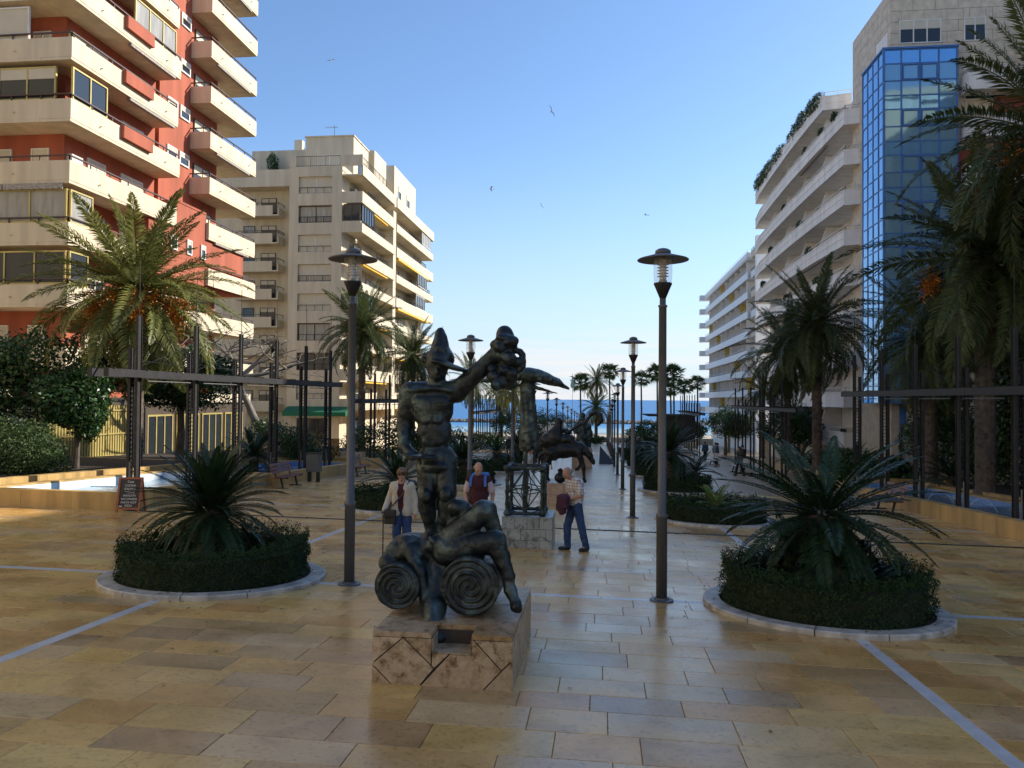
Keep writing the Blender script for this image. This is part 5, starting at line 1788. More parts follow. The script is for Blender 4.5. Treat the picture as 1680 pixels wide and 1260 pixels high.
def gull(p, rot, span, label):
    t = thing("gull", label, "gull", p, "gulls in the sky")
    t.rotation_euler = rot
    link("body", MB().tube([(0, -.26, 0), (0, -.2, .01), (0, -.05, .02), (0, .12, .02), (0, .24, .05), (0, .29, .05), (0, .34, .04)], [.01, .04, .065, .07, .045, .035, .008], 8).mesh("body", m_gull, smooth=True), t)
    for s in (-1, 1):
        mb = MB()
        k = span / 2
        up = [(0, .10, .03), (s * .35 * k, .13, .16), (s * .7 * k, .02, .14), (s * k, -.2, .05)]
        lo = [(0, -.08, .02), (s * .35 * k, -.06, .15), (s * .7 * k, -.12, .13), (s * k, -.22, .05)]
        vs = up + lo + [(x, y, z - .012) for x, y, z in up + lo]
        fs = []
        for i in range(3):
            fs += [(i, i + 1, i + 5, i + 4), (i + 8, i + 12, i + 13, i + 9), (i, i + 8, i + 9, i + 1), (i + 4, i + 5, i + 13, i + 12)]
        link("wing", mb.add(vs, fs).mesh("wing", m_gullw), t)
    link("tail", MB().add([(-.03, -.22, .01), (.03, -.22, .01), (.08, -.4, .01), (-.08, -.4, .01), (-.03, -.22, 0), (.03, -.22, 0), (.08, -.4, 0), (-.08, -.4, 0)], [(0, 1, 2, 3), (7, 6, 5, 4), (0, 4, 5, 1), (2, 6, 7, 3)]).mesh("tail", m_gull), t)


def dirpt(px, py, dist):
    d = (fwd + rv * (px - 840) / FPX + uv * (630 - py) / FPX).normalized()
    return Vector((0, 0, 10)) + d * dist


gull(dirpt(904, 183, 75), (.3, 1.05, .6), 1.15, "white gull banking high in the sky, largest of the birds")
gull(dirpt(888, 338, 120), (.2, .9, .5), 1.15, "gull in mid sky right of the picture's centre line")
gull(dirpt(806, 310, 120), (.1, .6, 1.9), 1.15, "gull in mid sky over the bronze arm")
gull(dirpt(1060, 353, 120), (0, .1, .9), 1.15, "gull near the nearest right lamp head")
gull(dirpt(543, 100, 110), (0, -.3, .4), 1.15, "gull high above the cream block")
# ------------------------------------------------------------------ organic shapes: smooth unions of limbs, meshed
import openvdb


class Org:
    """a body made of tapered limbs (c), ellipsoids (e) and rounded boxes (b), blended smoothly"""

    def __init__(s):
        s.p = []

    def c(s, a, b, ra, rb=None, k=None):
        s.p.append(('c', np.array(a, float), np.array(b, float), ra, ra if rb is None else rb, k)); return s

    def chain(s, pts, rad, k=None):
        for i in range(len(pts) - 1):
            s.c(pts[i], pts[i + 1], rad[i], rad[i + 1], k)
        return s

    def y(s, c, r, h):
        s.p.append(('y', np.array(c, float), r, h, None, .004)); return s

    def e(s, c, r, rz=0.0, rx=0.0, ry=0.0, k=None):
        m = np.array(Matrix.Rotation(rz, 3, 'Z') @ Matrix.Rotation(ry, 3, 'Y') @ Matrix.Rotation(rx, 3, 'X'))
        s.p.append(('e', np.array(c, float), np.array(r, float), m, None, k)); return s

    def b(s, c, h, r=.01, rz=0.0, k=None, rx=0.0, ry=0.0):
        m = np.array(Matrix.Rotation(rz, 3, 'Z') @ Matrix.Rotation(ry, 3, 'Y') @ Matrix.Rotation(rx, 3, 'X'))
        s.p.append(('b', np.array(c, float), np.array(h, float), m, r, k)); return s

    def mesh(s, name, mat, vox=.012, k=.03, cuts=(), noise=0., nscale=20., seed=0):
        lo, hi = np.full(3, 1e9), np.full(3, -1e9)
        bbs = []
        for p in s.p:
            if p[0] == 'c':
                r = max(p[3], p[4]); a, b = np.minimum(p[1], p[2]) - r, np.maximum(p[1], p[2]) + r
            elif p[0] == 'y':
                ex = np.array([p[2], p[3], p[2]]); a, b = p[1] - ex, p[1] + ex
            elif p[0] == 'e':
                ex = np.sqrt(((p[3] * p[2][None, :]) ** 2).sum(1)); a, b = p[1] - ex, p[1] + ex
            else:
                ex = (np.abs(p[3]) * p[2][None, :]).sum(1) + p[4]; a, b = p[1] - ex, p[1] + ex
            bbs.append((a, b)); lo = np.minimum(lo, a); hi = np.maximum(hi, b)
        pad = 3 * vox + noise
        lo -= pad; hi += pad
        n_ = np.ceil((hi - lo) / vox).astype(int) + 1
        F = np.full(n_, 3 * vox, np.float32)
        for p, (a, b) in zip(s.p, bbs):
            kk = k if p[5] is None else p[5]
            i0 = np.maximum(0, ((a - kk * 1.2 - 2 * vox - lo) / vox).astype(int)); i1 = np.minimum(n_, ((b + kk * 1.2 + 3 * vox - lo) / vox).astype(int) + 1)
            X = lo[0] + vox * np.arange(i0[0], i1[0], dtype=np.float32)[:, None, None]
            Y = lo[1] + vox * np.arange(i0[1], i1[1], dtype=np.float32)[None, :, None]
            Z = lo[2] + vox * np.arange(i0[2], i1[2], dtype=np.float32)[None, None, :]
            if p[0] == 'c':
                A, D = p[1], p[2] - p[1]
                dd = max(1e-9, D @ D)
                t = np.clip(((X - A[0]) * D[0] + (Y - A[1]) * D[1] + (Z - A[2]) * D[2]) / dd, 0, 1)
                d = np.sqrt((X - A[0] - t * D[0]) ** 2 + (Y - A[1] - t * D[1]) ** 2 + (Z - A[2] - t * D[2]) ** 2) - (p[3] + (p[4] - p[3]) * t)
            elif p[0] == 'y':
                d = np.maximum(np.sqrt((X - p[1][0]) ** 2 + (Z - p[1][2]) ** 2) - p[2], np.abs(Y - p[1][1]) - p[3])
            else:
                m = p[3]
                q = [(X - p[1][0]) * m[0, i] + (Y - p[1][1]) * m[1, i] + (Z - p[1][2]) * m[2, i] for i in range(3)]
                if p[0] == 'e':
                    k0 = np.sqrt(sum((q[i] / p[2][i]) ** 2 for i in range(3)))
                    k1 = np.sqrt(sum((q[i] / p[2][i] ** 2) ** 2 for i in range(3))) + 1e-9
                    d = k0 * (k0 - 1) / k1
                else:
                    g = [np.abs(q[i]) - p[2][i] for i in range(3)]
                    d = np.sqrt(sum(np.maximum(v, 0) ** 2 for v in g)) + np.minimum(np.maximum(np.maximum(g[0], g[1]), g[2]), 0) - p[4]
            S = F[i0[0]:i1[0], i0[1]:i1[1], i0[2]:i1[2]]
            h = np.maximum(kk - np.abs(S - d), 0) / kk
            S[...] = np.minimum(S, d) - h * h * kk * .25
        for nrm, off in cuts:      # keep where nrm.x < off
            X = (lo[0] + vox * np.arange(n_[0]))[:, None, None]; Y = (lo[1] + vox * np.arange(n_[1]))[None, :, None]; Z = (lo[2] + vox * np.arange(n_[2]))[None, None, :]
            F = np.maximum(F, (X * nrm[0] + Y * nrm[1] + Z * nrm[2] - off).astype(np.float32))
        G = openvdb.FloatGrid(3 * vox)
        G.copyFromArray(np.ascontiguousarray(F))
        v, tr, qd = G.convertToPolygons(isovalue=0.0)
        v = np.asarray(v, float) * vox + lo
        if noise:
            w_ = v * nscale
            o = sum(np.sin(w_[:, (i + 1) % 3] * a + 1.7 * np.sin(w_[:, i] * b_ + seed) + i) for i, a, b_ in ((0, 1, .7), (1, 1.3, .9), (2, .8, 1.1), (0, 2.3, 1.9), (1, 2.1, 1.7)))
            v += noise * .35 * (o[:, None] * np.array([.6, .6, .5]))
        q = np.asarray(qd)[:, ::-1]
        me = np_mesh(name, v, q, mat, True)
        # outward normals: check the signed volume
        a, b, c = v[q[:, 0]], v[q[:, 1]], v[q[:, 2]]
        if np.einsum('ij,ij->i', a - v.mean(0), np.cross(b - a, c - a)).sum() < 0:
            me.flip_normals()
        return me


def bronze(name, dark, patina, rough):
    m, n, l, p = nt(name)
    t = pos_noise(n, l, 5, 7)
    r = ramp(n, l, t.outputs['Fac'], [(.3, dark), (.5, sc(dark, 1.3)), (.68, patina)])
    l.new(r.outputs['Color'], p.inputs['Base Color'])
    p.inputs['Metallic'].default_value = .55
    t2 = pos_noise(n, l, 3, 4)
    mr_ = n.new('ShaderNodeMapRange'); mr_.inputs['To Min'].default_value = rough - .12; mr_.inputs['To Max'].default_value = rough + .15
    l.new(t2.outputs['Fac'], mr_.inputs['Value']); l.new(mr_.outputs['Result'], p.inputs['Roughness'])
    t3 = pos_noise(n, l, 16, 8); b = n.new('ShaderNodeBump'); b.inputs['Strength'].default_value = .6; b.inputs['Distance'].default_value = .03
    l.new(t3.outputs['Fac'], b.inputs['Height']); l.new(b.outputs['Normal'], p.inputs['Normal'])
    return m


m_bz = bronze("dark_green_bronze", (.018, .024, .026), (.085, .12, .115), .36)
m_bz2 = bronze("verdigris_bronze", (.030, .040, .037), (.11, .15, .135), .5)
m_bz3 = bronze("black_bronze", (.012, .013, .014), (.03, .034, .035), .35)


def travertine():
    m, n, l, p = nt("mottled_travertine")
    oi = n.new('ShaderNodeObjectInfo')
    base = ramp(n, l, oi.outputs['Random'], [(0, (.34, .26, .17)), (.35, (.46, .37, .26)), (.6, (.30, .20, .09)), (.8, (.50, .40, .29)), (1, (.38, .30, .20))])
    t = pos_noise(n, l, 10, 12); t.inputs['Distortion'].default_value = .3; t.inputs['Roughness'].default_value = .72
    v_ = ramp(n, l, t.outputs['Fac'], [(.36, (.30, .23, .17)), (.44, (.72, .64, .55)), (.52, (.95, .9, .84)), (.62, (1.1, 1.06, 1))])
    mm_ = n.new('ShaderNodeMix'); mm_.data_type = 'RGBA'; mm_.blend_type = 'MULTIPLY'; mm_.inputs['Factor'].default_value = 1
    l.new(base.outputs['Color'], mm_.inputs[6]); l.new(v_.outputs['Color'], mm_.inputs[7]); l.new(mm_.outputs[2], p.inputs['Base Color'])
    p.inputs['Roughness'].default_value = .42
    b = n.new('ShaderNodeBump'); b.inputs['Strength'].default_value = .3; b.inputs['Distance'].default_value = .01
    l.new(t.outputs['Fac'], b.inputs['Height']); l.new(b.outputs['Normal'], p.inputs['Normal'])
    return m


m_trav = travertine()
m_joint = M("dark_joint", (.05, .04, .03), .9)


# ---- plinth with a notch and diamond-cut stone facing
PX, PY = -2.12, 7.07
PW, PD, PH = 1.32, 1.86, .555
pz = ground(-1.46, 8.0) - .03
pl = thing("plinth", "mottled travertine plinth with diamond-cut panels and a notch in its front", "plinth", (PX, PY, pz))
mb = MB()
h1 = PH - .046
mb.box((PX + .02, PY + .30, pz - .02), (PX + PW - .02, PY + PD - .02, pz + h1))
mb.box((PX + .02, PY + .021, pz - .02), (PX + .565, PY + .299, pz + h1 - .001)); mb.box((PX + .936, PY + .021, pz - .02), (PX + PW - .02, PY + .298, pz + h1 - .001))
mb.box((PX + .566, PY + .0205, pz - .021), (PX + .935, PY + .297, pz + .37))
mb.build("core", m_joint, pl)


def shrink(poly, g):
    """inset a convex-ish polygon about its edges"""
    n_ = len(poly)
    out = []
    for i in range(n_):
        p0, p1, p2 = Vector(poly[i - 1]), Vector(poly[i]), Vector(poly[(i + 1) % n_])
        d1, d2 = (p1 - p0).normalized(), (p2 - p1).normalized()
        n1, n2 = Vector((-d1.y, d1.x)), Vector((-d2.y, d2.x))
        den = 1 + n1.dot(n2)
        out.append(tuple(p1 + (n1 + n2) * (g / max(.35, den))))
    return out


def panel(parent, poly, f, mat=m_trav, g=.006, th=.02, name="stone_panel"):
    a = sum(poly[i][0] * poly[(i + 1) % len(poly)][1] - poly[(i + 1) % len(poly)][0] * poly[i][1] for i in range(len(poly)))
    if a < 0:
        poly = poly[::-1]
    q = shrink(poly, g)
    return MB().prism(q, lambda s: f(s, 0), lambda s: f(s, th)).build(name, mat, parent)


front = lambda s, d: (PX + s[0], PY + .02 - d, pz + s[1])
T1 = h1
for poly in ([(0, .25), (0, T1), (.296, T1)], [(0, .25), (.296, T1), (.592, .233), (.40, 0), (.26, 0)], [(0, 0), (.26, 0), (0, .25)],
             [(.296, T1), (.566, T1), (.566, .258)], [(.592, .233), (.566, .258), (.566, .372), (.735, .372)],
             [(.40, 0), (.735, .372), (.936, .372), (.936, T1), (.96, T1), (1.22, .24), (1.0, 0)], [(.96, T1), (1.32, T1), (1.32, .34), (1.22, .24)], [(1.22, .24), (1.32, .34), (1.32, 0), (1.0, 0)]):
    panel(pl, poly, front)
right = lambda s, d: (PX + PW - .02 + d, PY + s[0], pz + s[1])
for poly in ([(0, 0), (.30, 0), (0, .3)], [(.3, 0), (.62, .32), (.36, T1), (0, T1), (0, .3)], [(.3, 0), (.9, 0), (.62, .32)], [(.36, T1), (.62, .32), (.85, T1)], [(.62, .32), (.9, 0), (1.2, .27), (1.0, T1), (.85, T1)],
             [(.9, 0), (1.5, 0), (1.2, .27)], [(1.0, T1), (1.2, .27), (1.45, T1)], [(1.2, .27), (1.5, 0), (1.86, 0), (1.86, T1), (1.45, T1)]):
    panel(pl, poly, right)
left = lambda s, d: (PX + .02 - d, PY + s[0], pz + s[1])
for i in range(3):
    panel(pl, [(i * .62, 0), (i * .62 + .62, 0), (i * .62 + .62, T1), (i * .62, T1)][::-1], left)
top = lambda s, d: (PX + s[0], PY + s[1], pz + h1 + d * 2.3)
for poly in ([(0, 0), (.566, 0), (.566, .30), (0, .55)], [(.936, 0), (1.32, 0), (1.32, .5), (.936, .30)], [(0, .55), (.566, .30), (.936, .30), (1.32, .5), (1.32, 1.1), (0, 1.1)], [(0, 1.1), (.66, 1.1), (.66, 1.86), (0, 1.86)], [(.66, 1.1), (1.32, 1.1), (1.32, 1.86), (.66, 1.86)]):
    panel(pl, poly, top)
panel(pl, [(.568, .0), (.934, .0), (.934, .296), (.568, .296)], lambda s, d: (PX + s[0], PY + s[1], pz + .37 + d * .5))
panel(pl, [(0, .37), (.296, .37), (.296, h1), (0, h1)], lambda s, d: (PX + .5655 + d * .3, PY + s[0], pz + s[1]))
panel(pl, [(0, .37), (.296, .37), (.296, h1), (0, h1)], lambda s, d: (PX + .9365 - d * .3, PY + s[0], pz + s[1]))

# ---- first bronze: a standing helmeted figure raising a bunch, over a reclining figure on two rolled drums
# drawn in its own units (1 unit = 1/157 m), x across, w up, d towards the viewer
U = 1 / 157.0
bx0, by0, bz0 = -1.61, 8.05, pz + PH + .01
sb = thing("bronze_statue", "dark bronze helmeted figure raising a fruit bunch over a reclining figure on two rolls", "statue", (bx0, by0, bz0))


def P3(x, w, d=0):
    return ((x) * U, -d * U, (w) * U)


def org_c(o, a, b, ra, rb, k=None):
    o.c(P3(*a), P3(*b), ra * U, rb * U, k)


o = Org()
cc = lambda *a, **k: org_c(o, *a, **k)
ee = lambda c, r, **k: o.e(P3(*c), tuple(q * U for q in r), **k)
# standing figure
ee((-26, 322, 8), (36, 22, 32), ry=.05)                                   # chest
ee((-41, 332, 21), (17, 8, 13)); ee((-9, 332, 21), (17, 8, 13))          # pectorals
ee((-22, 285, 8), (29, 20, 34))                                            # waist
for i_ in range(3):                                                        # abdomen
    for s_ in (-1, 1):
        ee((-23 + s_ * 9, 304 - i_ * 17, 23 - i_ * 1.5), (9, 6, 8.5), k=.012)
cc((-24, 330, 30), (-22, 262, 24), 1.5, 1.5, k=.004)
ee((-18, 228, 26), (22, 7, 9), k=.02)
ee((-19, 242, 4), (31, 24, 25))                                            # hips
cc((-24, 345, 5), (-18, 372, 8), 16, 14)                                   # neck
cc((-60, 350, 6), (12, 352, 6), 17, 17)                                    # collar
cc((-66, 348, 4), (-74, 296, -2), 18, 14); cc((-74, 296, -2), (-70, 262, 16), 13, 10); cc((-70, 262, 16), (-56, 250, 34), 9, 8)
ee((-50, 247, 38), (11, 8, 9))                                             # hand
for i in range(4):
    cc((-46 + i * 2, 250 - i * 3, 44), (-40 + i * 2, 244 - i * 3, 50), 3, 2.4, k=.008)
ee((-38, 247, 44), (32, 24, 3), ry=.06, k=.006)                            # shallow dish held out
cc((14, 350, 6), (52, 385, 14), 18, 14); cc((52, 385, 14), (88, 424, 20), 13.5, 9); ee((92, 430, 22), (12, 10, 12))
for i in range(4):
    cc((92 + i * 3, 438, 28 - i * 5), (99 + i * 2, 430, 36 - i * 6), 3.6, 3)
# head, helmet and brim
ee((-17, 390, 12), (17, 19, 22))
ee((-15, 380, 24), (9, 9, 12)); cc((-13, 388, 30), (-12, 382, 34), 3, 3.5, k=.01)
ee((-14, 404, 8), (24, 26, 20), ry=-.1)
cc((-14, 410, 6), (-14, 440, 2), 20, 11); cc((-14, 440, 2), (-15, 451, 0), 9, 7)
ee((6, 393, 26), (32, 17, 5), ry=.30, rz=.2, k=.015)
for s in (-1, 1):                                                          # scroll ornaments on the helmet
    for i in range(9):
        a = i * .75
        q = 10 - i * .9
        cc((-34 + q * math.cos(a), 404 + q * math.sin(a), 14 + s * 3), (-34 + (q - .9) * math.cos(a + .75), 404 + (q - .9) * math.sin(a + .75), 14 + s * 3), 3.6, 3.3, k=.008)
        cc((-10 + q * .8 * math.cos(-a), 420 + q * .8 * math.sin(-a), 25), (-10 + (q - .9) * .8 * math.cos(-a - .75), 420 + (q - .9) * .8 * math.sin(-a - .75), 25), 3, 2.8, k=.008)
# bunch of fruit and a looped ribbon in the raised hand
rq = random.Random(4)
for i in range(34):
    f = i / 33
    c = (96 - 4 * f + rq.uniform(-1, 1) * (10 + 12 * math.sin(math.pi * f)), 440 - 78 * f, 14 + rq.uniform(-1, 1) * 16)
    ee(c, (rq.uniform(8, 13), rq.uniform(8, 13), rq.uniform(8, 12)), k=.010)
cc((98, 428, 14), (94, 446, 10), 18, 14)
for i in range(12):
    a0, a1 = i * math.pi / 6, (i + 1) * math.pi / 6
    cc((114 + 12 * math.cos(a0), 402 + 17 * math.sin(a0), 16), (114 + 12 * math.cos(a1), 402 + 17 * math.sin(a1), 16), 5, 5, k=.006)
# legs
cc((-33, 236, 4), (-32, 182, 10), 20, 15); cc((-32, 182, 10), (-34, 160, 2), 16, 15); cc((-34, 160, 2), (-29, 122, 0), 15, 9)
ee((-27, 113, 12), (12, 22, 7)); ee((-12, 110, 8), (9, 18, 7))
cc((-5, 236, 4), (2, 188, 16), 20, 15); cc((2, 188, 16), (0, 165, 10), 15, 14); cc((0, 165, 10), (-10, 122, -4), 14, 9)
ee((22, 164, 26), (20, 15, 13)); cc((14, 158, 22), (12, 108, 16), 10, 12)     # the raised stump beside the knee
for kx, kw, kd in ((-32, 180, 25), (2, 184, 30)):                          # kneecaps and shins
    ee((kx, kw, kd), (10, 7, 12), k=.02)
    cc((kx, kw - 10, kd - 6), (kx + 2, kw - 50, kd - 18), 5, 3, k=.02)
cc((-62, 352, 22), (-20, 356, 24), 5, 4, k=.02); cc((-14, 356, 24), (10, 352, 22), 4, 5, k=.02)
# mound and reclining figure
rm = random.Random(12)
for i_ in range(26):                                                       # rough modelling on the mound
    ee((rm.uniform(-80, 30), rm.uniform(78, 112), rm.uniform(20, 46)), (rm.uniform(6, 16), rm.uniform(5, 10), rm.uniform(4, 8)), ry=rm.uniform(-1, 1), k=.012)
ee((-46, 96, 4), (46, 44, 20), ry=.12); ee((-6, 102, 2), (52, 46, 18)); ee((-68, 88, 22), (26, 26, 16), ry=-.5)
cc((-78, 92, 26), (-91, 76, 36), 17, 13); ee((-89, 72, 42), (15, 12, 13))
cc((-54, 96, 40), (-34, 64, 52), 13, 11); cc((-34, 64, 52), (-22, 22, 56), 11, 9); cc((-22, 22, 56), (-6, 8, 66), 9, 6)
cc((6, 104, 28), (64, 160, 34), 25, 17); cc((64, 160, 34), (70, 160, 30), 17, 16); cc((70, 160, 30), (88, 106, 10), 15, 10)
cc((6, 96, 36), (86, 114, 44), 23, 18); cc((86, 114, 44), (108, 62, 52), 17, 11); cc((108, 62, 52), (112, 40, 56), 10, 9)
cc((112, 40, 56), (126, 14, 66), 10, 6); ee((122, 20, 64), (8, 14, 10), ry=.5)
# folds of cloth in the middle
for x, r_ in ((-30, 12), (-12, 16), (4, 14), (-20, 11)):
    cc((x, 66, 30), (x * .6 - 2, 6, 60), r_, r_ * .8)
cc((-10, 14, 60), (0, -24, 96), 17, 13); ee((2, -22, 96), (22, 20, 13))
link("figures", o.mesh("figures", m_bz, .0125, .028, noise=.006, nscale=26), sb)
# rolled drums: cylinder with a raised spiral on the front
for (cx, cw, rr0, turn, ph) in ((-66, 44, 37, 3.6, .5), (50, 48, 47, 4.2, 2.2)):
    dr_ = Org()
    L0, L1 = 70, -74
    dr_.y(P3(cx, cw, 0), (rr0 - 1) * U, 72 * U)
    N = 90
    for arm in (0, math.pi):
        pts = []
        for i in range(N + 1):
            f = i / N
            a = ph + arm + f * turn * math.pi
            q = (2 + (rr0 - 4) * f ** .9) * 1.0
            pts.append(P3(cx + q * math.cos(a), cw + q * math.sin(a), 72 + 3 * (1 - f)))
        for i in range(N):
            dr_.c(pts[i], pts[i + 1], 1.7 * U, 1.7 * U, .006)
    link("rolled_drum", dr_.mesh("rolled_drum", m_bz, .0095, .012, noise=.003, nscale=30), sb)

# ---- block-faced marble plinth with an open cage, a tall draped column and a winged slab
def block_plinth(x0, x1, y0, y1, h, label, mat, rows, cols, toplift=.0):
    z = min(ground(x, y) for x in (x0, x1) for y in (y0, y1)) - .01
    zt = ground((x0 + x1) / 2, y0) + h
    t = thing("plinth", label, "plinth", ((x0 + x1) / 2, (y0 + y1) / 2, z))
    bx("core", m_joint, t, (x0 + .012, y0 + .012, z), (x1 - .012, y1 - .012, zt - .012))
    for r_ in range(rows):
        za, zb = z + (zt - z) * r_ / rows, z + (zt - z) * (r_ + 1) / rows
        for face in range(4):
            a, b = (x0, x1) if face in (0, 2) else (y0 + .02, y1 - .02)
            ed = [a] + [a + (b - a) * (i + (.5 if r_ % 2 else 1)) / cols for i in range(cols) if (i + (.5 if r_ % 2 else 1)) < cols] + [b]
            for u, v in zip(ed[:-1], ed[1:]):
                u += .004; v -= .004
                if face == 0: bx("stone_block", mat, t, (u, y0, za + .004), (v, y0 + .02, zb - .004))
                if face == 2: bx("stone_block", mat, t, (u, y1 - .02, za + .004), (v, y1, zb - .004))
                if face == 1: bx("stone_block", mat, t, (x1 - .02, u, za + .004), (x1, v, zb - .004))
                if face == 3: bx("stone_block", mat, t, (x0, u, za + .004), (x0 + .02, v, zb - .004))
    bx("top_slab", mat, t, (x0 - .004, y0 - .004, zt - .001), (x1 + .004, y1 + .004, zt + .025))
    return zt + .025


def veined(name, a, b, rough=.4):
    m, n, l, p = nt(name)
    oi = n.new('ShaderNodeObjectInfo')
    t = pos_noise(n, l, 4, 8); t.inputs['Distortion'].default_value = 2.2
    r = ramp(n, l, t.outputs['Fac'], [(.35, b), (.47, a), (.6, sc(a, 1.1)), (.64, b), (.70, a)])
    h_ = n.new('ShaderNodeHueSaturation'); mr_ = n.new('ShaderNodeMapRange'); mr_.inputs['To Min'].default_value = .82; mr_.inputs['To Max'].default_value = 1.12
    l.new(oi.outputs['Random'], mr_.inputs['Value']); l.new(mr_.outputs['Result'], h_.inputs['Value']); l.new(r.outputs['Color'], h_.inputs['Color'])
    l.new(h_.outputs['Color'], p.inputs['Base Color']); p.inputs['Roughness'].default_value = rough
    return m


m_gmarble = veined("grey_green_marble", (.36, .38, .35), (.17, .19, .18))
m_pink = veined("pink_stone", (.44, .31, .22), (.34, .23, .16))
zt = block_plinth(-2.0, -.98, 15.55, 16.6, .60, "grey-green marble block plinth under the bronze cage", m_gmarble, 3, 4)
cg = thing("bronze_sculpture", "bronze openwork cage with a tall draped column and a winged slab on top", "sculpture", (-1.55, 16.05, zt))
o = Org()
s_ = .36
for (x, y) in ((-s_, -s_), (s_, -s_), (s_, s_), (-s_, s_)):
    for i in range(8):
        o.c((x, y, .04 + i * .115), (x + .006 * (-1) ** i, y, .04 + (i + 1) * .115), .034 if i % 2 else .042, .042 if i % 2 else .034)
    o.e((x, y, .06), (.075, .075, .07)); o.e((x, y, .97), (.085, .085, .06))
C4 = [(-s_, -s_), (s_, -s_), (s_, s_), (-s_, s_)]
for i in range(4):
    a, b = C4[i], C4[(i + 1) % 4]
    for z in (.05, .97):
        o.c((*a, z), (*b, z), .035, .035)
cg_fr = link("cage", o.mesh("cage", m_bz2, .011, .02, noise=.007, nscale=34), cg)
mb = MB()
for y in (-s_, s_):
    mb.tube([(-s_, y, .5), (0, y, .58), (s_, y, .5)], .012, 5); mb.tube([(-s_, y, .5), (0, y, .43), (s_, y, .5)], .012, 5)
    for sx in (-1, 1):
        mb.tube([(0, y, .95), (sx * .30, y, .52)], .012, 5); mb.tube([(0, y, .08), (sx * .30, y, .5)], .012, 5); mb.tube([(0, y, .95), (sx * .07, y, .5), (0, y, .08)], .012, 5)
        mb.tube([(sx * s_, y, .9), (sx * .1, y, .95)], .012, 5); mb.tube([(sx * s_, y, .14), (sx * .1, y, .06)], .012, 5)
for x in (-s_, s_):
    for sy in (-1, 1):
        mb.tube([(x, 0, .95), (x, sy * .30, .52)], .012, 5); mb.tube([(x, 0, .08), (x, sy * .3, .5)], .012, 5)
link("struts", mb.mesh("struts", m_bz2), cg)
o = Org()
o.c((-.03, 0, .05), (-.03, 0, 1.4), .05, .045)                             # rod
o.c((.02, 0, 1.42), (.05, 0, 1.75), .14, .17); o.c((.05, 0, 1.75), (.02, 0, 2.2), .15, .11); o.c((.02, 0, 2.2), (.0, 0, 2.66), .11, .15)
for i in range(7):                                                          # hanging folds
    a = i * .9
    o.c((.12 * math.cos(a), .11 * math.sin(a), 2.55), (.05 + .17 * math.cos(a + .3), .14 * math.sin(a + .3), 1.42 + .12 * math.sin(i * 2)), .035, .05, .02)
o.c((-.5, 0, 2.68), (.1, 0, 2.64), .03, .035); o.c((.1, 0, 2.64), (.62, 0, 2.5), .04, .014)
link("draped_column", o.mesh("draped_column", m_bz2, .013, .04, noise=.010, nscale=24), cg)
o = Org()
o.e((-.34, 0, 2.86), (.46, .30, .13), ry=-.16); o.e((.06, 0, 2.88), (.46, .32, .15), ry=.12); o.e((.38, 0, 2.80), (.40, .22, .11), ry=.32)
o.c((.6, 0, 2.72), (.86, 0, 2.60), .07, .025); o.c((-.72, 0, 2.79), (-.95, 0, 2.74), .07, .03)
for i in range(6):
    o.c((-.6 + .22 * i, -.24, 2.80 + .03 * math.sin(i)), (-.45 + .22 * i, .2, 2.98 - .04 * i + .03 * math.cos(i)), .045, .03, .02)
o.e((.0, -.24, 2.84), (.12, .08, .06)); o.e((-.32, -.2, 2.84), (.12, .08, .05))
link("winged_slab", o.mesh("winged_slab", m_bz2, .013, .03, noise=.014, nscale=17), cg)

# ---- stumbling horse in black bronze on pink stone
zt = block_plinth(-1.85, -.62, 25.4, 27.0, .62, "pinkish stone block plinth under the bronze horse", m_pink, 2, 3)
hs = thing("bronze_statue", "black bronze horse with a cloaked rider and a curling horn, on the pinkish plinth", "statue", (-1.22, 26.1, zt))
o = Org()
o.e((-.02, 0, 1.05), (.50, .24, .28), ry=-.12); o.e((-.42, 0, .98), (.28, .24, .30)); o.e((.36, 0, 1.06), (.25, .22, .27))
o.chain([(.48, 0, 1.16), (.68, 0, 1.02), (.82, 0, .86)], [.17, .13, .10]); o.chain([(.80, 0, .90), (.92, 0, .70), (.95, 0, .62)], [.10, .075, .05]); o.c((.80, .06, .98), (.78, .07, 1.05), .03, .012); o.c((.80, -.06, .98), (.78, -.07, 1.05), .03, .012)
for y, f in ((.13, 0), (-.13, 1)):
    o.chain([(-.5, y, .95), (-.58 - .05 * f, y, .62), (-.70 - .08 * f, y, .46), (-.62 - .1 * f, y, .10), (-.56 - .1 * f, y, .03)], [.17, .10, .055, .045, .055])
o.chain([(.42, .12, .95), (.55, .12, .62), (.42, .12, .42), (.36, .12, .40)], [.12, .065, .045, .05])
o.chain([(.46, -.12, .95), (.62, -.12, .5), (.64, -.12, .1), (.67, -.12, .03)], [.12, .065, .045, .055])
o.chain([(-.66, 0, 1.0), (-.86, 0, .85), (-.9, 0, .45)], [.06, .06, .02])
o.e((-.35, 0, 1.45), (.30, .26, .36)); o.c((-.32, 0, 1.55), (-.26, 0, 1.85), .22, .14); o.e((-.22, 0, 2.0), (.12, .11, .14)); o.e((-.55, .0, 1.35), (.32, .25, .28)); o.e((.05, 0, 1.40), (.28, .22, .2)); o.c((-.3, .15, 1.75), (.15, .18, 1.65), .09, .07)
for i in range(10):
    o.e((-.8 + .12 * i, .1 * math.sin(i * 2), 1.25 + .12 * math.sin(i * 1.7)), (.13, .12, .11))
link("horse_and_rider", o.mesh("horse_and_rider", m_bz3, .018, .05, noise=.012, nscale=16), hs)
o = Org()
pts = [(.0, 0, 1.62), (.25, 0, 1.75), (.48, 0, 1.90), (.62, 0, 1.96), (.74, 0, 2.08), (.84, 0, 2.25), (1.0, 0, 2.33), (1.15, 0, 2.24), (1.18, 0, 2.05), (1.08, 0, 1.92)]
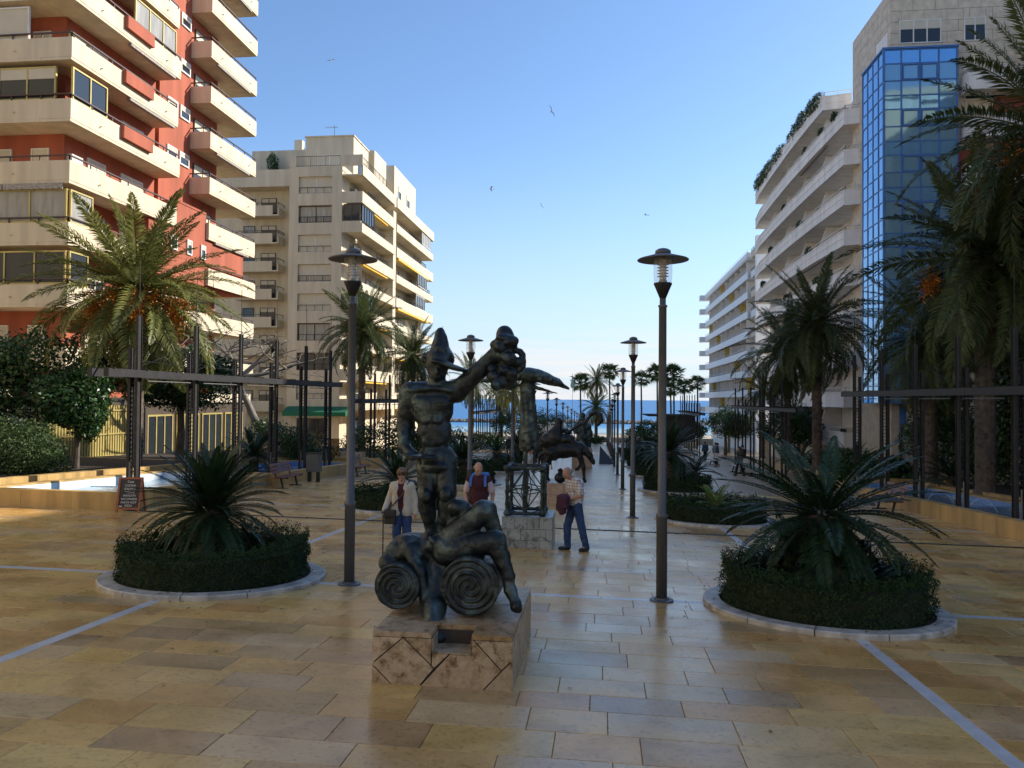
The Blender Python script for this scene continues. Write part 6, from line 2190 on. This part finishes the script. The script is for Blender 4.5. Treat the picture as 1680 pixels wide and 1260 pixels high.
o.chain(pts, [.04, .045, .05, .05, .055, .06, .07, .08, .09, .06])
link("horn", o.mesh("horn", m_bz3, .016, .03), hs)
vase = Org().e((0, 0, .17), (.2, .2, .17)).c((0, 0, .3), (0, 0, .42), .09, .07).e((0, 0, .42), (.11, .11, .03))
tag(link("bronze_urn", vase.mesh("bronze_urn", m_bz3, .014, .03), None, (-1.35, 25.55, zt)), "round dark bronze urn at the front edge of the pinkish plinth", "urn")

# ---- greenish bronze group farther on
zt = block_plinth(-1.9, -.62, 49.5, 51.5, 1.25, "large pale pink plinth of the far green bronze", m_pink, 3, 4)
gs = thing("bronze_statue", "greenish bronze group of clustered figures on the far pink plinth", "statue", (-1.25, 50.5, zt))
o = Org()
rq = random.Random(9)
o.c((0, 0, .05), (0, 0, 1.7), .45, .25); o.e((.02, 0, 2.05), (.17, .16, .2)); o.c((-.1, 0, 1.7), (-.55, 0, 1.2), .14, .1); o.c((.1, 0, 1.7), (.5, -.1, 1.3), .13, .09); o.c((.35, 0, .05), (.45, 0, 1.1), .22, .16); o.e((.45, 0, 1.35), (.14, .14, .17))
for i in range(16):
    o.e((rq.uniform(-.55, .6), rq.uniform(-.3, .3), rq.uniform(.1, 1.5)), (.18, .18, .2))
link("figures", o.mesh("figures", m_bz2, .022, .05, noise=.014, nscale=14), gs)

# ------------------------------------------------------------------ people
m_skin = M("skin", (.42, .23, .155), .5, var=.06, vs=8)
m_hairb = M("brown_hair", (.14, .07, .035), .6, var=.3, vs=30)
m_hairg = M("grey_hair", (.22, .21, .20), .7, var=.3, vs=40)
m_haird = M("dark_hair", (.02, .016, .014), .55)
m_jeans = M("blue_jeans", (.022, .055, .15), .8, var=.3, vs=9)
m_jeansl = M("light_jeans", (.16, .21, .29), .8, var=.2, vs=9)
m_shoe = M("black_shoe", (.012, .012, .013), .45)
m_card = M("cream_knit", (.56, .50, .40), .9, var=.12, vs=25, bump=.5, bs=160)
m_maroon = M("maroon_knit", (.055, .010, .016), .9, var=.2, vs=30, bump=.3, bs=150)
m_black = M("black_cloth", (.010, .010, .012), .85)
m_grey = M("grey_cloth", (.16, .16, .18), .85)
m_olive = M("olive_cloth", (.06, .055, .04), .85)
m_bluec = M("blue_grey_cloth", (.05, .075, .13), .85)
m_bag = M("dark_leather", (.022, .022, .018), .5)
m_strap = M("maroon_strap", (.07, .025, .035), .6)
m_bluestrap = M("bright_blue_strap", (.03, .16, .50), .6)
m_whitec = M("white_cloth", (.66, .66, .66), .85)


def checks(name, base, line, sx=26, sz=26):
    m, n, l, p = nt(name)
    tc_ = n.new('ShaderNodeTexCoord'); sx_ = n.new('ShaderNodeSeparateXYZ'); l.new(tc_.outputs['Object'], sx_.inputs[0])
    outs = []
    for ax, f in (('X', sx), ('Z', sz)):
        m1 = n.new('ShaderNodeMath'); m1.operation = 'MULTIPLY'; m1.inputs[1].default_value = f; l.new(sx_.outputs[ax], m1.inputs[0])
        m2 = n.new('ShaderNodeMath'); m2.operation = 'FRACT'; l.new(m1.outputs[0], m2.inputs[0])
        m3 = n.new('ShaderNodeMath'); m3.operation = 'LESS_THAN'; m3.inputs[1].default_value = .34; l.new(m2.outputs[0], m3.inputs[0]); outs.append(m3)
    ad = n.new('ShaderNodeMath'); ad.operation = 'ADD'; l.new(outs[0].outputs[0], ad.inputs[0]); l.new(outs[1].outputs[0], ad.inputs[1])
    hf = n.new('ShaderNodeMath'); hf.operation = 'MULTIPLY'; hf.inputs[1].default_value = .45; l.new(ad.outputs[0], hf.inputs[0])
    mm_ = n.new('ShaderNodeMix'); mm_.data_type = 'RGBA'; l.new(hf.outputs[0], mm_.inputs['Factor']); mm_.inputs[6].default_value = (*base, 1); mm_.inputs[7].default_value = (*line, 1)
    l.new(mm_.outputs[2], p.inputs['Base Color']); p.inputs['Roughness'].default_value = .85
    return m


m_check = checks("checked_shirt_cloth", (.60, .58, .56), (.20, .13, .14), 17, 17)
m_pinkcheck = checks("pink_checked_cloth", (.60, .52, .55), (.35, .22, .32), 30, 30)


def hand(o, w, d, palm_n, s=1.0, curl=.7, side=1):
    """palm and five fingers at wrist w, pointing along d, palm facing palm_n"""
    w, d, n_ = Vector(w), Vector(d).normalized(), Vector(palm_n).normalized()
    a = d.cross(n_).normalized() * side
    c = w + d * .045 * s
    o.c(tuple(w), tuple(c), .024 * s, .028 * s)
    for i, (off, L) in enumerate(((-.028, .062), (-.010, .070), (.010, .066), (.027, .052))):
        k0 = w + d * .075 * s + a * off * s
        k1 = k0 + (d * math.cos(curl) + n_ * math.sin(curl)) * L * .5 * s
        k2 = k1 + (d * math.cos(curl * 2.1) + n_ * math.sin(curl * 2.1)) * L * .5 * s
        o.c(tuple(w + d * .03 * s + a * off * .8 * s), tuple(k0), .013 * s, .0105 * s, .008)
        o.c(tuple(k0), tuple(k1), .0105 * s, .0095 * s, .004); o.c(tuple(k1), tuple(k2), .0095 * s, .0075 * s, .004)
    t0 = w + d * .02 * s - a * .022 * s
    t1 = t0 + (d * .6 - a * .6 + n_ * .5).normalized() * .038 * s
    o.c(tuple(t0), tuple(t1), .013 * s, .011 * s, .01); o.c(tuple(t1), tuple(t1 + (d + n_ * .7).normalized() * .03 * s), .011 * s, .008 * s, .004)


def head_prims(o, c, yaw, pitch, s=1.0, male=True):
    """skull, jaw, nose, ears; face towards -Y at yaw 0; positive pitch looks down"""
    m = Matrix.Rotation(yaw, 3, 'Z') @ Matrix.Rotation(pitch, 3, 'X')
    f = lambda x, y, z: tuple(Vector(c) + m @ Vector((x, y, z)) * s)
    e = lambda p_, r_, k=.02: o.e(f(*p_), tuple(q * s for q in r_), rz=yaw, rx=pitch, k=k)
    e((0, .012, .02), (.074, .094, .090)); e((0, -.018, -.045), (.058, .068, .072)); e((0, -.055, -.085), (.034, .034, .030))
    o.c(f(0, -.094, .012), f(0, -.112, -.026), .009 * s, .014 * s, .012)
    e((-.016, -.098, -.036), (.010, .010, .008), .006); e((.016, -.098, -.036), (.010, .010, .008), .006)
    for x in (-1, 1):
        e((x * .076, .012, -.012), (.010, .020, .032), .008)
        e((x * .030, -.083, .018), (.022, .012, .008), .010)          # brow
        e((x * .040, -.066, -.020), (.024, .024, .022), .02)          # cheek
    e((0, -.090, -.066), (.024, .012, .008), .008)                    # mouth
    return f


def person(loc, label, J, cloth, heights, vox=.0095, face=(0, 0), hair=None, group=None, rotz=0.0, hands=None, extras=None, s=1.0, beard=None):
    """J: joints; cloth: dict of garment -> material; the body is one continuous surface, clothes are children"""
    t = thing("person", label, "person", loc, group, rotz)
    o = Org()
    hd, nk, ch, wa, pe = (J[k] for k in ('head', 'neck', 'chest', 'waist', 'pelvis'))
    f = head_prims(o, hd, face[0], face[1], s)
    o.c(nk, tuple(Vector(hd) + Vector((0, .015, -.05))), .058, .052)
    o.c(nk, ch, .07, .12)
    o.e(ch, (.165, .105, .17)); o.e(wa, (.135, .095, .15)); o.e(pe, (.155, .105, .12))
    for sd in ('l', 'r'):
        sh, el, wr = J['sh_' + sd], J['el_' + sd], J['wr_' + sd]
        o.c(ch, sh, .09, .062); o.chain([sh, el], [.055, .040]); o.chain([el, wr], [.040, .027])
        hp, kn, an, to = J['hp_' + sd], J['kn_' + sd], J['an_' + sd], J['to_' + sd]
        o.chain([hp, kn], [.085, .055]); o.chain([kn, an], [.056, .036]); o.chain([an, to], [.036, .028])
        hp_ = (hands or {}).get(sd)
        d = Vector(wr) - Vector(el)
        hand(o, wr, hp_[0] if hp_ else d, hp_[1] if hp_ else (0, -1, 0), s, hp_[2] if hp_ else .35, -1 if sd == 'l' else 1)
    link("body", o.mesh("body", m_skin, vox, .022), t)
    # trousers
    mt = cloth['trousers']
    g = Org()
    g.e((pe[0], pe[1], pe[2] + .02), (.172, .122, .12))
    for sd in ('l', 'r'):
        hp, kn, an = J['hp_' + sd], J['kn_' + sd], J['an_' + sd]
        g.chain([hp, kn, (an[0], an[1], an[2] + .0)], [.103, .076, .066])
        for q in range(3):     # creases
            z = .3 + .2 * q
            g.e(tuple(Vector(kn).lerp(Vector(an), z) + Vector((0, -.02, 0))), (.07, .058, .02), ry=.3 * (-1) ** q)
    link("trousers", g.mesh("trousers", mt, vox * 1.2, .03, cuts=[((0, 0, 1), pe[2] + .11), ((0, 0, -1), -.035)], noise=.003, nscale=22), t)
    g = Org()
    for sd in ('l', 'r'):
        an, to = Vector(J['an_' + sd]), Vector(J['to_' + sd])
        g.c((an.x, an.y + .03, .045), (an.x, an.y, .05), .043, .046); g.c((an.x, an.y, .05), tuple(Vector((to.x, to.y, .038))), .046, .036)
        g.b((an.x * .5 + to.x * .5, an.y * .5 + to.y * .5 + .01, .012), (.035, .09, .006), .006, rz=math.atan2(-(to.x - an.x), -(an.y - to.y)) * -1)
    link("shoes", g.mesh("shoes", cloth['shoes'], vox, .02, cuts=[((0, 0, -1), 0.0)]), t)

    def top(nm, mat, fat, sleeve, hem, neckcut=None, vneck=False):
        """sleeve: 0 none, .45 short, 1 long"""
        g = Org()
        g.e(ch, (.175 + fat, .115 + fat, .175)); g.e(wa, (.15 + fat * 1.3, .115 + fat * 1.3, .17)); g.e(pe, (.165 + fat, .118 + fat, .13 + max(0, -hem)))
        g.c(tuple(Vector(nk) + Vector((0, .01, -.03))), ch, .068 + fat, .13 + fat)
        for sd in ('l', 'r'):
            sh, el, wr = Vector(J['sh_' + sd]), Vector(J['el_' + sd]), Vector(J['wr_' + sd])
            g.c(tuple(Vector(ch) + Vector((0, 0, .03))), tuple(sh), .10 + fat, .060 + fat)
            if sleeve > 0:
                if sleeve < .9:
                    g.c(tuple(sh), tuple(sh.lerp(el, sleeve * 1.6)), .062 + fat, .062 + fat)
                else:
                    g.c(tuple(sh), tuple(el), .060 + fat, .052 + fat); g.c(tuple(el), tuple(el.lerp(wr, .92)), .054 + fat, .043 + fat)
        cuts = [((0, 0, -1), -(pe[2] - hem))]
        cuts.append(((0, 0, 1), nk[2] + .028))
        return link(nm, g.mesh(nm, mat, vox, .03, cuts=cuts, noise=.003, nscale=24), t)
    for nm, mat, fat, sl, hem in cloth['tops']:
        top(nm, mat, fat, sl, hem)
    if hair:
        mat, style = hair
        g = Org()
        yaw, pit = face
        m = Matrix.Rotation(yaw, 3, 'Z') @ Matrix.Rotation(pit, 3, 'X')
        F = lambda x, y, z: tuple(Vector(hd) + m @ Vector((x, y, z)) * s)
        if style == 'short':
            g.e(F(0, .022, .042), (.084, .098, .082), rz=yaw, rx=pit); g.e(F(0, .06, 0), (.078, .062, .085), rz=yaw, rx=pit)
            for x in (-1, 1):
                g.e(F(x * .066, .0, .02), (.024, .06, .06), rz=yaw, rx=pit)
            g.e(F(.02, -.055, .078), (.06, .04, .03), rz=yaw, rx=pit)
        elif style == 'fringe':      # bald crown, hair at the sides and back
            g.e(F(0, .055, -.012), (.077, .060, .062), rz=yaw, rx=pit)
            for x in (-1, 1):
                g.e(F(x * .070, .03, -.002), (.016, .045, .036), rz=yaw, rx=pit)
        elif style == 'long':
            g.e(F(0, .022, .042), (.086, .098, .084), rz=yaw, rx=pit); g.c(F(0, .07, 0), F(0, .09, -.22), .075, .05)
            for x in (-1, 1):
                g.c(F(x * .07, .02, .02), F(x * .075, .05, -.18), .03, .02)
        link("hair", g.mesh("hair", mat, vox * .9, .02, noise=.005, nscale=60), t)
    if beard:
        g = Org(); yaw, pit = face
        m = Matrix.Rotation(yaw, 3, 'Z') @ Matrix.Rotation(pit, 3, 'X')
        F = lambda x, y, z: tuple(Vector(hd) + m @ Vector((x, y, z)) * s)
        g.e(F(0, -.055, -.092), (.044, .042, .036), rz=yaw, rx=pit)
        for x in (-1, 1):
            g.c(F(x * .05, -.02, -.06), F(x * .03, -.055, -.09), .022, .024)
        link("beard", g.mesh("beard", beard, vox * .8, .015, noise=.003, nscale=60), t)
    return t, f


def joints(H=1.7, lean=0.0, spread=.09, dx=0.0):
    k = H / 1.7
    J = {'head': (0, -.02 - lean * 1.3, 1.585), 'neck': (0, .01 - lean, 1.44), 'chest': (0, .01 - lean * .75, 1.27), 'waist': (0, 0 - lean * .3, 1.07), 'pelvis': (0, 0, .93),
         'sh_l': (-.168, .01 - lean * .9, 1.365), 'sh_r': (.168, .01 - lean * .9, 1.365), 'el_l': (-.23, .03 - lean * .6, 1.12), 'el_r': (.23, .03 - lean * .6, 1.12), 'wr_l': (-.25, -.04 - lean * .5, .88), 'wr_r': (.25, -.04 - lean * .5, .88),
         'hp_l': (-.085, 0, .88), 'hp_r': (.085, 0, .88), 'kn_l': (-spread - .01, -.02, .48), 'kn_r': (spread + .01, -.02, .48), 'an_l': (-spread - .01, .02, .085), 'an_r': (spread + .01, .02, .085),
         'to_l': (-spread - .03, -.14, .04), 'to_r': (spread + .03, -.14, .04)}
    return {a: tuple(q * k for q in b) for a, b in J.items()}


# woman with a cane
J = joints(1.62, .03)
J.update(el_l=(-.25, .02, 1.06), wr_l=(-.29, -.16, .865), wr_r=(.26, -.05, .80), el_r=(.235, .03, 1.05))
wx, wy = -3.64, 13.95
wz = ground(wx, wy)
t, f = person((wx, wy, wz), "older woman in a cream cardigan and maroon top, leaning on a cane", J,
              {'trousers': m_jeans, 'shoes': m_shoe, 'tops': [("blouse", m_maroon, .004, 0, .02)]}, None, face=(.15, .32), hair=(m_hairb, 'short'),
              hands={'l': ((0, -.3, -1), (.6, -.3, .2), 1.0), 'r': ((0, -.1, -1), (-1, -.2, 0), .4)})
# open cardigan: a thicker top with the front opened
g = Org()
ch, wa, pe, nk = J['chest'], J['waist'], J['pelvis'], J['neck']
for sx in (-1, 1):
    g.e((ch[0] + sx * .085, ch[1] + .005, ch[2]), (.105, .130, .17)); g.e((wa[0] + sx * .095, wa[1] + .005, wa[2]), (.095, .132, .2)); g.e((pe[0] + sx * .100, pe[1] + .005, pe[2] - .03), (.105, .148, .19))
    g.c((sx * .06, nk[1] + .03, nk[2] - .03), (sx * .1, ch[1], ch[2] + .06), .06, .12)
g.e((0, ch[1] + .07, ch[2]), (.17, .08, .19)); g.e((0, wa[1] + .06, wa[2]), (.16, .08, .2)); g.e((0, pe[1] + .06, pe[2]), (.18, .09, .18))
for sd in ('l', 'r'):
    sh, el, wr = (Vector(J[q + sd]) for q in ('sh_', 'el_', 'wr_'))
    g.c(tuple(sh), tuple(el), .068, .060); g.c(tuple(el), tuple(el.lerp(wr, .95)), .060, .050); g.c((0, ch[1] + .03, ch[2] + .03), tuple(sh), .1, .068)
me = g.mesh("cardigan", m_card, .0095, .02, cuts=[((0, 0, -1), -(pe[2] - .13)), ((0, 0, 1), nk[2] + .02)], noise=.003, nscale=22)
link("cardigan", me, t)
mb = MB(); mb.tube([(-.062, -.128, 1.525), (-.03, -.14, 1.52), (0, -.138, 1.523), (.03, -.137, 1.52), (.05, -.12, 1.525)], .004, 5)
hdv = Vector(J['head'])
gl = Org().e(tuple(hdv + Vector((-.02, -.098, .0))), (.028, .012, .018), rz=.15).e(tuple(hdv + Vector((.047, -.088, .0))), (.026, .012, .018), rz=.25).c(tuple(hdv + Vector((-.03, -.098, .006))), tuple(hdv + Vector((.055, -.088, .006))), .005)
link("sunglasses", gl.mesh("sunglasses", m_shoe, .005, .006), t)
cn = thing("cane", "slim dark walking cane held by the woman in the cream cardigan", "cane", (wx - .30, wy - .20, ground(wx - .3, wy - .2)))
link("shaft", MB().tube([(0, 0, .02), (0, 0, .80)], .011, 8).mesh("shaft", m_shoe), cn)
link("handle", MB().tube([(0, .05, .80), (0, .03, .825), (0, -.05, .825), (0, -.08, .81)], .014, 8).mesh("handle", m_shoe), cn)
link("ferrule", MB().lathe([(.035, 0), (.033, .015), (.013, .03), (.012, .12)], 10).mesh("ferrule", m_shoe), cn)
bgp = (wx - .17, wy - .20, wz + .62)
bg_ = thing("shoulder_bag", "dark green-black shoulder bag worn across the woman's body", "bag", bgp)
bag = Org().b((0, 0, .13), (.085, .035, .11), .018).b((0, -.02, .19), (.088, .03, .05), .018)
link("pouch", bag.mesh("pouch", m_bag, .009, .01), bg_)
link("strap", MB().tube([(-.05, .01, .26), (.06, .035, .36), (.20, .055, .52), (.285, .10, .70), (.31, .20, .775), (.28, .30, .70)], .016, 6).mesh("strap", m_strap), bg_)

# man in the maroon sleeveless pullover
J = joints(1.74, .05)
J.update(el_l=(-.27, .04, 1.12), wr_l=(-.20, -.15, .90), el_r=(.26, .05, 1.12), wr_r=(.25, .0, .86))
mx_, my_ = -2.36, 14.88
person((mx_, my_, ground(mx_, my_)), "bald man in a maroon sleeveless pullover over a pink checked shirt, looking down", J,
       {'trousers': m_jeansl, 'shoes': m_shoe, 'tops': [("shirt", m_pinkcheck, .010, .45, .02), ("pullover", m_maroon, .024, 0, .07)]}, None, face=(.45, .42), hair=(m_hairg, 'fringe'), beard=m_hairg,
       hands={'l': ((.3, -.5, -.8), (.5, -.3, -.2), .8)})
bpk = thing("backpack", "bright blue backpack worn by the man in the maroon pullover", "backpack", (mx_, my_, ground(mx_, my_)))
k = Org().b((0, .20, 1.27), (.12, .05, .19), .05)
link("sack", k.mesh("sack", m_bluestrap, .014, .02), bpk)
for sx in (-1, 1):
    mb = MB()
    pts = [(sx * .13, .12, 1.42), (sx * .135, .02, 1.478), (sx * .135, -.10, 1.455), (sx * .14, -.165, 1.38), (sx * .15, -.19, 1.28)]
    for a, b in zip(pts[:-1], pts[1:]):
        mb.bar(a, b, .05, .014)
    link("shoulder_strap", mb.mesh("shoulder_strap", m_bluestrap), bpk)

# man in the checked shirt, facing left
J = joints(1.73, .07, .10)
J.update(head=(.02, -.20, 1.555), neck=(0, -.10, 1.44), kn_l=(-.11, -.12, .48), an_l=(-.13, -.10, .085), to_l=(-.14, -.27, .04), kn_r=(.12, .08, .48), an_r=(.13, .18, .085), to_r=(.17, .03, .04),
         el_l=(-.25, -.02, 1.12), wr_l=(-.12, -.24, 1.05), el_r=(.26, .0, 1.12), wr_r=(.12, -.22, 1.05))
cx_, cy_ = -.52, 15.57
RZ = -1.05
person((cx_, cy_, ground(cx_, cy_)), "grey-haired man in a white checked shirt, turned left and looking down at the cage", J,
       {'trousers': m_jeans, 'shoes': m_shoe, 'tops': [("shirt", m_check, .014, .5, .04)]}, None, face=(.1, .62), hair=(m_hairg, 'fringe'), rotz=RZ,
       hands={'l': ((.9, -.3, -.1), (0, .2, -1), .6), 'r': ((-.9, -.3, -.1), (0, .2, -1), .6)})
jk = thing("folded_jacket", "dark plum jacket hanging over the forearms of the man in the checked shirt", "jacket", (cx_, cy_, ground(cx_, cy_)), rotz=RZ)
k = Org().e((0, -.25, 1.07), (.19, .10, .07)).b((-.02, -.30, .93), (.12, .02, .13), .03, ry=.1).b((.10, -.29, .98), (.07, .02, .1), .03, ry=-.15).e((0, -.31, .78), (.10, .04, .06))
link("cloth", k.mesh("cloth", M("plum_cloth", (.05, .012, .035), .85, var=.25, vs=10), .011, .03, noise=.008, nscale=18), jk)

# people farther off
def simple_person(x, y, H, label, mats, rotz, stride=0.0, hair=(m_haird, 'short'), lean=.02, z=None, group=None, vox=.016, bend=0.0):
    J = joints(H, lean)
    J.update(kn_l=(-.09, -.02 - stride * .5, .48), an_l=(-.09, .02 - stride, .09), to_l=(-.10, -.14 - stride, .04), kn_r=(.09, .02 + stride * .2, .48), an_r=(.09, .05 + stride, .10), to_r=(.10, -.10 + stride, .04))
    return person((x, y, ground(x, y) if z is None else z), label, J, mats, None, vox, (0, .1), hair, rotz=rotz, group=group)


simple_person(8.0, 46.5, 1.70, "dark-haired woman in a blue jacket and dark skirt walking past the right-hand benches", {'trousers': m_black, 'shoes': m_shoe, 'tops': [("skirt", m_olive, .045, 0, .28), ("jacket", m_bluec, .03, 1, .10)]}, -1.2, .22, (m_haird, 'long'))
simple_person(-2.25, 30.8, 1.78, "dark-haired person in a black T-shirt standing behind the bronze horse", {'trousers': m_black, 'shoes': m_shoe, 'tops': [("t_shirt", m_black, .012, .45, .08)]}, .1)
simple_person(-3.05, 31.4, 1.62, "person in a white top beside the one in the black T-shirt", {'trousers': m_grey, 'shoes': m_shoe, 'tops': [("shirt", m_whitec, .015, 1, .06)]}, 1.0, 0, (m_hairb, 'short'), .16)
simple_person(-8.4, 70, 1.68, "far woman in a black top walking left of the plaza lamps", {'trousers': m_black, 'shoes': m_shoe, 'tops': [("top", m_black, .02, 1, .08)]}, 0, .12, (m_haird, 'long'), vox=.022)
simple_person(-7.4, 68, 1.76, "far man in a grey shirt and dark trousers seen from behind, left of the lamps", {'trousers': m_grey, 'shoes': m_shoe, 'tops': [("shirt", m_grey, .02, .45, .08)]}, 3.1, .15, vox=.022)
simple_person(6.3, 104, 1.82, "far stout man in dark clothes seen from behind near the sea, right of the lamps", {'trousers': m_black, 'shoes': m_shoe, 'tops': [("coat", m_black, .05, 1, .15)]}, 3.1, .1, vox=.025)
simple_person(5.3, 106, 1.66, "far dark-clothed companion left of the stout man near the sea", {'trousers': m_black, 'shoes': m_shoe, 'tops': [("coat", m_bluec, .03, 1, .15)]}, 3.0, .1, vox=.025)
for i, (x, y, d, m1) in enumerate(((9.0, 62.5, "far person in a blue top standing by the second pale bench", m_bluec), (9.4, 66, "far person in grey between the pale benches", m_grey), (9.2, 71, "far person in dark blue beside the farthest pale bench", m_bluec), (9.5, 54, "person in a brown coat by the right-hand wall behind the walking woman", m_olive))):
    simple_person(x, y, 1.7, d, {'trousers': m_black, 'shoes': m_shoe, 'tops': [("jacket", m1, .03, 1, .1)]}, 1.4 + i, .05, vox=.022)
